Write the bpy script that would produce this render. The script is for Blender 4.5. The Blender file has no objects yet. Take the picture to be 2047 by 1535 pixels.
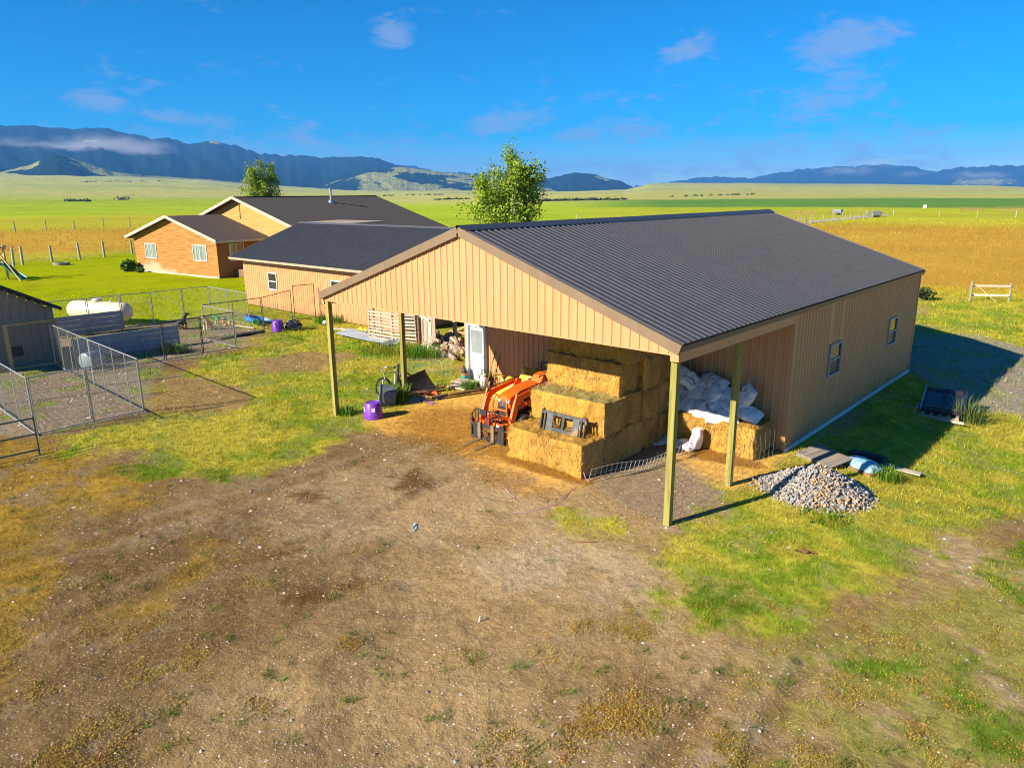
import bpy, bmesh, math, random
import numpy as np
from mathutils import Vector, Matrix

SC = bpy.context.scene
COL = SC.collection
R_ = math.radians
random.seed(7)
RNG = np.random.default_rng(7)

# ---------------------------------------------------------------- camera
CAM_POS = (6.9985, -12.6322, 6.8429)
CAM_YAW, CAM_PITCH, CAM_ROLL = -0.7359, 0.2572, -0.0076
cam = bpy.data.cameras.new('camera')
cam_o = bpy.data.objects.new('camera', cam)
COL.objects.link(cam_o)
_f = Vector((math.sin(CAM_YAW) * math.cos(CAM_PITCH), math.cos(CAM_YAW) * math.cos(CAM_PITCH), -math.sin(CAM_PITCH)))
_r = Vector((math.cos(CAM_YAW), -math.sin(CAM_YAW), 0))
_u = _r.cross(_f)
_r2 = _r * math.cos(CAM_ROLL) + _u * math.sin(CAM_ROLL)
_u2 = _u * math.cos(CAM_ROLL) - _r * math.sin(CAM_ROLL)
cam_o.matrix_world = Matrix(((_r2.x, _u2.x, -_f.x, CAM_POS[0]), (_r2.y, _u2.y, -_f.y, CAM_POS[1]),
                             (_r2.z, _u2.z, -_f.z, CAM_POS[2]), (0, 0, 0, 1)))
cam.sensor_width = 36
cam.sensor_fit = 'HORIZONTAL'
cam.lens = 1450.15 / 2047 * 36
cam.clip_start = 0.1
cam.clip_end = 60000
SC.camera = cam_o

# ---------------------------------------------------------------- sun and sky
SUN_TO = Vector((-0.62, -1.85, 1.0)).normalized()          # direction towards the sun
SUN_EL = math.asin(SUN_TO.z)
SUN_AZ = math.atan2(SUN_TO.x, SUN_TO.y)
sun = bpy.data.lights.new('sun', 'SUN')
sun.energy = 5.0
sun.angle = R_(0.53)
sun.color = (1.0, 0.86, 0.66)
sun_o = bpy.data.objects.new('sun', sun)
COL.objects.link(sun_o)
sun_o.rotation_euler = (-SUN_TO).to_track_quat('-Z', 'Y').to_euler()
sun_o.location = (-30, -60, 60)

world = bpy.data.worlds.new('World')
SC.world = world
world.use_nodes = True
world.cycles.sampling_method = 'NONE'      # smooth sky: found by bounces
SC.view_settings.view_transform = 'Standard'
SC.view_settings.look = 'None'
SC.view_settings.exposure = 1.25
SC.view_settings.gamma = 1.0
SC.view_settings.use_curve_mapping = False
SKY_STRENGTH = 0.066

def build_world():
    nt = world.node_tree
    nt.nodes.clear()
    N = nt.nodes.new
    L = nt.links.new
    out = N('ShaderNodeOutputWorld')
    bg = N('ShaderNodeBackground')
    bg.inputs['Strength'].default_value = SKY_STRENGTH
    sky = N('ShaderNodeTexSky')
    sky.sky_type = 'NISHITA'
    sky.sun_disc = False
    sky.sun_elevation = SUN_EL
    sky.sun_rotation = SUN_AZ
    sky.altitude = 1500
    sky.air_density = 1.0
    sky.dust_density = 0.15
    sky.ozone_density = 6.0
    hs = N('ShaderNodeHueSaturation')
    hs.inputs['Saturation'].default_value = 1.7
    hs.inputs['Value'].default_value = 1.0
    L(sky.outputs[0], hs.inputs['Color'])
    # thin torn clouds, laid out over the whole sky by direction
    tc = N('ShaderNodeTexCoord')
    mp = N('ShaderNodeMapping')
    mp.inputs['Scale'].default_value = (1, 1, 2.6)
    L(tc.outputs['Generated'], mp.inputs['Vector'])
    n1 = N('ShaderNodeTexNoise')
    n1.inputs['Scale'].default_value = 19
    n1.inputs['Detail'].default_value = 5
    n1.inputs['Roughness'].default_value = 0.62
    n1.inputs['Distortion'].default_value = 0.5
    L(mp.outputs[0], n1.inputs['Vector'])
    wisp = None
    for (dx, dy, dz, a, b) in [SKY_WISPS[i] for i in (0, 1, 3, 4, 5, 7, 8, 9, 10, 11)]:
        sub = N('ShaderNodeVectorMath'); sub.operation = 'SUBTRACT'
        L(tc.outputs['Generated'], sub.inputs[0]); sub.inputs[1].default_value = (dx, dy, dz)
        mul = N('ShaderNodeVectorMath'); mul.operation = 'MULTIPLY'
        L(sub.outputs[0], mul.inputs[0]); mul.inputs[1].default_value = (1 / a, 1 / a, 1 / b)
        ln = N('ShaderNodeVectorMath'); ln.operation = 'LENGTH'
        L(mul.outputs[0], ln.inputs[0])
        mr = N('ShaderNodeMapRange'); mr.interpolation_type = 'SMOOTHSTEP'
        mr.inputs['From Min'].default_value = 1.5; mr.inputs['From Max'].default_value = 0.0
        L(ln.outputs['Value'], mr.inputs['Value'])
        if wisp is None:
            wisp = mr.outputs[0]
        else:
            mx = N('ShaderNodeMath'); mx.operation = 'MAXIMUM'
            L(wisp, mx.inputs[0]); L(mr.outputs[0], mx.inputs[1])
            wisp = mx.outputs[0]
    n2 = N('ShaderNodeTexNoise')                     # where else in the sky wisps gather
    n2.inputs['Scale'].default_value = 3.1
    n2.inputs['Detail'].default_value = 2
    L(mp.outputs[0], n2.inputs['Vector'])
    m2 = N('ShaderNodeMapRange')
    m2.inputs['From Min'].default_value = 0.56; m2.inputs['From Max'].default_value = 0.80
    m2.inputs['To Max'].default_value = 0.45
    L(n2.outputs['Fac'], m2.inputs['Value'])
    sz = N('ShaderNodeSeparateXYZ'); L(tc.outputs['Generated'], sz.inputs[0])
    bd = N('ShaderNodeMapRange'); bd.interpolation_type = 'SMOOTHSTEP'    # more of them low over the hills
    bd.inputs['From Min'].default_value = 0.17; bd.inputs['From Max'].default_value = 0.03; bd.inputs['To Max'].default_value = 0.72
    L(sz.outputs['Z'], bd.inputs['Value'])
    m3 = N('ShaderNodeMath'); m3.operation = 'MULTIPLY_ADD'; L(n2.outputs['Fac'], m3.inputs[0]); L(bd.outputs[0], m3.inputs[1]); L(m2.outputs[0], m3.inputs[2])
    mx = N('ShaderNodeMath'); mx.operation = 'MAXIMUM'
    L(wisp, mx.inputs[0]); L(m3.outputs[0], mx.inputs[1])
    add = N('ShaderNodeMath'); add.operation = 'MULTIPLY_ADD'
    L(mx.outputs[0], add.inputs[0]); add.inputs[1].default_value = 0.36
    L(n1.outputs['Fac'], add.inputs[2])
    al = N('ShaderNodeMapRange'); al.interpolation_type = 'SMOOTHSTEP'
    al.inputs['From Min'].default_value = 0.60; al.inputs['From Max'].default_value = 0.92
    al.inputs['To Max'].default_value = 0.55
    L(add.outputs[0], al.inputs['Value'])
    mixc = N('ShaderNodeMixRGB')
    L(al.outputs[0], mixc.inputs['Fac'])
    L(hs.outputs[0], mixc.inputs['Color1'])
    mixc.inputs['Color2'].default_value = (2.5, 3.0, 4.5, 1)
    L(mixc.outputs[0], bg.inputs['Color'])
    L(bg.outputs[0], out.inputs['Surface'])

SC.render.engine = 'CYCLES'
SC.cycles.use_denoising = True
SC.cycles.max_bounces = 5
SC.cycles.diffuse_bounces = 3
SC.cycles.glossy_bounces = 3
SC.cycles.transparent_max_bounces = 16
SC.cycles.volume_bounces = 0
SC.cycles.caustics_reflective = False
SC.cycles.caustics_refractive = False
SC.render.film_transparent = False
SC.cycles.filter_width = 1.05
SC.cycles.denoising_prefilter = 'ACCURATE'

# ---------------------------------------------------------------- places measured on the ground (metres; origin = near corner post of the barn)
ZONES = {
 'kennel_floor': [(-17.07, -6.96), (-17.11, -3.86), (-23.75, -0.39), (-24.47, 3.11), (-27.72, 6.48), (-40.91, 9.94), (-35.72, 3.88), (-40.01, 0.33), (-27.24, -4.75), (-27.11, -6.79), (-18.84, -8.48)],
 'grassL': [(-15.91, -6.71), (-16.38, -4.16), (-22.06, -0.91), (-23.95, 2.84), (-26.59, 5.98), (-29.49, 9.03), (-27.46, 9.66), (-22.95, 9.02), (-19.05, 7.24), (-15.26, 7.17), (-12.64, 6.35), (-10.98, 4.61), (-10.35, 1.24), (-10.45, 0.14), (-11.03, -0.36), (-9.51, -2.26), (-9.48, -3.50), (-8.96, -4.83), (-10.20, -5.04), (-10.90, -5.87), (-12.68, -6.03), (-14.03, -6.55)],
 'dirtL1': [(-17.09, -3.84), (-21.98, -0.84), (-19.50, -0.31), (-16.27, -0.35), (-15.13, -1.79), (-15.36, -2.86)],
 'dirtL2': [(-22.03, 2.06), (-21.38, 4.58), (-20.45, 6.06), (-18.47, 5.71), (-17.81, 3.25), (-18.75, 1.58)],
 'weedL': [(-18.72, -8.26), (-15.91, -6.71), (-12.78, -6.12), (-10.82, -6.02), (-10.19, -7.09), (-11.08, -7.86), (-10.08, -9.05), (-8.20, -9.13), (-6.91, -9.91), (-4.79, -10.61), (-4.06, -11.39)],
 'weedL2': [(-5.74, -9.09), (-5.29, -8.26), (-6.32, -6.94), (-4.49, -8.60), (-4.76, -9.21)],
 'grassR': [(0.06, 0.07), (0.02, -0.96), (-1.12, -0.24), (-2.06, -0.54), (-2.16, -1.31), (-1.12, -1.27), (0.04, -1.36), (0.94, -1.74), (1.67, -2.03), (1.56, -2.45), (2.30, -2.61), (3.30, -2.19), (3.63, -1.34), (4.24, 0.34), (4.78, 2.26), (4.90, 4.37), (5.41, 6.17), (5.91, 7.73), (7.09, 22.34), (6.32, 48.36), (-4.55, 39.52), (0.10, 18.24), (0.08, 6.04), (0.12, 2.88)],
 'sparseR': [(3.30, -2.19), (3.63, -1.34), (4.24, 0.34), (4.78, 2.26), (5.41, 6.17), (6.66, 7.62), (7.40, -2.99), (4.30, -5.75), (4.07, -4.05), (2.86, -3.20)],
 'green1': [(1.49, -2.41), (1.62, -1.85), (2.26, -1.40), (2.57, -1.88), (2.40, -2.62), (1.98, -2.70)],
 'green2': [(3.82, -2.52), (4.40, -2.25), (5.10, -1.52), (5.69, -1.19), (5.60, -1.70), (4.82, -2.27), (4.37, -2.59)],
 'green3': [(5.01, 1.95), (5.79, 4.24), (6.13, 1.58), (5.62, 1.12)],
 'green4': [(5.66, -1.97), (6.56, -1.71), (6.72, -2.94), (6.21, -3.01)],
 'green5': [(-10.56, -5.13), (-10.38, -4.28), (-9.11, -4.75), (-9.32, -5.35)],
 'green6': [(-12.88, -6.45), (-11.97, -5.41), (-10.68, -5.46), (-10.94, -6.34)],
 'dirtR': [(4.99, 5.44), (5.65, 6.73), (5.97, 4.11), (5.56, 2.94), (5.04, 3.58)],
 'gravel1': [(-2.26, -3.38), (-1.79, -2.10), (-0.80, -2.37), (-0.14, -3.51), (-0.83, -4.34)],
 'gravel2': [(-0.82, -1.84), (-0.21, -1.16), (0.99, -1.82), (0.93, -2.57), (-0.13, -2.31)],
 'gravel3': [(-8.38, -3.01), (-6.95, 0.21), (-2.85, 0.50), (-1.59, -0.98), (-3.36, -3.17), (-4.14, -5.83), (-6.06, -5.53)],
 'stain1': [(-6.66, -1.96), (-6.62, -1.25), (-6.02, -1.41), (-5.59, -1.89), (-5.82, -2.41)],
 'stain2': [(-7.45, -4.11), (-7.36, -3.76), (-6.82, -3.84), (-6.89, -4.20)],
 'stain3': [(-10.25, -4.07), (-9.68, -3.67), (-8.51, -4.01), (-8.73, -4.29)],
 'stain4': [(-3.53, -7.04), (-3.72, -6.32), (-2.98, -5.19), (-2.73, -5.33), (-2.81, -6.30), (-2.99, -7.08)],
 'stain5': [(-5.37, -6.91), (-5.30, -5.99), (-5.24, -5.48), (-5.03, -5.70), (-5.19, -6.49)],
 'straw1': [(-10.65, 0.30), (-11.15, 2.55), (-11.06, 5.44), (-10.36, 6.99), (-6.50, 3.54), (-5.67, 1.06), (-4.84, 0.54), (-2.81, 0.74), (-3.56, 0.21), (-5.65, 0.07), (-7.67, 0.69), (-9.19, 0.10)],
 'straw2': [(-2.28, 3.99), (-0.25, 4.52), (-0.04, 5.94), (0.53, 3.65), (-0.04, 2.94), (-1.80, 3.41)],
 'straw3': [(-3.77, -0.10), (-2.76, 0.99), (-2.49, 0.21), (-3.46, -0.83)],
 'barndirt': [(-2.77, 0.90), (-2.81, 4.62), (-0.56, 4.02), (0.32, 3.26), (0.03, 0.11), (-1.15, 0.08)],
 'drive': [(-0.39, 18.6), (-1.73, 26.73), (0.57, 28.65), (7.02, 24.88), (7.33, 14.24), (4.04, 16.21), (2.83, 15.17)],
}
LEFT_RANGE = [(-82.01, 0.0648), (-78.76, 0.0707), (-75.74, 0.0750), (-74.16, 0.0766), (-72.28, 0.0736), (-69.99, 0.0754), (-68.84, 0.0716), (-67.38, 0.0662), (-66.14, 0.0661), (-64.93, 0.0591), (-63.28, 0.0647), (-62.00, 0.0587), (-60.37, 0.0501), (-57.62, 0.0474), (-54.79, 0.0458), (-53.52, 0.0477), (-51.89, 0.0440), (-50.44, 0.0347), (-47.85, 0.0250), (-44.47, 0.0075)]
LEFT_FOOT = [(-82.44, 0.0224), (-76.18, 0.0259), (-74.52, 0.0342), (-73.06, 0.0464), (-71.71, 0.0392), (-69.77, 0.0267), (-67.68, 0.0229), (-64.53, 0.0195), (-61.91, 0.0153), (-57.79, 0.0095), (-54.22, 0.0054), (-50.53, 0.0012)]
MID_HILLS = [(-59.22, 0.0047), (-56.36, 0.0106), (-54.52, 0.0205), (-53.03, 0.0304), (-50.45, 0.0340), (-48.59, 0.0302), (-46.72, 0.0262), (-44.84, 0.0222), (-42.94, 0.0156), (-40.66, 0.0089), (-38.38, 0.0035), (-35.34, -0.0008)]
MID_DARK = [(-45.23, 0.0095), (-42.18, 0.0155), (-39.90, 0.0165), (-38.76, 0.0201), (-37.26, 0.0256), (-35.75, 0.0228), (-34.99, 0.0183), (-33.87, 0.0143), (-32.73, 0.0052), (-31.61, -0.0013)]
FAR_BLUE = [(-51.18, 0.0366), (-49.33, 0.0340), (-47.47, 0.0282), (-45.21, 0.0254), (-43.32, 0.0265), (-41.42, 0.0218), (-39.52, 0.0196), (-37.24, 0.0110), (-34.59, -0.0002)]
RIGHT_RANGE = [(-32.74, 0.0078), (-30.54, 0.0112), (-28.74, 0.0159), (-26.61, 0.0191), (-24.50, 0.0156), (-22.48, 0.0224), (-19.87, 0.0281), (-17.96, 0.0286), (-16.10, 0.0290), (-14.88, 0.0280), (-13.98, 0.0254), (-12.78, 0.0205), (-11.11, 0.0248), (-9.48, 0.0252), (-7.98, 0.0256), (-5.37, 0.0223), (-1.84, 0.0154)]
PLAIN_TOP = [(-85.38, 0.0228), (-76.18, 0.0259), (-69.20, 0.0222), (-64.54, 0.0183), (-61.92, 0.0134), (-57.80, 0.0083), (-52.02, 0.0026), (-46.76, 0.0032), (-42.95, 0.0015), (-37.23, 0.0007), (-33.47, 0.0028), (-31.63, 0.0095), (-28.00, 0.0101), (-21.08, 0.0077), (-14.73, 0.0053), (-7.78, 0.0013), (-1.68, -0.0017)]
SKY_WISPS = [(-0.933, 0.344, 0.106, 0.0483, 0.0193), (-0.912, 0.400, 0.089, 0.0345, 0.0124), (-0.884, 0.442, 0.155, 0.0124, 0.0069), (-0.758, 0.624, 0.189, 0.0310, 0.0276), (-0.673, 0.734, 0.089, 0.0621, 0.0262), (-0.604, 0.794, 0.069, 0.0483, 0.0172), (-0.726, 0.685, 0.064, 0.0276, 0.0138), (-0.536, 0.841, 0.076, 0.0552, 0.0193), (-0.481, 0.860, 0.168, 0.0414, 0.0221), (-0.322, 0.932, 0.165, 0.0759, 0.0310), (-0.345, 0.932, 0.110, 0.0827, 0.0241), (-0.459, 0.888, 0.027, 0.1034, 0.0110), (-0.319, 0.947, 0.033, 0.0483, 0.0097), (-0.257, 0.966, 0.033, 0.0414, 0.0097), (-0.875, 0.475, 0.093, 0.0345, 0.0097), (-0.631, 0.775, 0.035, 0.0414, 0.0097), (-0.769, 0.637, 0.058, 0.0207, 0.0083), (-0.201, 0.962, 0.185, 0.0759, 0.0310), (-0.961, 0.270, 0.058, 0.0276, 0.0097), (-0.853, 0.516, 0.084, 0.0483, 0.0124), (-0.418, 0.902, 0.106, 0.0552, 0.0138), (-0.525, 0.851, 0.025, 0.0827, 0.0069), (-0.811, 0.571, 0.126, 0.0345, 0.0138), (-0.727, 0.679, 0.104, 0.0414, 0.0152), (-0.187, 0.975, 0.120, 0.0207, 0.0097)]
build_world()

# ---------------------------------------------------------------- mesh helpers
def rotz(a):
    return Matrix.Rotation(a, 3, 'Z')

def euler3(x=0, y=0, z=0):
    return (Matrix.Rotation(z, 3, 'Z') @ Matrix.Rotation(y, 3, 'Y') @ Matrix.Rotation(x, 3, 'X'))

class MB:
    """collects polygons, links them as one mesh object"""
    def __init__(self):
        self.v = []
        self.f = []

    def add(self, vs, fs):
        o = len(self.v)
        self.v.extend([tuple(q) for q in vs])
        self.f.extend([tuple(i + o for i in q) for q in fs])
        return self

    def box(self, c, s, rot=None):
        c = Vector(c)
        vs = []
        for x in (-.5, .5):
            for y in (-.5, .5):
                for z in (-.5, .5):
                    q = Vector((x * s[0], y * s[1], z * s[2]))
                    vs.append((rot @ q if rot is not None else q) + c)
        return self.add(vs, [(0, 1, 3, 2), (4, 6, 7, 5), (0, 4, 5, 1), (2, 3, 7, 6), (0, 2, 6, 4), (1, 5, 7, 3)])

    def beam(self, p0, p1, w, h, up=(0, 0, 1)):
        p0, p1 = Vector(p0), Vector(p1)
        d = (p1 - p0)
        n = d.normalized()
        u = Vector(up)
        if abs(n.dot(u)) > 0.98:
            u = Vector((0, 1, 0))
        s = n.cross(u).normalized()
        u = s.cross(n).normalized()
        vs = []
        for q in (p0, p1):
            for a, b in ((-1, -1), (1, -1), (1, 1), (-1, 1)):
                vs.append(q + s * (a * w / 2) + u * (b * h / 2))
        return self.add(vs, [(0, 1, 5, 4), (1, 2, 6, 5), (2, 3, 7, 6), (3, 0, 4, 7), (3, 2, 1, 0), (4, 5, 6, 7)])

    def tube(self, pts, r, n=8, caps=True):
        pts = [Vector(q) for q in pts]
        rs = r if isinstance(r, (list, tuple)) else [r] * len(pts)
        o = len(self.v)
        prev = None
        for i, q in enumerate(pts):
            if i == 0: t = pts[1] - pts[0]
            elif i == len(pts) - 1: t = pts[-1] - pts[-2]
            else: t = (pts[i + 1] - pts[i]).normalized() + (pts[i] - pts[i - 1]).normalized()
            t.normalize()
            if prev is None:
                a = Vector((0, 0, 1)) if abs(t.z) < 0.9 else Vector((1, 0, 0))
                s = t.cross(a).normalized()
            else:
                s = (prev - t * prev.dot(t)).normalized()
            prev = s
            b = t.cross(s)
            for k in range(n):
                an = 2 * math.pi * k / n
                self.v.append(tuple(q + (s * math.cos(an) + b * math.sin(an)) * rs[i]))
        for i in range(len(pts) - 1):
            for k in range(n):
                a, b_ = o + i * n + k, o + i * n + (k + 1) % n
                self.f.append((a, b_, b_ + n, a + n))
        if caps:
            self.f.append(tuple(o + k for k in range(n))[::-1])
            self.f.append(tuple(o + (len(pts) - 1) * n + k for k in range(n)))
        return self

    def lathe(self, prof, n=20, c=(0, 0, 0), rot=None, sx=1, sy=1):
        o = len(self.v)
        c = Vector(c)
        for (r, z) in prof:
            for k in range(n):
                a = 2 * math.pi * k / n
                q = Vector((r * math.cos(a) * sx, r * math.sin(a) * sy, z))
                self.v.append(tuple((rot @ q if rot is not None else q) + c))
        for i in range(len(prof) - 1):
            for k in range(n):
                a, b = o + i * n + k, o + i * n + (k + 1) % n
                self.f.append((a, b, b + n, a + n))
        if prof[0][0] > 1e-6: self.f.append(tuple(o + k for k in range(n))[::-1])
        if prof[-1][0] > 1e-6: self.f.append(tuple(o + (len(prof) - 1) * n + k for k in range(n)))
        return self

    def prism(self, poly, d, c=(0, 0, 0), rot=None):
        """poly: 2-D outline in local XZ, extruded along local Y by d (centred)"""
        c = Vector(c)
        n = len(poly)
        vs = []
        for y in (-d / 2, d / 2):
            for (x, z) in poly:
                q = Vector((x, y, z))
                vs.append((rot @ q if rot is not None else q) + c)
        fs = [tuple(range(n)), tuple(range(2 * n - 1, n - 1, -1))]
        for i in range(n):
            j = (i + 1) % n
            fs.append((i, i + n, j + n, j))
        return self.add(vs, fs)

    def ball(self, c, s, nu=10, nv=7, rot=None):
        c = Vector(c)
        o = len(self.v)
        if not isinstance(s, (tuple, list)): s = (s, s, s)
        for i in range(1, nv):
            th = math.pi * i / nv
            for k in range(nu):
                ph = 2 * math.pi * k / nu
                q = Vector((math.sin(th) * math.cos(ph) * s[0], math.sin(th) * math.sin(ph) * s[1], math.cos(th) * s[2]))
                self.v.append(tuple((rot @ q if rot is not None else q) + c))
        for zz in (1, -1):
            q = Vector((0, 0, zz * s[2]))
            self.v.append(tuple((rot @ q if rot is not None else q) + c))
        top, bot = len(self.v) - 2, len(self.v) - 1
        for i in range(nv - 2):
            for k in range(nu):
                a, b = o + i * nu + k, o + i * nu + (k + 1) % nu
                self.f.append((a, a + nu, b + nu, b))
        for k in range(nu):
            self.f.append((top, o + k, o + (k + 1) % nu))
            e = o + (nv - 2) * nu
            self.f.append((bot, e + (k + 1) % nu, e + k))
        return self

    def mesh(self, name, mat, smooth=None, bevel=0, fix=True):
        me = bpy.data.meshes.new(name)
        me.from_pydata(self.v, [], self.f)
        if fix or bevel:
            bm = bmesh.new()
            bm.from_mesh(me)
            if fix:
                bmesh.ops.recalc_face_normals(bm, faces=bm.faces)
            if bevel:
                bmesh.ops.bevel(bm, geom=[e for e in bm.edges if len(e.link_faces) == 2 and e.calc_face_angle(0) > 0.6],
                                offset=bevel, segments=2, profile=0.6, affect='EDGES', clamp_overlap=True)
            bm.to_mesh(me)
            bm.free()
        if mat is not None:
            me.materials.append(mat)
        if smooth is not None:
            me.polygons.foreach_set('use_smooth', [True] * len(me.polygons))
            me.set_sharp_from_angle(angle=R_(smooth))
        return me

    def build(self, name, mat, parent=None, smooth=None, bevel=0, loc=None, rz=None, fix=True):
        return link(name, self.mesh(name, mat, smooth, bevel, fix), parent, loc, rz)

def link(name, me, parent=None, loc=None, rz=None, rot=None, scale=None):
    o = bpy.data.objects.new(name, me)
    COL.objects.link(o)
    if parent is not None: o.parent = parent
    if loc is not None: o.location = loc
    if rz is not None: o.rotation_euler = (0, 0, rz)
    if rot is not None: o.rotation_euler = rot
    if scale is not None: o.scale = scale
    return o

def tag(o, label, cat, group=None, kind=None):
    if label: o['label'] = label
    if cat: o['category'] = cat
    if group: o['group'] = group
    if kind: o['kind'] = kind
    return o

def thing(name, label, cat, loc=(0, 0, 0), rz=0, group=None):
    o = bpy.data.objects.new(name, None)
    COL.objects.link(o)
    o.empty_display_size = 0.2
    o.location = loc
    o.rotation_euler = (0, 0, rz)
    return tag(o, label, cat, group)

def np_mesh(name, verts, faces, mat, colors=None, attrs=None, smooth=False):
    """verts (n,3) float; faces (m,k) int, all the same size k; colours per vertex"""
    me = bpy.data.meshes.new(name)
    verts = np.asarray(verts, dtype=np.float32)
    faces = np.asarray(faces, dtype=np.int32)
    n, m, k = len(verts), len(faces), faces.shape[1]
    me.vertices.add(n)
    me.vertices.foreach_set('co', verts.ravel())
    me.loops.add(m * k)
    me.loops.foreach_set('vertex_index', faces.ravel())
    me.polygons.add(m)
    me.polygons.foreach_set('loop_start', np.arange(0, m * k, k, dtype=np.int32))
    me.polygons.foreach_set('loop_total', np.full(m, k, dtype=np.int32))
    if smooth:
        me.polygons.foreach_set('use_smooth', np.ones(m, dtype=bool))
    me.update(calc_edges=True)
    if colors is not None:
        a = me.color_attributes.new('col', 'FLOAT_COLOR', 'POINT')
        c = np.ones((n, 4), dtype=np.float32)
        c[:, :3] = colors
        a.data.foreach_set('color', c.ravel())
    for kk, val in (attrs or {}).items():
        a = me.attributes.new(kk, 'FLOAT', 'POINT')
        a.data.foreach_set('value', np.asarray(val, dtype=np.float32))
    if mat is not None: me.materials.append(mat)
    return me

# ---------------------------------------------------------------- numpy noise
def _hash(ix, iy, seed):
    h = (ix.astype(np.int64) * 374761393 + iy.astype(np.int64) * 668265263 + seed * 1442695041) & 0xffffffff
    h = ((h ^ (h >> 13)) * 1274126177) & 0xffffffff
    h = (h ^ (h >> 16)) & 0xffffffff
    return h.astype(np.float64) / 4294967295.0

def vnoise(x, y, seed=0):
    x = np.asarray(x, float); y = np.asarray(y, float)
    ix, iy = np.floor(x), np.floor(y)
    fx, fy = x - ix, y - iy
    fx = fx * fx * (3 - 2 * fx); fy = fy * fy * (3 - 2 * fy)
    a, b = _hash(ix, iy, seed), _hash(ix + 1, iy, seed)
    c, d = _hash(ix, iy + 1, seed), _hash(ix + 1, iy + 1, seed)
    return (a * (1 - fx) + b * fx) * (1 - fy) + (c * (1 - fx) + d * fx) * fy

def fbm(x, y, seed=0, oct=4, rough=0.5):
    s, a, t = 0, 1.0, 0
    x = np.asarray(x, float); y = np.asarray(y, float)
    for i in range(oct):
        s = s + a * vnoise(x, y, seed + 17 * i)
        t += a
        a *= rough
        x = x * 2.03 + 11.3; y = y * 2.03 + 5.7
    return s / t

def sstep(a, b, x):
    t = np.clip((np.asarray(x, float) - a) / (b - a), 0, 1)
    return t * t * (3 - 2 * t)

def poly_sd(px, py, poly):
    """signed distance to a polygon, positive inside"""
    d = np.full(px.shape, 1e18)
    inside = np.zeros(px.shape, bool)
    n = len(poly)
    for i in range(n):
        x0, y0 = poly[i]; x1, y1 = poly[(i + 1) % n]
        ex, ey = x1 - x0, y1 - y0
        t = np.clip(((px - x0) * ex + (py - y0) * ey) / max(ex * ex + ey * ey, 1e-9), 0, 1)
        d = np.minimum(d, (px - x0 - t * ex) ** 2 + (py - y0 - t * ey) ** 2)
        c = ((y0 > py) != (y1 > py)) & (px < (x1 - x0) * (py - y0) / (y1 - y0 + 1e-12) + x0)
        inside ^= c
    d = np.sqrt(d)
    return np.where(inside, d, -d)

# ---------------------------------------------------------------- material helpers
MATS = {}
def new_mat(name):
    m = bpy.data.materials.new(name)
    m.use_nodes = True
    nt = m.node_tree
    b = nt.nodes['Principled BSDF']
    return m, nt, b

def mat(name, c1, c2=None, rough=0.6, metal=0.0, scale=6.0, bump=0.0, bscale=40.0, spec=0.5, stretch=(1, 1, 1), detail=5, contrast=(0.35, 0.65), dirt=None, coat=0.0, coords='Object'):
    """plain procedural material: two tones mixed by noise, optional dirt patches and fine relief"""
    if name in MATS: return MATS[name]
    m, nt, b = new_mat(name)
    N, L = nt.nodes.new, nt.links.new
    tc = N('ShaderNodeTexCoord'); mp = N('ShaderNodeMapping')
    mp.inputs['Scale'].default_value = stretch
    L(tc.outputs[coords], mp.inputs['Vector'])
    n = N('ShaderNodeTexNoise'); n.inputs['Scale'].default_value = scale; n.inputs['Detail'].default_value = detail
    n.inputs['Roughness'].default_value = 0.6
    L(mp.outputs[0], n.inputs['Vector'])
    cr = N('ShaderNodeMapRange'); cr.inputs['From Min'].default_value = contrast[0]; cr.inputs['From Max'].default_value = contrast[1]
    L(n.outputs['Fac'], cr.inputs['Value'])
    mx = N('ShaderNodeMixRGB'); L(cr.outputs[0], mx.inputs['Fac'])
    if c2 is None: c2 = tuple(min(1, q * 1.18) for q in c1); c1 = tuple(q * 0.85 for q in c1)
    mx.inputs['Color1'].default_value = (*c1, 1); mx.inputs['Color2'].default_value = (*c2, 1)
    col = mx.outputs[0]
    if dirt:
        n3 = N('ShaderNodeTexNoise'); n3.inputs['Scale'].default_value = dirt[1]; n3.inputs['Detail'].default_value = 6
        L(tc.outputs[coords], n3.inputs['Vector'])
        c3 = N('ShaderNodeMapRange'); c3.inputs['From Min'].default_value = dirt[2]; c3.inputs['From Max'].default_value = dirt[2] + 0.12
        c3.inputs['To Max'].default_value = dirt[3] if len(dirt) > 3 else 0.8
        L(n3.outputs['Fac'], c3.inputs['Value'])
        m3 = N('ShaderNodeMixRGB'); L(c3.outputs[0], m3.inputs['Fac']); L(col, m3.inputs['Color1'])
        m3.inputs['Color2'].default_value = (*dirt[0], 1)
        col = m3.outputs[0]
    L(col, b.inputs['Base Color'])
    b.inputs['Roughness'].default_value = rough
    b.inputs['Metallic'].default_value = metal
    b.inputs['Specular IOR Level'].default_value = spec
    if coat: b.inputs['Coat Weight'].default_value = coat
    if bump:
        n2 = N('ShaderNodeTexNoise'); n2.inputs['Scale'].default_value = bscale; n2.inputs['Detail'].default_value = 4
        L(mp.outputs[0], n2.inputs['Vector'])
        bp = N('ShaderNodeBump'); bp.inputs['Strength'].default_value = bump; bp.inputs['Distance'].default_value = 0.02
        L(n2.outputs['Fac'], bp.inputs['Height']); L(bp.outputs[0], b.inputs['Normal'])
    MATS[name] = m
    return m

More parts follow.
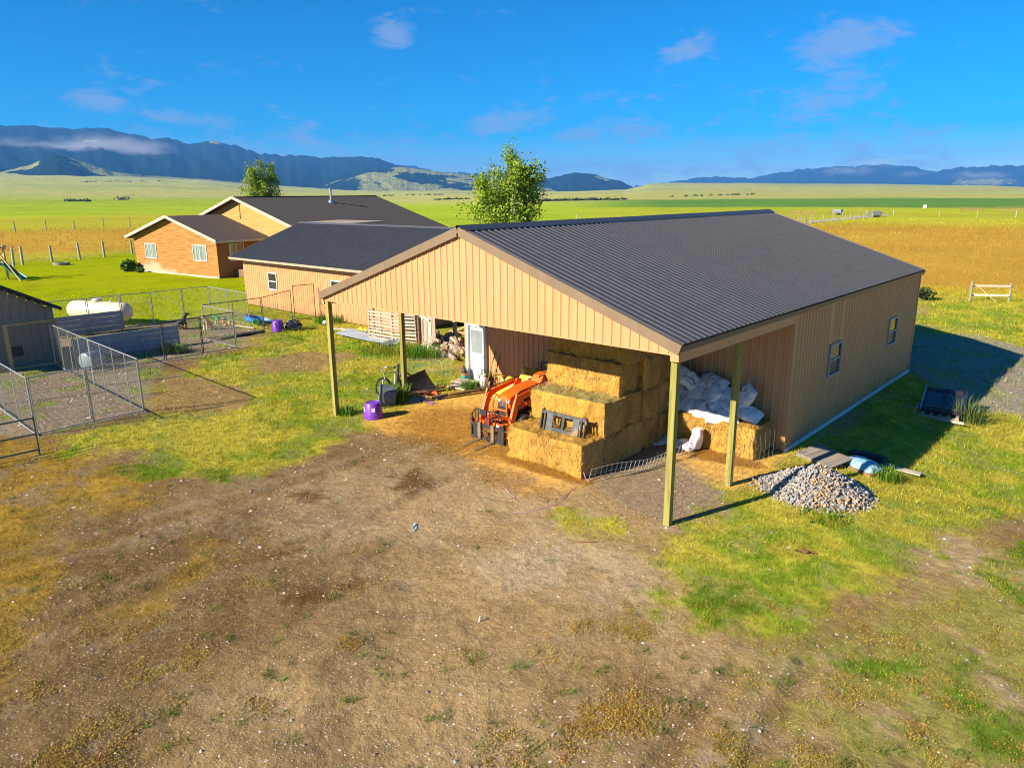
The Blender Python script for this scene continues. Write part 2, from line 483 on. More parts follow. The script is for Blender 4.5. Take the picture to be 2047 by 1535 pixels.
def vcol_mat(name, rough=0.8, trans=0.0, spec=0.25, bump=None):
    """colour read from the mesh (each leaf, blade or stone has its own)"""
    m, nt, b = new_mat(name)
    N, L = nt.nodes.new, nt.links.new
    a = N('ShaderNodeAttribute'); a.attribute_name = 'col'
    L(a.outputs['Color'], b.inputs['Base Color'])
    b.inputs['Roughness'].default_value = rough
    b.inputs['Specular IOR Level'].default_value = spec
    if bump:
        tc = N('ShaderNodeTexCoord')
        n2 = N('ShaderNodeTexNoise'); n2.inputs['Scale'].default_value = bump[0]; n2.inputs['Detail'].default_value = 4
        L(tc.outputs['Object'], n2.inputs['Vector'])
        bp = N('ShaderNodeBump'); bp.inputs['Strength'].default_value = bump[1]; bp.inputs['Distance'].default_value = 0.02
        L(n2.outputs['Fac'], bp.inputs['Height']); L(bp.outputs[0], b.inputs['Normal'])
    if trans > 0:
        t = N('ShaderNodeBsdfTranslucent'); L(a.outputs['Color'], t.inputs['Color'])
        ms = N('ShaderNodeMixShader'); ms.inputs[0].default_value = trans
        L(b.outputs[0], ms.inputs[1]); L(t.outputs[0], ms.inputs[2])
        L(ms.outputs[0], nt.nodes['Material Output'].inputs['Surface'])
    return m
# ---------------------------------------------------------------- ground: what grows and lies where
GX, GY = CAM_POS[0], CAM_POS[1]

def plain_top(azd):
    return np.interp(azd, [q[0] for q in PLAIN_TOP], [q[1] for q in PLAIN_TOP])

TRACKS = [[(-6.07, -10.56), (-5.72, -9.18), (-5.73, -7.22), (-5.15, -5.63), (-5.14, -3.05), (-5.52, -0.06)], [(-8.78, -9.9), (-8.48, -8.69), (-8.4, -6.94), (-8.21, -4.78), (-8.09, -2.29), (-8.33, 0.13)], [(3.34, -5.94), (3.22, -4.4), (3.19, -3.4)], [(4.17, -5.2), (4.07, -4.05), (3.97, -2.71)]]

def track_dist(x, y):
    d = np.full(x.shape, 99.0)
    for L in TRACKS:
        for (x0, y0), (x1, y1) in zip(L[:-1], L[1:]):
            ex, ey = x1 - x0, y1 - y0
            t = np.clip(((x - x0) * ex + (y - y0) * ey) / (ex * ex + ey * ey), 0, 1)
            d = np.minimum(d, np.hypot(x - x0 - t * ex, y - y0 - t * ey))
    return d

def ground_z(x, y):
    x = np.asarray(x, float); y = np.asarray(y, float)
    # falls away gently to the right of the barn
    s = sstep(2, 9, y) * (1 - sstep(60, 140, y))
    z = -0.13 * np.clip(x - 0.15, 0, 4.2) * s
    d = np.hypot(x - GX, y - GY)
    a = np.degrees(np.arctan2(x - GX, y - GY))
    # far plain and foothills rising to the mountains
    top = plain_top(a)
    e = np.interp(d, [0, 700, 1500, 3000, 5200, 60000], [0, 0, 0.25, 0.72, 1.0, 1.0])
    z = z + (6.84 + d * top) * e * np.where(d < 5200, 1, 1)
    roll = (fbm(x / 420, y / 420, 5, 3) - 0.5) * sstep(500, 2500, d) * np.minimum(d * 0.006, 26)
    z = z + roll
    # small unevenness of the yard, kept flat under the barn and the other buildings
    near = (1 - sstep(60, 90, d))
    flat = sstep(0.3, 1.6, np.maximum(np.maximum(-12.6 - x, x - 0.4), np.maximum(0.3 - y, y - 18.5)))
    flat = flat * (1 - sstep(-30, -26, -x) * 0 )
    z = z - near * 0.05 * sstep(0.28, 0.05, track_dist(x, y)) * flat
    z = z + near * flat * ((fbm(x * 0.55, y * 0.55, 3, 4) - 0.5) * 0.10 + (fbm(x * 2.3, y * 2.3, 9, 3) - 0.5) * 0.035)
    z = z - 3.0 * sstep(6000, 9000, d) * 40
    return z

C_DIRT = np.array((0.33, 0.228, 0.105)); C_DIRT2 = np.array((0.235, 0.15, 0.06))
C_GRAV = np.array((0.37, 0.285, 0.175)); C_STAIN = np.array((0.09, 0.045, 0.014))
C_STRAW = np.array((0.64, 0.38, 0.09)); C_GREEN = np.array((0.18, 0.265, 0.016))
C_YEL = np.array((0.36, 0.325, 0.045)); C_WEED = np.array((0.34, 0.215, 0.03))
C_LAWN = np.array((0.27, 0.325, 0.0)); C_KEN = np.array((0.22, 0.175, 0.12))
C_ORANGE = np.array((0.42, 0.26, 0.04)); C_OLIVE = np.array((0.36, 0.345, 0.03))
C_VIVID = np.array((0.25, 0.335, 0.022)); C_PALE = np.array((0.37, 0.375, 0.11)); C_CROP = np.array((0.10, 0.21, 0.04))
C_DRIVE = np.array((0.27, 0.24, 0.20)); C_CLUMP = np.array((0.10, 0.175, 0.014))

def mixc(c, k, t):
    return c * (1 - t[:, None]) + k * t[:, None]

def field(x, y):
    """colour, grass cover, weed cover and stone cover of the ground at points x, y"""
    x = np.asarray(x, float); y = np.asarray(y, float)
    n = len(x)
    d = np.hypot(x - GX, y - GY)
    a = np.degrees(np.arctan2(x - GX, y - GY))
    wob = (fbm(x * 0.7, y * 0.7, 21, 4) - 0.5)
    wob2 = (fbm(x * 2.6, y * 2.6, 22, 4) - 0.5)
    wob3 = (fbm(x * 9.0, y * 9.0, 23, 3) - 0.5)
    n1 = fbm(x * 0.35, y * 0.35, 31, 4); n2 = fbm(x * 1.3, y * 1.3, 32, 4); n3 = fbm(x * 5.0, y * 5.0, 33, 4, 0.65)
    near = d < 75
    Z = {}
    for k, poly in ZONES.items():
        v = np.full(n, -50.0)
        ax, ay = [q[0] for q in poly], [q[1] for q in poly]
        inb_ = near & (x > min(ax) - 3) & (x < max(ax) + 3) & (y > min(ay) - 3) & (y < max(ay) + 3)
        if inb_.any(): v[inb_] = poly_sd(x[inb_], y[inb_], poly)
        Z[k] = v
    def zone(k, soft=0.8, amp=1.6, amp2=0.8):
        return sstep(-soft / 2, soft / 2, Z[k] + wob * amp + wob2 * amp2 + wob3 * min(0.6, amp2 * 0.7))
    col = mixc(np.repeat(C_DIRT[None], n, 0), C_DIRT2, sstep(0.35, 0.7, n1))
    col = mixc(col, C_GRAV, sstep(0.52, 0.72, n2) * 0.5)
    col = col * (1 - 0.42 * sstep(-4.0, -9.0, x * 0.75 + y * 0.66 + wob * 6 + wob2 * 2) * sstep(1.0, -2.0, y))[:, None]      # damp, trampled side of the yard
    grass = np.zeros(n); weed = np.zeros(n); stone = np.full(n, 0.55)
    td = track_dist(x + wob * 0.5 + wob3 * 0.35, y + wob * 0.5 - wob3 * 0.35)
    rut = sstep(0.30, 0.10, np.abs(td - 0.0)) * sstep(0.3, 0.55, n2)
    col = mixc(col, C_DIRT2 * 0.8, rut * 0.7)
    col = mixc(col, C_GRAV, sstep(0.3, 0.0, np.abs(td - 0.45)) * 0.2)
    # foreground: low golden weeds, thicker towards the camera
    col = col * (1 - 0.05 * sstep(16.0, 10.0, d))[:, None]
    fg = sstep(17.0, 11.0, d) * sstep(0.50, 0.66, n2 * 0.5 + n3 * 0.2 + n1 * 0.32)
    weed = np.maximum(weed, fg * 0.75) * (1 - rut)
    for k in ('gravel1', 'gravel2', 'gravel3'):
        t = zone(k, 1.4, 2.0, 1.0) * (0.8 if k != 'gravel3' else 0.35); col = mixc(col, C_GRAV * 1.12, t); stone = np.maximum(stone, t)
        weed *= 1 - t
    t = zone('barndirt', 0.5, 0.4, 0.3); col = mixc(col, np.array((0.26, 0.195, 0.125)), t); weed *= 1 - t
    for k, q in (('stain1', .85), ('stain2', .9), ('stain3', .8), ('stain4', .8), ('stain5', .75)):
        t = zone(k, 0.5, 0.8, 0.7) * q; col = mixc(col, C_STAIN, t)
    t = zone('kennel_floor', 0.4, 0.4, 0.3); col = mixc(col, C_KEN, t); stone = np.maximum(stone, t * 0.9); weed *= 1 - t; kz = t
    # lawn behind and everything beyond the yard
    lawn = sstep(0.4, -0.4, x + 34.6 + wob * 0.6) * sstep(-90, -83, x + (y - 12) * 0.35) * sstep(34, 30, y + 0.18 * (x + 60))
    strip = sstep(-34.6, -34.0, x) * sstep(-13.5, -14.5, x) * sstep(5.5, 6.6, y + wob * 1.2)
    yard = (1 - lawn) * sstep(60, 42, d)
    out = (1 - lawn) * (1 - yard)
    col = mixc(col, mixc(mixc(np.repeat(C_LAWN[None], n, 0), C_YEL * 0.85, sstep(0.5, 0.75, n2) * 0.35), C_LAWN * 0.72, sstep(0.5, 0.8, n1) * 0.6), lawn)
    lawn_k = lawn * sstep(0.1, 0.9, 1 - kz * sstep(-41, -39, x))
    # fields by distance
    L = sstep(-50, -58, a); Rr = sstep(-40, -30, a); M = np.clip(1 - L - Rr, 0, 1)
    dw = d * (1 + (fbm(x / 90, y / 90, 41, 3) - 0.5) * 0.16)
    def bands(stops):
        ds = [q[0] for q in stops]
        r = np.zeros((n, 3))
        for ch in range(3):
            r[:, ch] = np.interp(dw, ds, [q[1][ch] for q in stops])
        return r
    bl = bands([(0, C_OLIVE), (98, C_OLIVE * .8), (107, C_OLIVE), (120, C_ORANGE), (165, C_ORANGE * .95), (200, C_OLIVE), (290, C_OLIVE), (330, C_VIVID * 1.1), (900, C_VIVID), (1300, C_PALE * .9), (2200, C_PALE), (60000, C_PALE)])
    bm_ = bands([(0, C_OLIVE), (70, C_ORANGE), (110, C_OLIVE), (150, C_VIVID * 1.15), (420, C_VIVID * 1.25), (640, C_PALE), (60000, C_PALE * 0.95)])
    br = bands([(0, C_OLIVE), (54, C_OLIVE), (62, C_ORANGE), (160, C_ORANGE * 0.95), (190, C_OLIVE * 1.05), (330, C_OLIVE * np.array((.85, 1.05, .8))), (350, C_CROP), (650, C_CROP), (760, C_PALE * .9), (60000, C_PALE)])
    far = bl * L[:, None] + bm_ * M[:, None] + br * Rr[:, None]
    mott = fbm(x / 14, y / 14, 51, 4); mott2 = fbm(x / 60, y / 25, 52, 4)
    far = far * (0.75 + 0.35 * mott + 0.25 * mott2)[:, None]
    far = mixc(far, C_YEL, sstep(0.5, 0.8, mott) * 0.35 * (d < 400))
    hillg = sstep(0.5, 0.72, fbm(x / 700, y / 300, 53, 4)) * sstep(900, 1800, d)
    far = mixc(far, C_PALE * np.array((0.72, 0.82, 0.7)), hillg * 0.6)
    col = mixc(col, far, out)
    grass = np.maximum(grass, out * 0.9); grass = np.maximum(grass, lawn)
    stone *= yard
    # yard grass
    def sow(t, c, g, w=0.0):
        nonlocal col, grass, weed, stone
        col = mixc(col, c, t); grass = grass * (1 - t) + g * t; weed = weed * (1 - t) + w * t; stone = stone * (1 - t * 0.8)
    mixg = sstep(0.42, 0.6, n2 * 0.6 + n1 * 0.4)
    gcol = C_YEL[None] * (1 - mixg[:, None]) + C_GREEN[None] * mixg[:, None]
    def sowc(k, g, soft=0.8, amp=1.6, amp2=1.0, w=0.0, q=1.0, c=None, holes=0.0):
        t = zone(k, soft, amp, amp2) * q
        if holes: t = t * (1 - holes * sstep(0.52, 0.64, n3 * 0.4 + n2 * 0.6))
        nonlocal col
        cc = gcol if c is None else np.repeat(np.asarray(c)[None], n, 0)
        cc = cc * (0.8 + 0.4 * n3)[:, None]
        nonlocal grass, weed, stone
        col = col * (1 - t[:, None]) + cc * t[:, None]
        grass = grass * (1 - t) + g * t; weed = weed * (1 - t) + w * t; stone = stone * (1 - t * 0.85)
    t = strip * yard
    col = col * (1 - t[:, None]) + gcol * t[:, None]; grass = np.maximum(grass, t)
    sowc('weedL', 0.35, 1.4, 2.2, 1.6, 0.9, 0.85, C_WEED * 0.9, 0.8)
    sowc('weedL2', 0.1, 1.0, 1.2, 1.2, 0.9, 0.7, C_WEED * 0.9, 0.7)
    sowc('grassL', 0.95, 1.0, 2.2, 1.4, 0.0, 0.97, None, 0.35)
    sowc('grassR', 0.95, 1.0, 2.2, 1.4, 0.0, 0.97, None, 0.30)
    sowc('sparseR', 0.28, 1.6, 2.0, 1.8, 0.5, 0.45, C_GREEN * 0.95, 0.9)
    for k in ('dirtL1', 'dirtL2', 'dirtR'):
        t = zone(k, 0.7, 1.2, 1.4) * 0.85
        col = mixc(col, C_DIRT * np.array((0.8, 0.72, 0.7)), t); grass = grass * (1 - t); stone = np.maximum(stone, t * 0.5)
    for k in ('green1', 'green2', 'green3', 'green4', 'green5', 'green6'):
        sowc(k, 1.0, 0.5, 0.9, 1.3, 0.2, 0.9, C_CLUMP, 0.45)
    for k in ('straw1', 'straw2', 'straw3'):
        t = zone(k, 0.8, 0.7, 0.6) * (0.92 if k != 'straw3' else 0.6)
        col = mixc(col, C_STRAW * (1.0), t * (0.75 + 0.25 * sstep(0.3, 0.6, n3))); grass *= 1 - t; weed *= 1 - t; stone *= 1 - t
    t = zone('drive', 0.8, 0.8, 0.8) * 0.9
    col = mixc(col, C_DRIVE, t * (1 - 0.5 * sstep(0.5, 0.65, n2))); grass *= 1 - t * 0.8; stone = np.maximum(stone, t)
    # weeds that edge the kennel run
    t = kz * sstep(0.56, 0.68, n2) * 0.6
    col = mixc(col, C_GREEN, t); grass = np.maximum(grass * (1 - kz * 0.9), t)
    # worn ground under the barn roof and the wood store
    inb = (x > -12.1) & (x < -0.1) & (y > 6.0) & (y < 18.1)
    grass[inb] = 0; weed[inb] = 0; stone[inb] = 0
    col = col * (0.82 + 0.36 * n3)[:, None]
    return np.clip(col, 0.004, 0.9), np.clip(grass, 0, 1), np.clip(weed, 0, 1), np.clip(stone, 0, 1)

def ground_material():
    m, nt, b = new_mat('ground_soil_and_turf')
    N, L = nt.nodes.new, nt.links.new
    at = N('ShaderNodeAttribute'); at.attribute_name = 'col'
    st = N('ShaderNodeAttribute'); st.attribute_name = 'stone'
    geo = N('ShaderNodeNewGeometry')
    cd = N('ShaderNodeCameraData')
    n1 = N('ShaderNodeTexNoise'); n1.inputs['Scale'].default_value = 5; n1.inputs['Detail'].default_value = 9; n1.inputs['Roughness'].default_value = 0.72
    L(geo.outputs['Position'], n1.inputs['Vector'])
    m1 = N('ShaderNodeMapRange'); m1.inputs['From Min'].default_value = 0.28; m1.inputs['From Max'].default_value = 0.72
    m1.inputs['To Min'].default_value = 0.62; m1.inputs['To Max'].default_value = 1.38
    L(n1.outputs['Fac'], m1.inputs['Value'])
    mul = N('ShaderNodeVectorMath'); mul.operation = 'SCALE'
    L(at.outputs['Color'], mul.inputs[0]); L(m1.outputs[0], mul.inputs['Scale'])
    # grit: small pale and dark grains where the ground is stony
    vo = N('ShaderNodeTexVoronoi'); vo.inputs['Scale'].default_value = 26
    L(geo.outputs['Position'], vo.inputs['Vector'])
    g1 = N('ShaderNodeMapRange'); g1.inputs['From Min'].default_value = 0.42; g1.inputs['From Max'].default_value = 0.26
    L(vo.outputs['Distance'], g1.inputs['Value'])
    sep = N('ShaderNodeSeparateColor'); L(vo.outputs['Color'], sep.inputs[0])
    g2 = N('ShaderNodeMapRange'); g2.inputs['From Min'].default_value = 0.50; g2.inputs['From Max'].default_value = 0.62
    L(sep.outputs[0], g2.inputs['Value'])
    gm = N('ShaderNodeMath'); gm.operation = 'MULTIPLY'; L(g1.outputs[0], gm.inputs[0]); L(g2.outputs[0], gm.inputs[1])
    gm2 = N('ShaderNodeMath'); gm2.operation = 'MULTIPLY'; L(gm.outputs[0], gm2.inputs[0]); L(st.outputs['Fac'], gm2.inputs[1])
    mx = N('ShaderNodeMixRGB'); L(gm2.outputs[0], mx.inputs['Fac']); L(mul.outputs[0], mx.inputs['Color1'])
    gc = N('ShaderNodeMixRGB'); L(sep.outputs[1], gc.inputs['Fac'])
    gc.inputs['Color1'].default_value = (0.13, 0.095, 0.06, 1); gc.inputs['Color2'].default_value = (0.56, 0.47, 0.34, 1)
    L(gc.outputs[0], mx.inputs['Color2'])
    L(mx.outputs[0], b.inputs['Base Color'])
    b.inputs['Roughness'].default_value = 1.0
    b.inputs['Specular IOR Level'].default_value = 0.0
    n2 = N('ShaderNodeTexNoise'); n2.inputs['Scale'].default_value = 7; n2.inputs['Detail'].default_value = 9; n2.inputs['Roughness'].default_value = 0.62
    L(geo.outputs['Position'], n2.inputs['Vector'])
    hadd = N('ShaderNodeMath'); hadd.operation = 'MULTIPLY_ADD'; L(gm2.outputs[0], hadd.inputs[0]); hadd.inputs[1].default_value = 0.25; L(n2.outputs['Fac'], hadd.inputs[2])
    bp = N('ShaderNodeBump'); bp.inputs['Strength'].default_value = 0.8; bp.inputs['Distance'].default_value = 0.045
    L(hadd.outputs[0], bp.inputs['Height']); L(bp.outputs[0], b.inputs['Normal'])
    return m

def build_ground():
    # fan of quads, finest where the yard is, running out to the horizon
    az = np.concatenate([np.arange(-88, 4.01, 0.22), np.arange(8, 270, 6.0)])
    na = len(az)
    r = [0.0]; q = 2.0
    rr = []
    while q < 45: rr.append(q); q *= 1.006
    while q < 300: rr.append(q); q *= 1.009
    while q < 9000: rr.append(q); q *= 1.024
    rr = np.array(rr); nr = len(rr)
    A, D = np.meshgrid(np.radians(az), rr)
    x = GX + D * np.sin(A); y = GY + D * np.cos(A)
    xf, yf = x.ravel(), y.ravel()
    z = ground_z(xf, yf)
    col, gr, we, st = field(xf, yf)
    V = np.stack([xf, yf, z], 1)
    V = np.concatenate([V, [[GX, GY, 0]]])
    col = np.concatenate([col, [C_DIRT]]); st = np.concatenate([st, [0.5]])
    i = np.arange(nr - 1)[:, None]; j = np.arange(na)[None]
    j2 = (j + 1) % na
    F = np.stack([i * na + j, i * na + j2, (i + 1) * na + j2, (i + 1) * na + j], -1).reshape(-1, 4)
    F = F[:, ::-1]
    c = len(V) - 1
    F2 = np.stack([np.full(na, c), np.arange(na), (np.arange(na) + 1) % na, (np.arange(na) + 1) % na], 1)[:, ::-1]
    me = np_mesh('ground', V, F, ground_material(), col, {'stone': st}, smooth=True)
    g = link('ground', me)
    tag(g, None, None, None, 'structure')
    # close the middle under the camera
    mb = MB(); mb.v = [tuple(q) for q in V[:na]] + [(GX, GY, float(ground_z([GX], [GY])[0]))]
    mb.f = [(k, na, (k + 1) % na) for k in range(na)]
    g2 = mb.build('ground_centre', mat('yard_soil', tuple(C_DIRT * .9), tuple(C_DIRT * 1.1), 0.95, scale=4, bump=0.5, bscale=30), g)
    return g
build_ground()

# ---------------------------------------------------------------- mountains and hills
def terrain_material(name, c_forest, c_grass, rock=(0.16, 0.14, 0.12)):
    m, nt, b = new_mat(name)
    N, L = nt.nodes.new, nt.links.new
    at = N('ShaderNodeAttribute'); at.attribute_name = 'open'
    geo = N('ShaderNodeNewGeometry')
    n = N('ShaderNodeTexNoise'); n.inputs['Scale'].default_value = 0.012; n.inputs['Detail'].default_value = 8; n.inputs['Roughness'].default_value = 0.7
    L(geo.outputs['Position'], n.inputs['Vector'])
    ad = N('ShaderNodeMath'); ad.operation = 'ADD'; L(at.outputs['Fac'], ad.inputs[0]); L(n.outputs['Fac'], ad.inputs[1])
    mr = N('ShaderNodeMapRange'); mr.inputs['From Min'].default_value = 0.95; mr.inputs['From Max'].default_value = 1.05
    L(ad.outputs[0], mr.inputs['Value'])
    mx = N('ShaderNodeMixRGB'); L(mr.outputs[0], mx.inputs['Fac'])
    n2 = N('ShaderNodeTexNoise'); n2.inputs['Scale'].default_value = 0.05; n2.inputs['Detail'].default_value = 6
    L(geo.outputs['Position'], n2.inputs['Vector'])
    m2 = N('ShaderNodeMapRange'); m2.inputs['From Min'].default_value = 0.3; m2.inputs['From Max'].default_value = 0.7
    m2.inputs['To Min'].default_value = 0.5; m2.inputs['To Max'].default_value = 1.5
    L(n2.outputs['Fac'], m2.inputs['Value'])
    mx.inputs['Color1'].default_value = (*c_forest, 1); mx.inputs['Color2'].default_value = (*c_grass, 1)
    sc = N('ShaderNodeVectorMath'); sc.operation = 'SCALE'; L(mx.outputs[0], sc.inputs[0]); L(m2.outputs[0], sc.inputs['Scale'])
    L(sc.outputs[0], b.inputs['Base Color'])
    b.inputs['Roughness'].default_value = 1.0; b.inputs['Specular IOR Level'].default_value = 0.0
    bp = N('ShaderNodeBump'); bp.inputs['Strength'].default_value = 1.0; bp.inputs['Distance'].default_value = 14
    L(n2.outputs['Fac'], bp.inputs['Height']); L(bp.outputs[0], b.inputs['Normal'])
    return m

def mountain(name, skyline, d_ridge, d_base, forest, grass, open_fn, seed, spur=0.10, jag=0.02, na=260, ns=46):
    azs = np.array([q[0] for q in skyline]); el = np.array([q[1] for q in skyline])
    a = np.linspace(azs[0], azs[-1], na)
    H = 6.84 + d_ridge * np.interp(a, azs, el)
    H = H + (fbm(a * 3.0, a * 0 + seed, seed, 5, 0.6) - 0.5) * d_ridge * jag * 0.26
    s = np.concatenate([np.linspace(0, 1, ns), np.linspace(1.08, 1.6, 8)])
    A, S = np.meshgrid(a, s)
    HH = np.repeat(H[None], len(s), 0)
    base = np.repeat((6.84 + d_base * plain_top(a) - 60)[None], len(s), 0)
    prof = np.where(S <= 1, S ** 1.25, np.clip(1 - (S - 1) * 1.9, -1, 1))
    D = d_base + (d_ridge - d_base) * S
    x = GX + D * np.sin(np.radians(A)); y = GY + D * np.cos(np.radians(A))
    rid = 1 - np.abs(2 * fbm(A * 0.55 + S * 1.1 + 0.8 * fbm(A * 0.8, S * 2.0, seed + 9, 3), S * 1.4 + seed, seed + 3, 4) - 1) * 2
    rid2 = fbm(x / 260, y / 260, seed + 5, 4) - 0.5
    amp = np.clip(HH - base, 0, None)
    z = base + amp * prof + amp * spur * (rid - 0.35) * np.clip(S * (1 - S), 0, 1) * 2.2 + amp * 0.12 * rid2 * np.clip(1.02 - S, 0, 1)
    op = open_fn(A, S, x, y)
    nr, nc = A.shape
    V = np.stack([x.ravel(), y.ravel(), z.ravel()], 1)
    i = np.arange(nr - 1)[:, None]; j = np.arange(nc - 1)[None]
    F = np.stack([i * nc + j, i * nc + j + 1, (i + 1) * nc + j + 1, (i + 1) * nc + j], -1).reshape(-1, 4)[:, ::-1]
    me = np_mesh(name, V, F, terrain_material(name + '_slopes', forest, grass), None, {'open': op.ravel()}, smooth=True)
    o = link(name, me)
    tag(o, None, None, None, 'structure')
    return o

FOREST = (0.010, 0.026, 0.020)
HILLG = (0.25, 0.26, 0.07)
def blob(A, S, a, s, ra, rs):
    return np.clip(1.2 - np.hypot((A - a) / ra, (S - s) / rs), 0, 1)
def of_left(A, S, x, y):
    o = 0.12 + 0.10 * sstep(0.85, 1, S)
    o = o + 0.9 * blob(A, S, -72.0, 0.10, 3.0, 0.22) + 0.9 * blob(A, S, -69.5, 0.04, 5, 0.12)
    o = o + 0.7 * blob(A, S, -63.3, 0.97, 0.5, 0.07) + 0.75 * sstep(0.07, 0.0, S)
    o = o + 0.5 * blob(A, S, -71, 0.72, 1.2, 0.05)
    return o
mountain('mountains', LEFT_RANGE, 9500, 5000, FOREST, HILLG, of_left, 3)
mountain('foothills', LEFT_FOOT, 5600, 4300, FOREST, HILLG,
         lambda A, S, x, y: 0.75 - 0.62 * (fbm(x / 420, y / 260, 77, 4) > 0.56) * sstep(-66, -70, A) - 0.4 * blob(A, S, -70.5, 0.35, 2.2, 0.2), 11, 0.25, 0.006)
mountain('blue_ridge', FAR_BLUE, 12500, 9500, FOREST, HILLG, lambda A, S, x, y: 0.1 + 0 * A, 29, 0.3)
mountain('green_hills', MID_HILLS, 6400, 4800, FOREST, HILLG,
         lambda A, S, x, y: 0.62 - 0.55 * blob(A, S, -54.8, 0.55, 1.6, 0.35) - 0.45 * blob(A, S, -53.0, 0.2, 3.5, 0.12) - 0.25 * (fbm(x / 300, y / 300, 78, 3) > 0.6), 15, 0.08, 0.006)
mountain('wooded_hills', MID_DARK, 7400, 5600, FOREST, HILLG,
         lambda A, S, x, y: 0.1 + 0.7 * blob(A, S, -35.2, 0.9, 0.8, 0.12) + 0.6 * blob(A, S, -40.5, 0.3, 1.6, 0.2), 19, 0.3, 0.008)
mountain('distant_range', RIGHT_RANGE, 15000, 11500, FOREST, HILLG,
         lambda A, S, x, y: 0.10 + 0.5 * blob(A, S, -10, 0.35, 3.5, 0.25) + 0.35 * blob(A, S, -19.0, 0.05, 1.5, 0.1), 23, 0.25)

# ---------------------------------------------------------------- the air between here and the mountains
def haze_box():
    mb = MB()
    mb.box((-5500, 7700, 330), (18500, 21600, 960))
    m = bpy.data.materials.new('blue_morning_air')
    m.use_nodes = True
    nt = m.node_tree
    nt.nodes.clear()
    out = nt.nodes.new('ShaderNodeOutputMaterial')
    pv = nt.nodes.new('ShaderNodeVolumePrincipled')
    pv.inputs['Color'].default_value = (0.11, 0.40, 1.0, 1)
    pv.inputs['Density'].default_value = 6.8e-5
    pv.inputs['Anisotropy'].default_value = 0.0
    nt.links.new(pv.outputs[0], out.inputs['Volume'])
    o = mb.build('haze', m)
    tag(o, None, None, None, 'stuff')
haze_box()

# ---------------------------------------------------------------- cloud banks hanging on the mountain sides
def cloud_bank(azd, elev, dist, ra, rh, seed, dens=0.006):
    a = math.radians(azd)
    c = (GX + dist * math.sin(a), GY + dist * math.cos(a), 6.84 + dist * elev)
    mb = MB().ball((0, 0, 0), (dist * ra, dist * ra * 0.35, dist * rh), 24, 14)
    m = bpy.data.materials.new('cloud_vapour'); m.use_nodes = True
    nt = m.node_tree; nt.nodes.clear(); N, L = nt.nodes.new, nt.links.new
    out = N('ShaderNodeOutputMaterial'); pv = N('ShaderNodeVolumePrincipled')
    pv.inputs['Color'].default_value = (0.95, 0.96, 1.0, 1)
    tc = N('ShaderNodeTexCoord')
    n = N('ShaderNodeTexNoise'); n.inputs['Scale'].default_value = 2.6; n.inputs['Detail'].default_value = 4; n.inputs['Roughness'].default_value = 0.6
    mp = N('ShaderNodeMapping'); mp.inputs['Location'].default_value = (seed, seed * 2, 0); mp.inputs['Scale'].default_value = (2.2, 2.2, 1.0)
    L(tc.outputs['Generated'], mp.inputs['Vector']); L(mp.outputs[0], n.inputs['Vector'])
    sub = N('ShaderNodeVectorMath'); sub.operation = 'SUBTRACT'; L(tc.outputs['Generated'], sub.inputs[0]); sub.inputs[1].default_value = (0.5, 0.5, 0.5)
    ln = N('ShaderNodeVectorMath'); ln.operation = 'LENGTH'; L(sub.outputs[0], ln.inputs[0])
    fall = N('ShaderNodeMapRange'); fall.inputs['From Min'].default_value = 0.5; fall.inputs['From Max'].default_value = 0.05; L(ln.outputs['Value'], fall.inputs['Value'])
    ad = N('ShaderNodeMath'); ad.operation = 'MULTIPLY_ADD'; L(fall.outputs[0], ad.inputs[0]); ad.inputs[1].default_value = 0.42; L(n.outputs['Fac'], ad.inputs[2])
    mr = N('ShaderNodeMapRange'); mr.inputs['From Min'].default_value = 0.66; mr.inputs['From Max'].default_value = 0.95; mr.inputs['To Max'].default_value = dens; L(ad.outputs[0], mr.inputs['Value'])
    L(mr.outputs[0], pv.inputs['Density'])
    L(pv.outputs[0], out.inputs['Volume'])
    o = mb.build('cloud_bank', m, smooth=60)
    o.location = c; o.rotation_euler = (0, 0, -a)
    tag(o, None, None, None, 'stuff')
CLOUDS = [(-70.31, 0.0528, 7600, 0.1276, 0.0221, 3, 0.005), (-75.12, 0.0577, 7600, 0.0414, 0.0110, 10, 0.003), (-18.24, 0.0229, 10500, 0.0483, 0.0090, 17, 0.003), (-14.22, 0.0182, 10500, 0.0310, 0.0062, 24, 0.003), (-10.21, 0.0153, 10500, 0.0483, 0.0083, 31, 0.003), (-16.12, 0.0319, 10500, 0.0517, 0.0083, 38, 0.003)]
for q in CLOUDS: cloud_bank(*q)
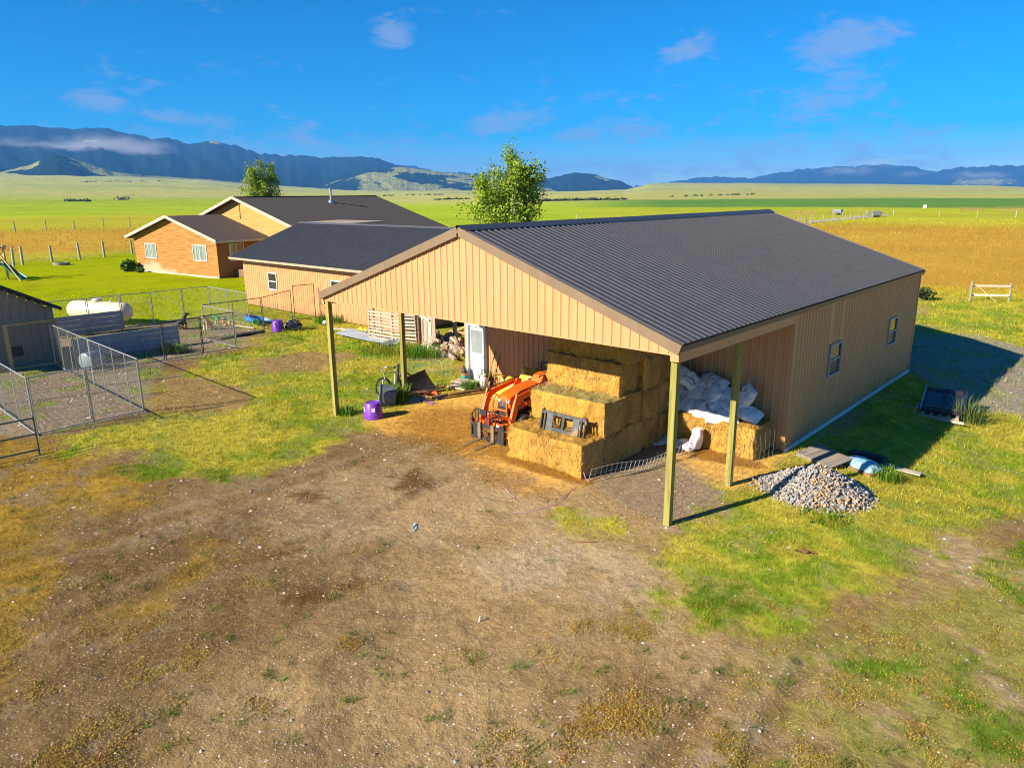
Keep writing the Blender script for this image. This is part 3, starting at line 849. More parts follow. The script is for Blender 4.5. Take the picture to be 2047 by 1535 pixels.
# ---------------------------------------------------------------- metal cladding
def metal_mat(name, c1, c2, rough=0.42, spec=0.5, metal=0.0, streak=0.25):
    m, nt, b = new_mat(name)
    N, L = nt.nodes.new, nt.links.new
    geo = N('ShaderNodeNewGeometry')
    mp = N('ShaderNodeMapping'); mp.inputs['Scale'].default_value = (1.6, 1.6, 0.22)
    L(geo.outputs['Position'], mp.inputs['Vector'])
    n = N('ShaderNodeTexNoise'); n.inputs['Scale'].default_value = 1.6; n.inputs['Detail'].default_value = 8; n.inputs['Roughness'].default_value = 0.65
    L(mp.outputs[0], n.inputs['Vector'])
    mr = N('ShaderNodeMapRange'); mr.inputs['From Min'].default_value = 0.3; mr.inputs['From Max'].default_value = 0.7
    L(n.outputs['Fac'], mr.inputs['Value'])
    mx = N('ShaderNodeMixRGB'); L(mr.outputs[0], mx.inputs['Fac'])
    mx.inputs['Color1'].default_value = (*c1, 1); mx.inputs['Color2'].default_value = (*c2, 1)
    # mud splash and dust along the foot of the sheets
    sx = N('ShaderNodeSeparateXYZ'); L(geo.outputs['Position'], sx.inputs[0])
    n4 = N('ShaderNodeTexNoise'); n4.inputs['Scale'].default_value = 3.5; n4.inputs['Detail'].default_value = 6; L(geo.outputs['Position'], n4.inputs['Vector'])
    q4 = N('ShaderNodeMath'); q4.operation = 'MULTIPLY_ADD'; L(n4.outputs['Fac'], q4.inputs[0]); q4.inputs[1].default_value = -1.1; L(sx.outputs['Z'], q4.inputs[2])
    r4 = N('ShaderNodeMapRange'); r4.inputs['From Min'].default_value = -0.10; r4.inputs['From Max'].default_value = -0.55; r4.inputs['To Max'].default_value = 0.6; L(q4.outputs[0], r4.inputs['Value'])
    m4 = N('ShaderNodeMixRGB'); L(r4.outputs[0], m4.inputs['Fac']); L(mx.outputs[0], m4.inputs['Color1']); m4.inputs['Color2'].default_value = (0.24, 0.16, 0.09, 1)
    L(m4.outputs[0], b.inputs['Base Color'])
    rr = N('ShaderNodeMapRange'); rr.inputs['To Min'].default_value = rough - 0.07; rr.inputs['To Max'].default_value = rough + 0.1
    L(n.outputs['Fac'], rr.inputs['Value']); L(rr.outputs[0], b.inputs['Roughness'])
    b.inputs['Specular IOR Level'].default_value = spec
    b.inputs['Metallic'].default_value = metal
    n2 = N('ShaderNodeTexNoise'); n2.inputs['Scale'].default_value = 2.2; n2.inputs['Detail'].default_value = 2
    L(geo.outputs['Position'], n2.inputs['Vector'])
    bp = N('ShaderNodeBump'); bp.inputs['Strength'].default_value = 0.25; bp.inputs['Distance'].default_value = 0.02
    L(n2.outputs['Fac'], bp.inputs['Height']); L(bp.outputs[0], b.inputs['Normal'])
    return m

M_TAN = metal_mat('tan_painted_steel', (0.495, 0.264, 0.118), (0.55, 0.297, 0.138), 0.42, 0.5)
M_ROOF = metal_mat('charcoal_roof_steel', (0.044, 0.045, 0.049), (0.056, 0.057, 0.061), 0.38, 0.5)
M_TRIM = metal_mat('bronze_trim_steel', (0.17, 0.12, 0.075), (0.20, 0.145, 0.09), 0.45, 0.5)
M_TRIMD = metal_mat('dark_bronze_trim', (0.085, 0.068, 0.048), (0.10, 0.08, 0.058), 0.4, 0.5)
M_WHITE = mat('white_paint', (0.62, 0.64, 0.66), (0.70, 0.71, 0.71), 0.5, scale=3)
M_GALV = mat('galvanised_steel', (0.36, 0.38, 0.39), (0.50, 0.52, 0.53), 0.42, metal=0.75, scale=9)
M_GLASS_D = mat('dark_window_glass', (0.015, 0.018, 0.02), (0.03, 0.034, 0.036), 0.06, scale=2, spec=0.9)

def wood_mat(name, c1, c2, axis='Z', scale=3.0, rough=0.8, bump=0.4, knots=True):
    m, nt, b = new_mat(name)
    N, L = nt.nodes.new, nt.links.new
    tc = N('ShaderNodeTexCoord'); mp = N('ShaderNodeMapping')
    s = {'X': (0.25, 6, 6), 'Y': (6, 0.25, 6), 'Z': (6, 6, 0.25)}[axis]
    mp.inputs['Scale'].default_value = s
    L(tc.outputs['Object'], mp.inputs['Vector'])
    n = N('ShaderNodeTexNoise'); n.inputs['Scale'].default_value = scale; n.inputs['Detail'].default_value = 7; n.inputs['Distortion'].default_value = 0.7
    L(mp.outputs[0], n.inputs['Vector'])
    mr = N('ShaderNodeMapRange'); mr.inputs['From Min'].default_value = 0.3; mr.inputs['From Max'].default_value = 0.7
    L(n.outputs['Fac'], mr.inputs['Value'])
    mx = N('ShaderNodeMixRGB'); L(mr.outputs[0], mx.inputs['Fac'])
    mx.inputs['Color1'].default_value = (*c1, 1); mx.inputs['Color2'].default_value = (*c2, 1)
    oi = N('ShaderNodeObjectInfo')
    rm = N('ShaderNodeMapRange'); rm.inputs['To Min'].default_value = 0.8; rm.inputs['To Max'].default_value = 1.2
    L(oi.outputs['Random'], rm.inputs['Value'])
    sc = N('ShaderNodeVectorMath'); sc.operation = 'SCALE'; L(mx.outputs[0], sc.inputs[0]); L(rm.outputs[0], sc.inputs['Scale'])
    L(sc.outputs[0], b.inputs['Base Color'])
    b.inputs['Roughness'].default_value = rough; b.inputs['Specular IOR Level'].default_value = 0.25
    bp = N('ShaderNodeBump'); bp.inputs['Strength'].default_value = bump; bp.inputs['Distance'].default_value = 0.01
    L(n.outputs['Fac'], bp.inputs['Height']); L(bp.outputs[0], b.inputs['Normal'])
    return m

M_POST = wood_mat('green_treated_post', (0.15, 0.145, 0.032), (0.34, 0.31, 0.09), 'Z')
M_WOODG = wood_mat('weathered_grey_wood', (0.30, 0.255, 0.20), (0.50, 0.43, 0.34), 'Z')
M_WOODGX = wood_mat('weathered_grey_plank', (0.30, 0.255, 0.20), (0.50, 0.43, 0.34), 'X')
M_WOODD = wood_mat('dark_weathered_plank', (0.17, 0.15, 0.125), (0.30, 0.265, 0.22), 'Y')
M_WOODB = wood_mat('brown_plank', (0.16, 0.09, 0.045), (0.28, 0.17, 0.09), 'X')
M_LUMBER = wood_mat('raw_lumber', (0.42, 0.27, 0.12), (0.55, 0.37, 0.18), 'Z')

PITCH_RIB = 0.2286
RIB_H = 0.021
def rib_profile(x0, x1, RIB_H=RIB_H):
    """points (x, proud) across a sheet from x0 to x1 with a trapezoid rib every 9 inches"""
    pts = []
    k0 = math.ceil((x0 - 0.03) / PITCH_RIB); k = k0
    pts.append((x0, 0.0))
    while True:
        c = k * PITCH_RIB + PITCH_RIB / 2
        if c > x1 - 0.035: break
        if c > x0 + 0.035:
            pts += [(c - 0.032, 0), (c - 0.014, RIB_H), (c + 0.014, RIB_H), (c + 0.032, 0)]
            for q in (PITCH_RIB / 3, PITCH_RIB * 2 / 3):
                if c + q < x1 - 0.02:
                    pts += [(c + q - 0.010, 0), (c + q, 0.004), (c + q + 0.010, 0)]
        k += 1
    pts.append((x1, 0.0))
    return pts

def wall_panels(parent, p0, p1, z0, ztop, out, m, name='wall_panel', width=3 * PITCH_RIB, skip=()):
    """vertical ribbed sheets on the line p0-p1; ztop is a function of distance along; out = outward normal"""
    p0, p1, out = Vector((*p0, 0)), Vector((*p1, 0)), Vector((*out, 0))
    d = (p1 - p0); ln = d.length; d.normalize()
    cuts = sorted({0.0, ln, *[q for s in skip for q in s[:2]], *[i * width for i in range(1, int(ln / width) + 1) if ln - i * width > 0.08]})
    cuts = [c for i, c in enumerate(cuts) if i == 0 or c - cuts[i - 1] > 0.03 or c == ln]
    for a, b in zip(cuts[:-1], cuts[1:]):
        spans = [(z0, None)]
        for (s0, s1, h0, h1) in skip:
            if a >= s0 - 1e-3 and b <= s1 + 1e-3:
                spans = [(h1, None)] if h0 <= z0 + 0.02 else [(z0, h0), (h1, None)]
        for zl, zh in spans:
            prof = rib_profile(a, b)
            vs, fs = [], []
            for (x, h) in prof:
                q = p0 + d * x + out * (h + 0.003)
                vs.append((q.x, q.y, zl)); vs.append((q.x, q.y, ztop(x) if zh is None else zh))
            for i in range(len(prof) - 1):
                fs.append((2 * i, 2 * i + 2, 2 * i + 3, 2 * i + 1))
            mb = MB().add(vs, fs)
            mb.build(name, m, parent, fix=False)

def roof_panel_mesh(name, length, m, width=4 * PITCH_RIB, x0=0.0):
    """sheet lying in local XY (x across the ribs, y down the slope), ribs up"""
    prof = rib_profile(0, width, 0.0235)
    vs, fs = [], []
    for (x, h) in prof:
        vs.append((x, 0, h)); vs.append((x, length, h))
    for i in range(len(prof) - 1):
        fs.append((2 * i, 2 * i + 1, 2 * i + 3, 2 * i + 2))
    e = len(vs)
    for (x, h) in prof:      # underside at the edges
        vs.append((x, 0, h - 0.004)); vs.append((x, length, h - 0.004))
    for i in range(len(prof) - 1):
        fs.append((e + 2 * i + 2, e + 2 * i + 3, e + 2 * i + 1, e + 2 * i))
        fs.append((2 * i + 1, e + 2 * i + 1, e + 2 * i + 3, 2 * i + 3))
    return MB().add(vs, fs).mesh(name, m, fix=False)

def lay_roof(parent, ridge0, ridge1, eave_drop, run, down, m, name='roof_panel'):
    """sheets side by side from ridge0 to ridge1, falling eave_drop over horizontal run towards `down`"""
    r0, r1 = Vector(ridge0), Vector(ridge1)
    ax = (r1 - r0); ln = ax.length; ax.normalize()
    dn = Vector((down[0] * run, down[1] * run, -eave_drop)); sl = dn.length; dn.normalize()
    w = 4 * PITCH_RIB
    up = ax.cross(dn)
    if up.z < 0:
        flip = True
        up = -up
    else: flip = False
    me_full = roof_panel_mesh(name, sl, m, w)
    n = int(ln / w)
    rest = ln - n * w
    me_last = roof_panel_mesh(name, sl, m, rest) if rest > 0.05 else None
    for i in range(n + (1 if me_last else 0)):
        me = me_full if i < n else me_last
        wd = w if i < n else rest
        o = link(name, me, parent)
        if flip:    # local x runs against the ridge axis so that ribs stay outside
            org = r0 + ax * (i * w + wd)
            X = -ax
        else:
            org = r0 + ax * (i * w); X = ax
        o.matrix_local = Matrix(((X.x, dn.x, up.x, org.x), (X.y, dn.y, up.y, org.y), (X.z, dn.z, up.z, org.z), (0, 0, 0, 1)))

def window(parent, c, w, h, out, frame_m, upper=None, lower=None, style='hung', depth=0.07, name='window'):
    """window unit centred at c on a wall with outward normal `out` (2-D); frame, rail and panes"""
    o2 = Vector((out[0], out[1], 0)); t = Vector((-out[1], out[0], 0))
    rot = Matrix(((t.x, o2.x, 0), (t.y, o2.y, 0), (0, 0, 1)))
    c = Vector(c)
    fw = 0.055
    mb = MB()
    for sx in (-1, 1): mb.box(c + rot @ Vector((sx * (w / 2 - fw / 2), 0.02, 0)), (fw, depth, h), rot)
    for sz in (-1, 1): mb.box(c + rot @ Vector((0, 0.021, sz * (h / 2 - fw / 2))), (w - 0.004, depth, fw), rot)
    win = mb.build(name, frame_m, parent, bevel=0.006)
    if style == 'hung':
        MB().box(c + rot @ Vector((0, 0.012, 0)), (w - 2 * fw, depth * 0.8, 0.05), rot).build('rail', frame_m, win)
        MB().box(c + rot @ Vector((0, 0.005, (h / 4 - fw / 4 + .006))), (w - 2 * fw, 0.012, h / 2 - fw - 0.012), rot).build('pane', upper, win)
        MB().box(c + rot @ Vector((0, -0.006, -(h / 4 - fw / 4 + .006))), (w - 2 * fw, 0.012, h / 2 - fw - 0.012), rot).build('pane', lower, win)
    else:
        MB().box(c + rot @ Vector((0, 0.012, 0)), (0.05, depth * 0.8, h - 2 * fw), rot).build('rail', frame_m, win)
        for sx, mm in ((-1, upper), (1, lower)):
            MB().box(c + rot @ Vector((sx * (w / 4 - fw / 4 + .006), -0.002 * sx, 0)), (w / 2 - fw - 0.012, 0.012, h - 2 * fw), rot).build('pane', mm, win)
    return win

M_PANE_UP = mat('clear_window_glass', (0.10, 0.10, 0.09), (0.13, 0.125, 0.11), 0.03, metal=0.85, scale=1.0)
M_PANE_UP2 = mat('screened_window_glass', (0.03, 0.032, 0.034), (0.045, 0.047, 0.05), 0.35, scale=30)

# ---------------------------------------------------------------- pole barn
BW, BD, BDW, BEAVE, BRIDGE = 12.19, 18.11, 6.0, 3.94, 6.02
SLOPE = (BRIDGE - BEAVE) / (BW / 2 + 0.08)
def build_barn():
    t = thing('pole_barn', 'tan metal pole barn with dark ribbed roof and open hay bay in front', 'barn', (0, 0, 0))
    def roof_under(x):           # underside of the sheets above wall line, x = world
        return BEAVE - 0.05 + (BW / 2 - abs(x + BW / 2)) * SLOPE
    # gable over the open bay
    wall_panels(t, (-BW - 0.02, -0.02), (0.02, -0.02), 3.72, lambda s: roof_under(-BW - 0.02 + s), (0, -1), M_TAN, 'gable_panel')
    MB().box((-BW / 2, -0.005, 3.705), (BW + 0.05, 0.06, 0.03)).build('gable_base_trim', M_TAN, t)
    # back of the gable: framing girt
    MB().box((-BW / 2, 0.10, 3.86), (BW - 0.3, 0.04, 0.28)).build('truss_girt', M_LUMBER, t)
    # closed part: front wall with the door, side walls, back wall
    door = (0.10, 1.10, 0.0, 2.22)
    wall_panels(t, (-BW, BDW), (0, BDW), 0.05, lambda s: roof_under(-BW + s) - 0.02, (0, -1), M_TAN, skip=[door])
    wins = [(9.30, 0.98, 2.03, 0.98), (15.08, 0.98, 2.03, 0.98)]
    sk = [(yc - BDW - w / 2 + .03, yc - BDW + w / 2 - .03, zc - h / 2 + .03, zc + h / 2 - .03) for (yc, w, zc, h) in wins]
    wall_panels(t, (0, BDW), (0, BD), 0.05, lambda s: BEAVE - 0.06, (1, 0), M_TAN, skip=sk)
    wall_panels(t, (-BW, BD), (-BW, BDW), 0.05, lambda s: BEAVE - 0.06, (-1, 0), M_TAN)
    wall_panels(t, (0, BD), (-BW, BD), 0.05, lambda s: roof_under(-s) - 0.02, (0, 1), M_TAN)
    # corner trims
    for (x, y) in ((0.012, BDW - 0.012), (0.012, BD + 0.012), (-BW - 0.012, BDW - 0.012), (-BW - 0.012, BD + 0.012)):
        sx = 1 if x > -1 else -1; sy = -1 if y < 10 else 1
        mb = MB().box((x - sx * 0.035, y + sy * 0.016, (BEAVE - 0.1) / 2 + 0.02), (0.10, 0.012, BEAVE - 0.16))
        mb.box((x + sx * 0.016, y - sy * 0.035, (BEAVE - 0.1) / 2 + 0.02), (0.012, 0.10, BEAVE - 0.16))
        mb.build('corner_trim', M_TAN, t)
    # pale footing strip
    MB().box((0.03, (BDW + BD) / 2, 0.02), (0.05, BD - BDW, 0.16)).build('base_flashing', M_WHITE, t)
    MB().box((-BW / 2 + 0.5, BDW - 0.02, -0.02), (BW - 1.1, 0.06, 0.12)).build('base_flashing', M_TAN, t)
    # windows in the long wall
    for (yc, w, zc, h) in wins:
        window(t, (0.01, yc, zc), w, h, (1, 0), mat('grey_vinyl', (0.30, 0.30, 0.28), (0.36, 0.36, 0.34), 0.5), M_PANE_UP, M_PANE_UP2)
    # door in the open bay
    dx = -BW + 0.60
    mb = MB()
    for s in (-1, 1): mb.box((dx + s * 0.455, BDW - 0.02, 1.13), (0.09, 0.14, 2.18))
    mb.box((dx, BDW - 0.021, 2.175), (1.0 - 0.18 + 0.18, 0.141, 0.09))
    fr = mb.build('door_frame', M_WHITE, t, bevel=0.006)
    dr = MB().box((dx, BDW + 0.03, 1.10), (0.815, 0.045, 2.05)).build('door', M_WHITE, t, bevel=0.005)
    MB().box((dx, BDW + 0.003, 1.55), (0.60, 0.016, 0.86)).build('pane', mat('pale_door_glass', (0.20, 0.24, 0.27), (0.27, 0.31, 0.33), 0.12, scale=1.5), dr)
    mb = MB()
    for s in (-1, 1): mb.box((dx + s * 0.31, BDW - 0.004, 1.55), (0.035, 0.03, 0.92)); mb.box((dx, BDW - 0.0045, 1.55 + s * 0.445), (0.585, 0.029, 0.035))
    mb.build('light_frame', M_WHITE, dr)
    MB().ball((dx + 0.34, BDW - 0.04, 1.02), 0.035).box((dx + 0.34, BDW - 0.01, 1.02), (0.06, 0.05, 0.06)).build('handle', M_GALV, dr, smooth=40)
    MB().box((dx, BDW - 0.02, 0.035), (0.84, 0.12, 0.04)).build('threshold', M_GALV, t)
    MB().box((dx + 0.42, BDW - 0.12, 2.33), (0.20, 0.16, 0.12)).build('door_lamp', M_TRIMD, t, bevel=0.02)
    # posts of the open bay
    P = 0.145
    for (x, y, h) in ((-0.075, 0.08, 3.62), (-0.075, 2.92, 3.60), (-BW + 0.075, 0.08, 3.70), (-BW + 0.075, 2.92, 3.60)):
        MB().box((x, y, h / 2 - 0.2), (P, P, h + 0.4)).build('post', M_POST, t, bevel=0.008)
    # headers along both eaves of the bay
    MB().box((0.045, (BDW - 0.03) / 2 - 0.03, 3.72), (0.05, BDW - 0.05, 0.31)).build('eave_header', M_TAN, t)
    MB().box((-0.20, BDW / 2, 3.74), (0.04, BDW - 0.2, 0.26)).build('inner_header', M_LUMBER, t)
    MB().box((-BW - 0.045, (BDW - 0.03) / 2 - 0.03, 3.72), (0.05, BDW - 0.05, 0.31)).build('eave_header', M_TAN, t)
    MB().box((-BW + 0.20, BDW / 2, 3.74), (0.04, BDW - 0.2, 0.26)).build('inner_header', M_LUMBER, t)
    MB().box((-0.03, -0.045, 3.66), (0.19, 0.05, 0.16)).build('corner_cap', M_TAN, t)
    # roof sheets
    half = BW / 2 + 0.10
    drop = half * SLOPE
    top = BRIDGE + 0.0
    lay_roof(t, (-BW / 2, -0.06, top), (-BW / 2, BD + 0.06, top), drop, half, (1, 0), M_ROOF)
    lay_roof(t, (-BW / 2, -0.06, top), (-BW / 2, BD + 0.06, top), drop, half, (-1, 0), M_ROOF)
    # trims
    for s in (1, -1):
        a = Vector((-BW / 2, -0.095, top + 0.012)); b = Vector((-BW / 2 + s * (half + 0.01), -0.095, top - drop - 0.012))
        MB().beam(a - Vector((0, 0, 0.085)), b - Vector((0, 0, 0.085)), 0.07, 0.215).build('rake_trim', M_TRIM, t)
        a2, b2 = Vector((-BW / 2, BD + 0.095, top + 0.012)), Vector((-BW / 2 + s * (half + 0.01), BD + 0.095, top - drop - 0.012))
        MB().beam(a2 - Vector((0, 0, 0.085)), b2 - Vector((0, 0, 0.085)), 0.07, 0.215).build('rake_trim', M_TRIM, t)
        x = -BW / 2 + s * (half - 0.005)
        MB().box((x, BD / 2, top - drop - 0.085), (0.05, BD + 0.10, 0.11)).build('eave_trim', M_TRIMD, t)
    nt_ = 12
    for i in range(6):      # ridge cap in lengths
        y0 = -0.13 + (BD + 0.26) * i / 6; y1 = -0.13 + (BD + 0.26) * (i + 1) / 6 + 0.06
        if i == 5: y1 -= 0.06
        lift = 0.004 * (i % 2)
        mb = MB()
        for s in (1, -1):
            mb.add([(-BW / 2, y0, top + 0.075 + lift), (-BW / 2, y1, top + 0.075 + lift), (-BW / 2 + s * 0.22, y1, top + 0.035 + lift - 0.22 * SLOPE), (-BW / 2 + s * 0.22, y0, top + 0.035 + lift - 0.22 * SLOPE)], [(0, 1, 2, 3)])
            mb.add([(-BW / 2 + s * 0.22, y0, top + 0.035 + lift - 0.22 * SLOPE), (-BW / 2 + s * 0.22, y1, top + 0.035 + lift - 0.22 * SLOPE), (-BW / 2 + s * 0.225, y1, top + 0.012 - 0.22 * SLOPE), (-BW / 2 + s * 0.225, y0, top + 0.012 - 0.22 * SLOPE)], [(0, 1, 2, 3)])
        mb.build('ridge_cap', M_ROOF, t)
    # trusses inside the open bay
    for y in (0.16, 2.95):
        mb = MB()
        mb.beam((-BW + 0.1, y, 3.80), (-0.1, y, 3.80), 0.04, 0.14)
        for s in (1, -1):
            mb.beam((-BW / 2, y, top - 0.14), (-BW / 2 + s * (BW / 2 - 0.1), y, top - drop - 0.04), 0.038, 0.14)
            mb.beam((-BW / 2, y, top - 0.2), (-BW / 2 + s * 2.0, y, 3.82), 0.038, 0.09)
            mb.beam((-BW / 2 + s * 3.0, y, top - drop * 0.5 - 0.16), (-BW / 2 + s * 2.0, y, 3.82), 0.038, 0.09)
        mb.build('truss', M_LUMBER, t)
    return t
barn = build_barn()
# ---------------------------------------------------------------- hay bales
def hay_material():
    m, nt, b = new_mat('cut_hay')
    N, L = nt.nodes.new, nt.links.new
    at = N('ShaderNodeAttribute'); at.attribute_name = 'col'
    tc = N('ShaderNodeTexCoord'); mp = N('ShaderNodeMapping'); mp.inputs['Scale'].default_value = (1.0, 1.0, 0.26)
    L(tc.outputs['Object'], mp.inputs['Vector'])
    oi = N('ShaderNodeObjectInfo')
    sh = N('ShaderNodeVectorMath'); sh.operation = 'ADD'; L(mp.outputs[0], sh.inputs[0])
    cm = N('ShaderNodeVectorMath'); cm.operation = 'SCALE'; cm.inputs[0].default_value = (31, 17, 23); L(oi.outputs['Random'], cm.inputs['Scale'])
    L(cm.outputs[0], sh.inputs[1])
    n = N('ShaderNodeTexNoise'); n.inputs['Scale'].default_value = 25; n.inputs['Detail'].default_value = 6; n.inputs['Roughness'].default_value = 0.75; n.inputs['Distortion'].default_value = 1.2
    L(sh.outputs[0], n.inputs['Vector'])
    mr = N('ShaderNodeMapRange'); mr.inputs['From Min'].default_value = 0.3; mr.inputs['From Max'].default_value = 0.7; mr.inputs['To Min'].default_value = 0.42; mr.inputs['To Max'].default_value = 1.58
    L(n.outputs['Fac'], mr.inputs['Value'])
    n3 = N('ShaderNodeTexNoise'); n3.inputs['Scale'].default_value = 3.2; n3.inputs['Detail'].default_value = 3
    L(sh.outputs[0], n3.inputs['Vector'])
    m3 = N('ShaderNodeMapRange'); m3.inputs['From Min'].default_value = 0.3; m3.inputs['From Max'].default_value = 0.7; m3.inputs['To Min'].default_value = 0.78; m3.inputs['To Max'].default_value = 1.2
    L(n3.outputs['Fac'], m3.inputs['Value'])
    mm = N('ShaderNodeMath'); mm.operation = 'MULTIPLY'; L(mr.outputs[0], mm.inputs[0]); L(m3.outputs[0], mm.inputs[1])
    sc = N('ShaderNodeVectorMath'); sc.operation = 'SCALE'; L(at.outputs['Color'], sc.inputs[0]); L(mm.outputs[0], sc.inputs['Scale'])
    L(sc.outputs[0], b.inputs['Base Color'])
    b.inputs['Roughness'].default_value = 0.85; b.inputs['Specular IOR Level'].default_value = 0.2
    bp = N('ShaderNodeBump'); bp.inputs['Strength'].default_value = 1.0; bp.inputs['Distance'].default_value = 0.05
    L(n.outputs['Fac'], bp.inputs['Height']); L(bp.outputs[0], b.inputs['Normal'])
    return m
M_HAY = hay_material()
HAY = np.array((0.53, 0.295, 0.055)); HAYTOP = np.array((0.38, 0.33, 0.12)); HAYDRY = np.array((0.55, 0.36, 0.11))

def bale_mesh(seed, lx=2.46, ly=0.905, lz=0.872, top=HAYTOP, straws=2600, rough=0.075):
    rng = np.random.default_rng(seed)
    V, F, Cc = [], [], []
    def face(o, u, v, nu, nv, nrm, colr):
        base = sum(len(q) for q in V)
        a, b = np.meshgrid(np.linspace(0, 1, nu), np.linspace(0, 1, nv))
        P = np.array(o)[None] + a.ravel()[:, None] * np.array(u)[None] + b.ravel()[:, None] * np.array(v)[None]
        V.append(P); Cc.append(np.repeat(colr[None], len(P), 0))
        i = np.arange(nv - 1)[:, None]; j = np.arange(nu - 1)[None]
        q = np.stack([i * nu + j, i * nu + j + 1, (i + 1) * nu + j + 1, (i + 1) * nu + j], -1).reshape(-1, 4) + base
        F.append(q)
    x, y = lx / 2, ly / 2
    nx, ny, nz = 46, 18, 18
    face((-x, -y, 0), (lx, 0, 0), (0, 0, lz), nx, nz, 0, HAY)
    face((x, y, 0), (-lx, 0, 0), (0, 0, lz), nx, nz, 0, HAY)
    face((x, -y, 0), (0, ly, 0), (0, 0, lz), ny, nz, 0, HAYDRY * 0.85)
    face((-x, y, 0), (0, -ly, 0), (0, 0, lz), ny, nz, 0, HAYDRY * 0.85)
    face((-x, -y, lz), (lx, 0, 0), (0, ly, 0), nx, ny, 0, top)
    face((-x, y, 0), (lx, 0, 0), (0, -ly, 0), nx, ny, 0, HAY)
    P = np.concatenate(V); F = np.concatenate(F); Cc = np.concatenate(Cc)
    # rounded, tufted surface: push in near edges, out with noise (same displacement for shared edge points)
    c = np.array((0, 0, lz / 2)); h = np.array((x, y, lz / 2))
    q = (P - c) / h
    ex = np.sort(np.abs(q), 1)
    near_edge = np.clip((ex[:, 1] - 0.86) / 0.14, 0, 1)
    d = P - c
    shr = 1 - 0.022 * near_edge[:, None]
    P2 = c + d * shr
    nn = fbm(P[:, 0] * 5 + P[:, 1] * 3.1 + seed, P[:, 2] * 5 + P[:, 1] * 4.3, seed, 4) - 0.5
    nl = fbm(P[:, 0] * 1.3 + seed, P[:, 2] * 1.5 + P[:, 1] * 1.7, seed + 4, 3) - 0.5
    dirn = np.sign(q) * (np.abs(q) > 0.98)
    P2 = P2 + dirn * (nn * rough * 1.6 + nl * rough * 1.4)[:, None]
    P2[:, 2] = np.maximum(P2[:, 2], 0.002)
    tri = np.concatenate([F[:, [0, 1, 2]], F[:, [0, 2, 3]]])
    # loose straws standing off the faces
    n = straws
    fi = rng.choice(6, n, p=(0.34, 0.05, 0.20, 0.04, 0.37, 0.0))
    nrm = np.array([(0, -1, 0), (0, 1, 0), (1, 0, 0), (-1, 0, 0), (0, 0, 1), (0, 0, -1)], float)[fi]
    pos = rng.uniform(-1, 1, (n, 3)); pos[:, 0] *= x * 0.985; pos[:, 1] *= y * 0.97; pos[:, 2] = (pos[:, 2] * 0.97 * 0.5 + 0.5) * lz
    edge = rng.random(n) < 0.3
    pos[edge & (fi == 2), 2] = lz * rng.uniform(0.88, 0.98, (edge & (fi == 2)).sum())
    pos[edge & (fi == 0), 0] *= 1
    ax = np.argmax(np.abs(nrm), 1)
    ext = np.array([x, y, 0])
    for k in range(n):
        if ax[k] == 2: pos[k, 2] = lz * 0.985
        else: pos[k, ax[k]] = nrm[k, ax[k]] * ext[ax[k]] * 0.985
    t = rng.normal(0, 1, (n, 3)); t[fi != 4, 2] *= 2.2
    t -= nrm * np.sum(t * nrm, 1)[:, None]; t /= np.linalg.norm(t, axis=1)[:, None]
    dirv = t * 0.9 + nrm * rng.uniform(0.12, 0.75, n)[:, None]
    ln = rng.uniform(0.05, 0.20, n); w = rng.uniform(0.004, 0.010, n)
    sidev = np.cross(dirv, nrm); sidev /= (np.linalg.norm(sidev, axis=1)[:, None] + 1e-6)
    A = pos - sidev * w[:, None]; B = pos + sidev * w[:, None]; T = pos + dirv * ln[:, None]
    sv = np.stack([A, B, T], 1).reshape(-1, 3)
    k = len(P2)
    st = (np.arange(n * 3) + k).reshape(-1, 3)
    sc = np.repeat((np.where((fi == 4)[:, None], top * 0.6 + HAYDRY * 0.5, HAYDRY) * rng.uniform(0.75, 1.35, n)[:, None]), 3, 0)
    return np_mesh('hay_bale', np.concatenate([P2, sv]), np.concatenate([tri, st]), M_HAY, np.concatenate([Cc, sc]))

BALES = [bale_mesh(100), bale_mesh(101), bale_mesh(102, top=HAY * np.array((0.95, 1.0, 1.1)))]
ROWS = [1.31, 2.19, 3.06, 3.95, 4.84]
row_word = ['front row', 'second row', 'third row', 'fourth row', 'back row']
lev_word = ['bottom', 'second layer', 'third layer', 'top layer']
heights = [1, 2, 4, 4, 4]
for r in range(5):
    for l in range(heights[r]):
        me = BALES[2] if (r, l) == (0, 0) else BALES[(r * 3 + l * 2) % 2]
        dx = random.uniform(-0.05, 0.05); yy = ROWS[r]
        if l == 3: yy += 0.06 if r == 2 else 0.03
        o = link('hay_bale', me, None, (-4.13 + dx - (0.10 if r == 2 and l == 2 else 0), yy, l * 0.862), random.uniform(-0.02, 0.02) + (math.pi if (r + l) % 3 == 2 else 0))
        if (r, l) == (0, 0): lab = 'lowest golden hay bale at the front carrying the black steel frame'
        elif (r, l) == (1, 1): lab = 'hay bale with pale green top two layers up behind the black frame'
        elif (r, l) == (2, 2): lab = 'hay bale half in sun, third layer up, under the gable shadow line'
        elif l == 3: lab = 'shaded hay bale in the top layer of the stack, %s' % row_word[r]
        else: lab = 'hay bale in the %s of the stack, %s from the yard' % (lev_word[l] if l else 'bottom layer', row_word[r])
        tag(o, lab, 'hay bale', 'hay bales stacked in the open bay')
o = link('hay_bale', bale_mesh(105, 2.44, 1.05, 0.88, top=HAY, straws=2200, rough=0.08), None, (-1.55, 5.33, 0), 0.02)
tag(o, 'lone golden hay bale against the back wall, heaped with white sacks', 'hay bale', 'hay bales stacked in the open bay')
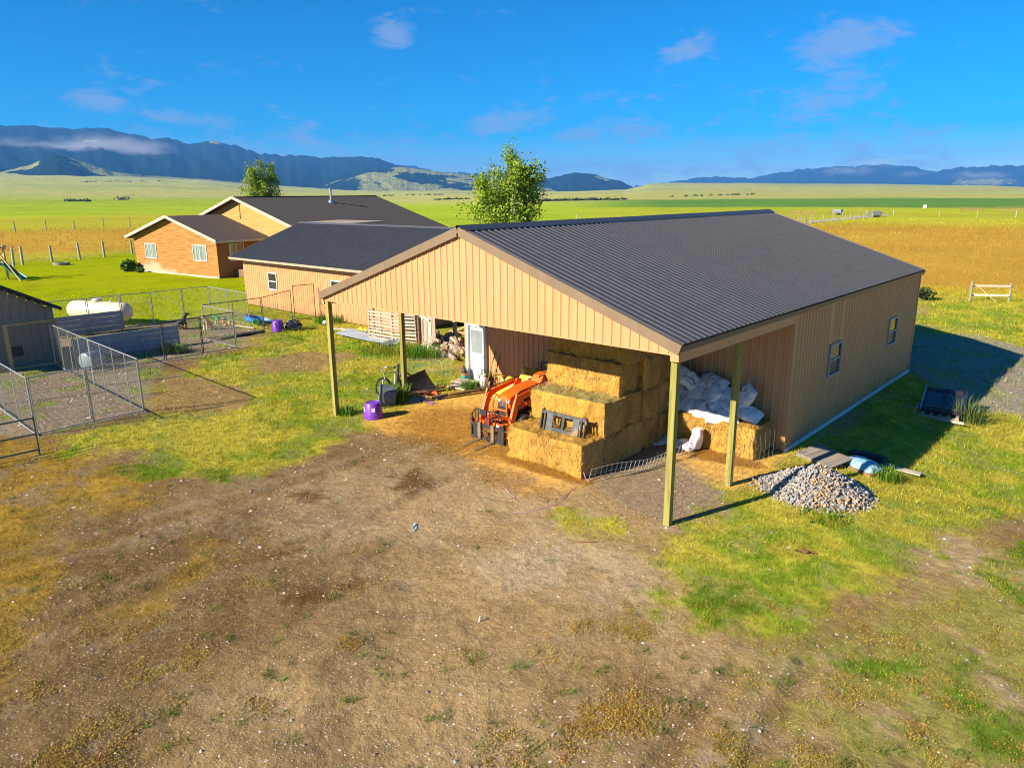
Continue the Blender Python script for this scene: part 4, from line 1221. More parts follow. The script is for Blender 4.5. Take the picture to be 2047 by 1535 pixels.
# loose straw heaps at the feet of the bales
def litter(name, label, cx, cy, rx, ry, n, seed, z0=0.01, colr=HAY, ln=(0.06, 0.2), pile=0.05):
    rng = np.random.default_rng(seed)
    a = rng.uniform(0, 2 * np.pi, n); r = np.sqrt(rng.random(n)) * (0.6 + 0.4 * rng.random(n))
    x = cx + rx * r * np.cos(a); y = cy + ry * r * np.sin(a)
    z = ground_z(x, y) + z0 + rng.random(n) * pile * (1 - r)
    th = rng.uniform(0, 2 * np.pi, n); l = rng.uniform(*ln, n); w = rng.uniform(0.004, 0.010, n)
    dx, dy = np.cos(th), np.sin(th); dz = rng.uniform(-0.1, 0.45, n)
    A = np.stack([x - dy * w, y + dx * w, z], 1); B = np.stack([x + dy * w, y - dx * w, z], 1)
    T = np.stack([x + dx * l, y + dy * l, z + dz * l * 0.6 + 0.005], 1)
    c = np.repeat(colr[None] * rng.uniform(0.6, 1.35, n)[:, None], 3, 0)
    me = np_mesh(name, np.stack([A, B, T], 1).reshape(-1, 3), np.arange(3 * n).reshape(-1, 3), M_STRAW, c)
    o = link(name, me)
    tag(o, label, 'straw', None, 'stuff')
M_STRAW = vcol_mat('loose_straw', 0.8, 0.2)
litter('loose_straw', 'loose golden straw strewn over the floor of the bay', -7.6, 1.9, 3.6, 2.4, 16000, 61)
litter('loose_straw', 'loose straw fallen along the foot of the front bale', -4.1, 0.78, 1.7, 0.35, 3500, 62, pile=0.12)
litter('loose_straw', 'loose straw at the foot of the lone bale', -1.3, 4.55, 1.5, 0.5, 5000, 63, pile=0.08)
litter('loose_straw', 'thin straw scattered on the dirt before the stack', -4.2, -0.4, 2.0, 0.7, 900, 64)

# ---------------------------------------------------------------- orange tractor with loader and pallet forks
M_ORANGE = mat('orange_tractor_paint', (0.80, 0.125, 0.010), (0.86, 0.15, 0.014), 0.32, scale=3, coat=0.3, dirt=((0.40, 0.20, 0.09), 2.5, 0.60, 0.5))
M_BLACK = mat('black_steel', (0.018, 0.019, 0.021), (0.035, 0.036, 0.038), 0.5, scale=8, dirt=((0.16, 0.10, 0.06), 5, 0.58, 0.7))
M_STEELB = mat('worn_black_steel', (0.05, 0.06, 0.07), (0.10, 0.115, 0.13), 0.5, scale=7, dirt=((0.30, 0.19, 0.10), 4, 0.52, 0.85))
M_RUBBER = mat('tyre_rubber', (0.02, 0.02, 0.02), (0.045, 0.042, 0.038), 0.85, scale=9)
M_CHROME = mat('bare_steel_rod', (0.55, 0.55, 0.55), (0.65, 0.65, 0.64), 0.2, metal=1.0)
M_RUST = mat('rusty_steel', (0.16, 0.08, 0.035), (0.28, 0.16, 0.08), 0.85, scale=12, bump=0.4)
M_LAMP = mat('headlight_lens', (0.55, 0.58, 0.62), (0.72, 0.75, 0.78), 0.08, scale=6, spec=0.8)

def wheel(parent, x, y, r, w, hub):
    tr = MB()
    prof = [(r * 0.62, -w / 2), (r * 0.86, -w / 2), (r * 0.96, -w * 0.40), (r * 0.975, 0), (r * 0.96, w * 0.40), (r * 0.86, w / 2), (r * 0.62, w / 2)]
    rot = Matrix.Rotation(math.pi / 2, 3, 'Y')
    tr.lathe(prof, 28, (0, 0, 0), rot)
    n = 22
    for k in range(n):      # slanted lugs
        a = 2 * math.pi * k / n
        for s in (-1, 1):
            aa = a + (0.14 if s > 0 else 0)
            p0 = Vector((s * w * 0.03, math.cos(aa) * r * 0.975, math.sin(aa) * r * 0.975))
            p1 = Vector((s * w * 0.46, math.cos(aa + 0.2) * r * 0.945, math.sin(aa + 0.2) * r * 0.945))
            tr.beam(p0, p1, 0.035, r * 0.075, up=(0, math.cos(aa), math.sin(aa)))
    t = tr.build('wheel', M_RUBBER, parent, smooth=40, loc=(x, y, r))
    MB().lathe([(r * 0.61, -w * 0.38), (r * 0.58, -w * 0.2), (r * 0.25, -w * 0.16), (r * 0.2, w * 0.16), (r * 0.25, w * 0.18), (r * 0.58, w * 0.22), (r * 0.61, w * 0.38)], 24, (0, 0, 0), rot).build('rim', hub, t, smooth=40)
    return t

def build_tractor():
    t = thing('tractor', 'orange compact tractor with front loader and pallet forks beside the hay stack', 'tractor', (-6.70, 2.9, 0), 0.03)
    # local: forward is -y, origin under the gearbox
    M_ORIM = mat('orange_wheel_rim', (0.74, 0.13, 0.014), (0.80, 0.16, 0.02), 0.45, scale=6)
    for s in (-1, 1):
        wheel(t, s * 0.47, -0.42, 0.32, 0.20, M_ORIM)
        wheel(t, s * 0.56, 1.15, 0.52, 0.30, M_ORIM)
    MB().box((0, 0.2, 0.52), (0.34, 1.9, 0.30)).box((0, -0.42, 0.36), (0.86, 0.12, 0.12)).box((0, 1.15, 0.55), (0.8, 0.3, 0.3)).build('chassis', M_BLACK, t, bevel=0.02)
    # hood: a lofted shell that droops to the nose
    secs = []
    for (y, zt, zb, w, k) in ((-0.80, 1.10, 0.98, 0.20, .6), (-0.78, 1.17, 0.78, 0.235, .75), (-0.70, 1.225, 0.74, 0.25, .8), (-0.4, 1.30, 0.76, 0.26, .8), (0.0, 1.355, 0.80, 0.27, .8), (0.35, 1.385, 0.84, 0.28, .8), (0.60, 1.39, 0.88, 0.28, .8)):
        ring = []
        for a in (0, .25, .5, .7, .85, 1.0):
            ring.append((w, zb + (zt - zb) * a * 0.86))
        for th in (30, 60, 80):
            ring.append((w * math.cos(R_(th)) ** 0.5, zb + (zt - zb) * (0.86 + 0.14 * math.sin(R_(th)))))
        full = [(x, z) for x, z in ring] + [(0, zt)] + [(-x, z) for x, z in ring[::-1]]
        secs.append([(x, y, z) for x, z in full])
    mb = MB()
    n = len(secs[0])
    mb.v = [q for s in secs for q in s]
    mb.f = [(i * n + j, i * n + j + 1, (i + 1) * n + j + 1, (i + 1) * n + j) for i in range(len(secs) - 1) for j in range(n - 1)] + [tuple(range(n))[::-1], tuple((len(secs) - 1) * n + j for j in range(n))]
    hood = mb.build('hood', M_ORANGE, t, smooth=35)
    MB().box((0, -0.815, 0.965), (0.34, 0.03, 0.17)).build('grille', M_BLACK, hood, bevel=0.008)
    for s in (-1, 1):
        MB().ball((s * 0.165, -0.80, 1.045), (0.075, 0.04, 0.055), 12, 8).build('headlight', M_LAMP, hood, smooth=60)
        MB().box((s * 0.272, -0.1, 1.02), (0.012, 0.62, 0.13)).build('side_grille', M_BLACK, hood, bevel=0.004)
        MB().box((s * 0.284, 0.32, 1.12), (0.004, 0.34, 0.05)).build('decal', M_WHITE, hood)
    mb = MB()
    for z in (0.90, 0.935, 0.97, 1.0, 1.03): mb.box((0, -0.835, z), (0.30, 0.012, 0.01))
    mb.build('grille_bars', M_GALV, hood)
    MB().box((0, -0.80, 0.83), (0.40, 0.10, 0.06)).box((0, -0.78, 0.66), (0.36, 0.06, 0.20)).build('lower_grille', M_BLACK, t, bevel=0.01)
    # brush guard in orange
    g = MB()
    for s in (-1, 1):
        g.tube([(s * 0.26, -0.90, 0.50), (s * 0.27, -0.98, 0.80), (s * 0.25, -0.95, 1.10), (s * 0.22, -0.86, 1.22)], 0.026, 8)
    g.tube([(-0.265, -0.985, 0.83), (0.265, -0.985, 0.83)], 0.03, 8).tube([(-0.26, -0.92, 0.56), (0.26, -0.92, 0.56)], 0.04, 8)
    g.box((0, -0.90, 0.52), (0.56, 0.14, 0.10))
    g.build('brush_guard', M_ORANGE, t, smooth=50)
    # loader frame and boom
    for s in (-1, 1):
        x = s * 0.545
        out = [(-1.24, 0.26), (-1.05, 0.30), (-1.02, 0.46), (-0.80, 1.02), (-0.70, 1.12), (-0.50, 1.18), (0.45, 1.30), (0.46, 1.42), (-0.62, 1.31), (-0.86, 1.27), (-0.97, 1.14), (-1.24, 0.48)]
        MB().prism([(y, z) for y, z in out], 0.085, (x, 0, 0), Matrix(((0, 1, 0), (1, 0, 0), (0, 0, 1)))).build('loader_arm', M_ORANGE, t, bevel=0.012)
        MB().prism([(-0.10, 0.42), (0.42, 0.42), (0.52, 1.40), (0.30, 1.44), (0.02, 0.98)], 0.06, (s * 0.44, 0, 0), Matrix(((0, 1, 0), (1, 0, 0), (0, 0, 1)))).build('loader_mast', M_ORANGE, t, bevel=0.01)
        a = MB().tube([(x + s * 0.015, -0.86, 1.36), (x + s * 0.015, -1.08, 0.82)], 0.034, 10)
        arm_c = a.build('tilt_cylinder', M_ORANGE, t, smooth=50)
        MB().tube([(x + s * 0.015, -1.08, 0.82), (x + s * 0.015, -1.22, 0.47)], 0.02, 8).build('rod', M_CHROME, arm_c, smooth=50)
        a2 = MB().tube([(x - s * 0.11, 0.22, 0.60), (x - s * 0.11, -0.30, 0.95)], 0.034, 10).build('lift_cylinder', M_ORANGE, t, smooth=50)
        MB().tube([(x - s * 0.11, -0.30, 0.95), (x - s * 0.11, -0.66, 1.16)], 0.02, 8).build('rod', M_CHROME, a2, smooth=50)
        h = MB()
        for q in (0.0, 0.03): h.tube([(x - s * 0.05, 0.4, 1.44 + q), (x - s * 0.04, -0.2, 1.40 + q), (x - s * 0.02, -0.72, 1.37 + q), (x, -0.92, 1.25 + q)], 0.011, 6)
        h.build('hydraulic_hose', M_RUBBER, t, smooth=60)
        MB().lathe([(0.05, -0.06), (0.05, 0.06)], 14, (x, -1.16, 0.36), Matrix.Rotation(math.pi / 2, 3, 'Y')).build('pivot_pin', M_BLACK, t)
        MB().box((x + s * 0.046, -0.78, 0.98), (0.004, 0.16, 0.10)).build('decal', M_RUST, t)
    MB().tube([(-0.54, -0.98, 0.62), (0.54, -0.98, 0.62)], 0.05, 10).box((0, -1.12, 0.62), (0.5, 0.2, 0.04)).build('cross_tube', M_ORANGE, t, smooth=50)
    # quick-attach plate and orange coupler feet
    q = MB()
    for s in (-1, 1): q.box((s * 0.50, -1.33, 0.33), (0.16, 0.22, 0.50))
    q.box((0, -1.36, 0.52), (1.1, 0.08, 0.09))
    q.build('coupler', M_ORANGE, t, bevel=0.015)
    # fork carriage
    c = MB()
    for z in (0.08, 0.46): c.box((0, -1.50, z), (1.26, 0.07, 0.10))
    for s in (-1, 1): c.box((s * 0.60, -1.49, 0.30), (0.06, 0.10, 0.62))
    for s in (-1, 1): c.box((s * 0.47, -1.475, 0.27), (0.20, 0.05, 0.30))
    carriage = c.build('fork_carriage', M_BLACK, t, bevel=0.006)
    b = MB()
    for x in (-0.46, -0.36, -0.24, -0.04, 0.06, 0.17, 0.30, 0.42): b.box((x, -1.49, 0.70), (0.022, 0.022, 0.42))
    b.beam((-0.45, -1.49, 0.905), (0.40, -1.49, 0.905), 0.03, 0.03).beam((-0.45, -1.49, 0.905), (-0.61, -1.49, 0.74), 0.03, 0.03).beam((0.40, -1.49, 0.905), (0.60, -1.49, 0.66), 0.03, 0.03)
    b.box((-0.605, -1.49, 0.64), (0.03, 0.03, 0.25))
    b.build('back_guard', M_BLACK, carriage)
    MB().box((-0.14, -1.52, 0.84), (0.24, 0.03, 0.14)).build('step_plate', M_BLACK, carriage, bevel=0.004)
    MB().box((0.42, -1.54, 0.56), (0.10, 0.006, 0.06)).build('sticker', M_WHITE, carriage)
    MB().box((-0.02, -1.47, 0.56), (0.18, 0.06, 0.28)).build('chain_plate', mat('dark_red_paint', (0.22, 0.015, 0.012), (0.28, 0.02, 0.015), 0.5), carriage)
    for x in (-0.26, 0.24):
        f = MB().box((x, -1.56, 0.28), (0.11, 0.045, 0.54))
        f.prism([(-1.58, 0.012), (-1.58, 0.06), (-2.30, 0.028), (-2.34, 0.014)], 0.10, (x, 0, 0), Matrix(((0, 1, 0), (1, 0, 0), (0, 0, 1))))
        f.build('fork_tine', mat('worn_fork_steel', (0.11, 0.085, 0.065), (0.20, 0.16, 0.12), 0.6, scale=9, dirt=((0.26, 0.17, 0.10), 5, 0.5, 0.8)), carriage)
    ch = MB()
    rng = random.Random(5)
    for k in range(26):    # heap of rusty chain hung on the carriage
        z = 0.42 - k * 0.0145; x = -0.02 + rng.uniform(-0.07, 0.07); y = -1.56 + rng.uniform(-0.03, 0.03)
        pts = [(x + 0.035 * math.cos(a) , y + 0.012 * math.sin(a), z + 0.022 * math.sin(a + rng.uniform(0, 3))) for a in [i * math.pi / 4 for i in range(9)]]
        ch.tube(pts, 0.009, 5, caps=False)
    ch.build('tow_chain', M_RUST, t)
    # operator station
    for s in (-1, 1):
        fd = MB()
        pts = []
        for k in range(11):
            a = R_(-10 + 150 * k / 10)
            pts.append((1.15 - 0.60 * math.cos(a), 0.52 + 0.60 * math.sin(a)))
        inner = [(1.15 - 0.565 * math.cos(R_(-10 + 150 * k / 10)), 0.52 + 0.565 * math.sin(R_(-10 + 150 * k / 10))) for k in range(11)][::-1]
        fd.prism(pts + inner, 0.34, (s * 0.56, 0, 0), Matrix(((0, 1, 0), (1, 0, 0), (0, 0, 1))))
        fd.build('fender', M_ORANGE, t, smooth=40)
    st = MB().box((0, 1.15, 0.98), (0.46, 0.42, 0.12)).box((0, 1.38, 1.2), (0.44, 0.10, 0.42), Matrix.Rotation(R_(-12), 3, 'X'))
    st.build('seat', M_BLACK, t, bevel=0.04)
    MB().box((0, 0.66, 1.2), (0.5, 0.14, 0.42)).build('dashboard', M_BLACK, t, bevel=0.03)
    sw = MB()
    sw.tube([(0.19 * math.cos(2 * math.pi * k / 16), 0.80 + 0.16 * math.sin(2 * math.pi * k / 16), 1.46 + 0.10 * math.sin(2 * math.pi * k / 16)) for k in range(17)], 0.014, 6, caps=False)
    sw.tube([(0, 0.66, 1.36), (0, 0.80, 1.46)], 0.02, 6).beam((-0.18, 0.8, 1.46), (0.18, 0.8, 1.46), 0.03, 0.015)
    sw.build('steering_wheel', M_BLACK, t, smooth=50)
    rp = MB()
    for s in (-1, 1): rp.tube([(s * 0.46, 1.55, 0.7), (s * 0.46, 1.55, 1.72)], 0.03, 8)
    rp.tube([(-0.46, 1.55, 1.72), (0.46, 1.55, 1.72)], 0.03, 8)
    rp.build('roll_bar', M_BLACK, t, smooth=50)
    # second loader tube set at the dash and grab handle
    MB().tube([(0.18, 0.62, 1.40), (0.2, 0.60, 1.56), (0.34, 0.70, 1.58), (0.40, 0.86, 1.42)], 0.016, 8).build('grab_handle', M_BLACK, t, smooth=60)
    MB().prism([(0.52, 1.36), (1.05, 1.34), (1.12, 1.48), (0.95, 1.60), (0.66, 1.56)], 0.40, (0.12, 0, 0), Matrix(((0, 1, 0), (1, 0, 0), (0, 0, 1)))).build('cowl', M_ORANGE, t, bevel=0.04)
    return t
build_tractor()

# ---------------------------------------------------------------- black attachment frame lying on the front bale
def build_frame():
    t = thing('skid_steer_frame', 'worn black steel attachment frame standing on the lowest front bale', 'frame', (-3.93, 1.32, 0.865), 0.0)
    # local x along the bale; leans back slightly
    rot = Matrix.Rotation(R_(-14), 3, 'X')
    def P(x, z, y=0): return rot @ Vector((x, y, z))
    W = 0.70; H = 0.46
    MB().beam(P(-W, H), P(W, H), 0.07, 0.08).build('top_rail', M_STEELB, t, bevel=0.006)
    MB().beam(P(-0.48, 0.06), P(0.48, 0.06), 0.09, 0.10).build('bottom_rail', M_STEELB, t, bevel=0.006)
    for s in (-1, 1):
        MB().box(P(s * 0.42, 0.22, -0.03), (0.20, 0.03, 0.46), rot).build('face_plate', M_STEELB, t, bevel=0.004)
        MB().box(P(s * W, 0.25, 0), (0.035, 0.10, 0.56), rot).build('end_plate', M_BLACK, t, bevel=0.004)
        MB().box(P(s * (W - 0.12), 0.22, -0.01), (0.035, 0.08, 0.46), rot).build('stiffener', M_BLACK, t)
        MB().tube([P(s * W, 0.50), P(s * W - s * 0.02, 0.56), P(s * (W - 0.05), 0.56), P(s * (W - 0.06), 0.50)], 0.009, 6).build('lifting_eye', M_BLACK, t)
    MB().box(P(0, 0.27, 0.01), (0.08, 0.08, 0.40), rot).build('centre_upright', M_BLACK, t)
    MB().tube([P(-0.30, 0.05, 0.10), P(-0.24, 0.16, 0.12), P(-0.18, 0.08, 0.10)], 0.012, 6).build('hook', M_RUST, t)
    for s in (-1, 1): MB().beam(P(s * 0.60, 0.02, 0.0), Vector((s * 0.60, 0.30, 0.02)), 0.05, 0.03).build('foot', M_RUST, t)
    MB().box(P(W + 0.02, 0.42, -0.04), (0.004, 0.06, 0.1), rot).build('sticker', M_WHITE, t)
build_frame()

# ---------------------------------------------------------------- white feed sacks
M_SACK = mat('woven_white_sack', (0.60, 0.61, 0.625), (0.72, 0.72, 0.725), 0.5, scale=5, bump=0.35, bscale=9, detail=3)
M_PRINT = mat('black_sack_print', (0.015, 0.015, 0.03), (0.04, 0.04, 0.07), 0.6)
M_PRINTV = mat('violet_sack_print', (0.07, 0.02, 0.14), (0.10, 0.03, 0.18), 0.6)

def sack_mesh(seed, lx=0.86, ly=0.50, lz=0.24, sag=0.03):
    """pillow-shaped sack with pinched seams at both ends and creases"""
    rng = np.random.default_rng(seed)
    nu, nv = 30, 26
    vs, fs = [], []
    ph = rng.uniform(0, 6, 6)
    for i in range(nu + 1):
        u = -1 + 2 * i / nu
        fl = max(0.0, 1 - abs(u) ** 3.2)               # fullness along the length
        flat = 1 - 0.93 * (1 - fl ** 0.8)
        wid = ly / 2 * (0.86 + 0.14 * fl + (0.10 if abs(u) > 0.97 else 0))
        for k in range(nv):
            a = 2 * math.pi * k / nv
            c, s = math.cos(a), math.sin(a)
            x = u * lx / 2
            y = wid * math.copysign(abs(c) ** 0.75, c)
            z = lz / 2 * flat * math.copysign(abs(s) ** 0.9, s)
            w = 0.016 * math.sin(5 * u + 3 * y / ly + ph[0]) + 0.016 * math.sin(11 * u + 7 * s + ph[1]) + 0.014 * math.sin(17 * y / ly + 9 * u + ph[2])
            z += w * fl * (1 if s > 0 else -0.4) - sag * u * u * 0.8 + sag * 0.5 * math.sin(2 * u + ph[3])
            y += 0.012 * math.sin(7 * u + ph[4])
            vs.append((x, y, z))
    for i in range(nu):
        for k in range(nv):
            a, b = i * nv + k, i * nv + (k + 1) % nv
            fs.append((a, b, b + nv, a + nv))
    fs.append(tuple(range(nv))[::-1]); fs.append(tuple(nu * nv + k for k in range(nv)))
    return MB().add(vs, fs).mesh('feed_sack', M_SACK, smooth=50)
SACKS = [sack_mesh(1), sack_mesh(2, 0.84, 0.50, 0.25), sack_mesh(3, 0.88, 0.47, 0.26)]

def drape_text(body, target, size, m, at, rot=0.0, arc=0.0, lift=0.006, side=1):
    """lettering printed on the sack: flat glyph mesh laid over the sack's curved upper face"""
    cu = bpy.data.curves.new('print', 'FONT')
    cu.body = body; cu.size = size; cu.align_x = 'CENTER'; cu.align_y = 'CENTER'; cu.space_character = 1.05; cu.offset = size * 0.012
    tmp = bpy.data.objects.new('tmp_print', cu)
    dg = bpy.context.evaluated_depsgraph_get()
    COL.objects.link(tmp)
    bpy.context.view_layer.update()
    dg = bpy.context.evaluated_depsgraph_get()
    me = bpy.data.meshes.new_from_object(tmp.evaluated_get(dg))
    bpy.data.objects.remove(tmp)
    bm = bmesh.new(); bm.from_mesh(me)
    bmesh.ops.triangulate(bm, faces=bm.faces)
    bmesh.ops.subdivide_edges(bm, edges=[e for e in bm.edges if e.calc_length() > size * 0.35], cuts=1)
    bm.to_mesh(me); bm.free()
    src = target.data
    from mathutils.bvhtree import BVHTree
    b2 = bmesh.new(); b2.from_mesh(src); tree = BVHTree.FromBMesh(b2); b2.free()
    for v in me.vertices:
        x, y = v.co.x, v.co.y
        if arc:
            a = x / arc; rr = arc + y
            x, y = rr * math.sin(a), rr * math.cos(a) - arc
        c, s = math.cos(rot), math.sin(rot)
        X, Y = at[0] + x * c - y * s, at[1] + x * s + y * c
        hit = tree.ray_cast(Vector((X, Y, side * 2)), Vector((0, 0, -side)))
        v.co = (X, Y, (hit[0].z if hit[0] else 0) + side * lift)
    me.materials.append(m)
    return me

def sack(i, loc, rot, label, prints=()):
    o = link('feed_sack', SACKS[i], None, loc, rot=rot)
    tag(o, label, 'sack', 'white feed sacks')
    for (body, size, m, at, r, arc, side) in prints:
        link('lettering', drape_text(body, o, size, m, at, r, arc, side=side), o)
    return o
_p = math.pi
NAME = 'Houtiall'
def brand(r=0.0, at=(0.16, 0.0), side=1, arc=0.16): return (NAME, 0.125, M_PRINT, at, r, arc, side)
small = lambda at, r=0.0, side=1: ('50 LB  FEED', 0.045, M_PRINT, at, r, 0, side)
sack(0, (-2.55, 5.38, 1.72), (R_(56), R_(35), R_(28)), 'topmost white sack showing round black lettering, at the wall end', [brand(0.0, (-0.02, 0.02), 1, 0.20), small((0.0, -0.12))])
sack(1, (-1.95, 5.55, 1.72), (R_(38), R_(10), R_(-4)), 'printed white sack lying highest on the pile, against the metal wall', [('O', 0.12, M_PRINT, (0.05, 0.02), 0.3, 0, 1), small((0.2, -0.06), 0.1), small((0.1, 0.14), 0.1)])
sack(2, (-2.42, 5.33, 1.33), (R_(50), R_(-32), R_(8)), 'plain white sack with a slanting pale seam below the round lettering')
sack(1, (-1.88, 5.25, 1.34), (R_(55), R_(-50), R_(10)), 'plain white sack stood on its corner in the middle of the heap')
sack(0, (-1.62, 5.50, 1.50), (R_(30), R_(6), R_(5)), 'bluish white sack behind the corner-standing one')
sack(2, (-1.40, 5.30, 1.25), (R_(20), R_(12), R_(-3)), 'plump white sack lying flat just left of the lit post')
sack(0, (-0.98, 5.48, 1.42), (R_(60), R_(-58), R_(5)), 'small printed white sack showing right behind the lit post', [small((0.22, 0.0), 1.4), small((0.28, 0.0), 1.4)])
sack(1, (-0.86, 5.40, 1.10), (R_(32), R_(16), R_(2)), 'white sack tapering to a point at the end of the heap', [small((-0.10, 0.08), 0.2), small((-0.04, 0.0), 0.2), ('*', 0.10, M_PRINT, (0.25, 0.05), 0, 0, 1)])
sack(2, (-2.66, 5.15, 1.03), (R_(35), R_(18), R_(20)), 'white sack wedged low beside the corner post', [small((-0.22, 0.0), 1.2)])
sack(0, (-2.22, 5.12, 1.02), (R_(50), R_(25), R_(5)), 'half sunlit white sack low in the heap')
sack(1, (-1.70, 4.98, 1.06), (R_(58), R_(8), R_(18)), 'low sunlit white sack showing curved black lettering upside down', [brand(_p * 0.85, (0.0, 0.0), 1, 0.20)])
sack(2, (-1.36, 5.02, 0.99), (R_(45), R_(-5), R_(25)), 'crumpled white sack with a buff patch at the foot of the lit post')
sack(0, (-2.70, 5.55, 1.38), (R_(40), 0, R_(30)), 'white sack tucked under the topmost one beside the post')
for k, (x, y) in enumerate(((-2.4, 5.62), (-1.75, 5.66), (-1.1, 5.62))):
    sack(k, (x, y, 1.00 + 0.03 * k), (0.0, 0.05, R_(4)), ['white sack buried at the bottom of the heap by the wall, left', 'white sack buried at the bottom of the heap by the wall, middle', 'white sack buried at the bottom of the heap by the wall, right'][k])

def slumped_sack():
    """half-empty sack leaning on the bale: upright neck folded over"""
    vs, fs = [], []
    nu, nv = 26, 24
    for i in range(nu + 1):
        u = i / nu
        if u < 0.55:                                       # lying belly
            t = u / 0.55
            c = Vector((-0.48 + 0.62 * t, 0.02 * math.sin(4 * t), 0.15))
            ry, rz = 0.24 * min(1, 0.35 + 2.2 * t), 0.15 * min(1, 0.25 + 2.2 * t)
            ax = Vector((1, 0, 0))
        else:
            t = (u - 0.55) / 0.45
            c = Vector((0.14 + 0.06 * math.sin(t * 2.5), 0.02 + 0.10 * t, 0.17 + 0.50 * t))
            ry, rz = 0.24 - 0.09 * t, 0.17 - 0.06 * t
            ax = Vector((0.35 * (1 - t), 0, 1)).normalized()
        s = Vector((0, 1, 0)); up = ax.cross(s) * -1
        for k in range(nv):
            a = 2 * math.pi * k / nv
            wr = 1 + 0.07 * math.sin(3 * a + 9 * u) + 0.05 * math.sin(7 * a - 13 * u)
            q = c + s * (ry * math.cos(a) * wr) + up * (rz * math.sin(a) * wr)
            q.z = max(q.z, 0.01)
            vs.append(tuple(q))
    for i in range(nu):
        for k in range(nv):
            a, b = i * nv + k, i * nv + (k + 1) % nv
            fs.append((a, b, b + nv, a + nv))
    fs.append(tuple(range(nv))[::-1]); fs.append(tuple(nu * nv + k for k in range(nv)))
    me = MB().add(vs, fs).mesh('feed_sack', M_SACK, smooth=60)
    o = link('feed_sack', me, None, (-1.97, 4.42, 0.0), R_(-8))
    tag(o, 'slumped white sack with violet lettering on the ground against the lone bale', 'sack', 'white feed sacks')
    def up(me, x, zc, ang, yy=-0.25):     # lettering on the side that faces the yard
        pass
    from mathutils.bvhtree import BVHTree
    b2 = bmesh.new(); b2.from_mesh(me); tree = BVHTree.FromBMesh(b2); b2.free()
    for body, size, m, cx, cz, r in (('CARGO', 0.12, M_PRINTV, 0.20, 0.30, -_p / 2 + 0.1), ('50 LB NET', 0.05, M_PRINT, 0.06, 0.22, -_p / 2), ('FEED', 0.05, M_PRINT, -0.14, 0.2, 0), ('ALL PURPOSE', 0.04, M_PRINT, -0.18, 0.13, 0)):
        tm = drape_text(body, o, size, m, (0, 0), 0)
        for v in tm.vertices:
            x, z = v.co.x, v.co.y
            X, Zz = cx + x * math.cos(r) - z * math.sin(r), cz + x * math.sin(r) + z * math.cos(r)
            h = tree.ray_cast(Vector((X, -2, Zz)), Vector((0, 1, 0)))
            v.co = (X, (h[0].y if h[0] else -0.2) - 0.006, Zz)
        link('lettering', tm, o)
slumped_sack()
o = link('feed_sack', sack_mesh(9, 0.85, 0.55, 0.07, 0.06), None, (-2.95, 4.50, 0.10), rot=(R_(8), R_(-10), R_(35)))
tag(o, 'empty flattened white sack on the ground behind the corner post', 'sack', 'white feed sacks')

# ---------------------------------------------------------------- wire stock panel across the side of the bay
M_WIRE = mat('galvanised_wire', (0.40, 0.40, 0.37), (0.52, 0.51, 0.46), 0.45, metal=0.5)
M_WIRED = mat('dull_wire', (0.20, 0.19, 0.16), (0.27, 0.25, 0.22), 0.6, metal=0.4)
def stock_panel():
    t = thing('wire_stock_panel', 'bent galvanised wire stock panel standing along the foot of the stack', 'wire panel', (0, 0, 0))
    pts = []
    for i in range(25):
        s = i / 24
        x = -2.72 + 1.05 * s + 0.10 * math.sin(s * 5); y = 0.85 + 3.2 * s
        pts.append((x, y))
    mb = MB()
    for zz in (0.05, 0.20, 0.36):
        mb.tube([(x + 0.25 * zz, y, zz + 0.05 * math.sin(k * 0.35)) for k, (x, y) in enumerate(pts)], 0.007, 5)
    for (x, y), k in zip(pts, range(25)):
        w = 0.05 * math.sin(k * 0.35)
        mb.tube([(x, y, 0.02 + w), (x + 0.09, y, 0.37 + w)], 0.007, 5)
    mb.build('panel_wires', M_WIRE, t)
    # looser field fence hung from the corner post to the next post and on
    t2 = thing('wire_fence', 'thin field fence wire strung between the two open-bay posts', 'wire fence', (0, 0, 0))
    mb = MB()
    for zz in (0.15, 0.32, 0.5, 0.7, 0.9):
        mb.tube([(0.02 + 0.03 * math.sin(k), 0.1 + k * 0.58, zz + 0.03 * math.sin(k * 1.7 + zz * 9)) for k in range(10)], 0.0035, 4)
    for k in range(18):
        y = 0.15 + k * 0.30
        mb.tube([(0.02, y, 0.12), (0.03 + 0.02 * math.sin(k), y + 0.03, 0.55), (0.02, y, 0.92)], 0.0035, 4)
    mb.build('fence_wires', M_WIRED, t2)
stock_panel()

# pink baling twine on the ground
M_TWINE = mat('pink_twine', (0.55, 0.20, 0.42), (0.62, 0.28, 0.48), 0.7)
def twine(pts, label):
    P = []
    for (x, y) in pts: P.append((x, y, float(ground_z([x], [y])[0]) + 0.02))
    o = MB().tube(P, 0.006, 5).build('baling_twine', M_TWINE)
    tag(o, label, 'twine', 'pink baling twine')
twine([(-2.86, 0.72), (-2.75, 0.35), (-2.72, 0.1), (-2.55, -0.35), (-2.5, -0.75), (-2.62, -1.2), (-2.75, -1.5), (-2.95, -1.62)], 'pink twine trailing from the corner of the front bale')
twine([(-4.1, -0.75), (-3.85, -0.82), (-3.7, -0.95), (-3.5, -1.0), (-3.38, -1.1)], 'short pink twine curled on the dirt before the stack')
MB().tube([(-2.83, 0.80, 0.25), (-2.80, 0.82, 0.12), (-2.74, 0.85, 0.03)], 0.012, 5).build('baling_twine', M_TWINE)
tag(COL.objects[-1], 'pink twine knotted on the end of the wire panel', 'twine', 'pink baling twine')
def gz(x, y): return float(ground_z([x], [y])[0])

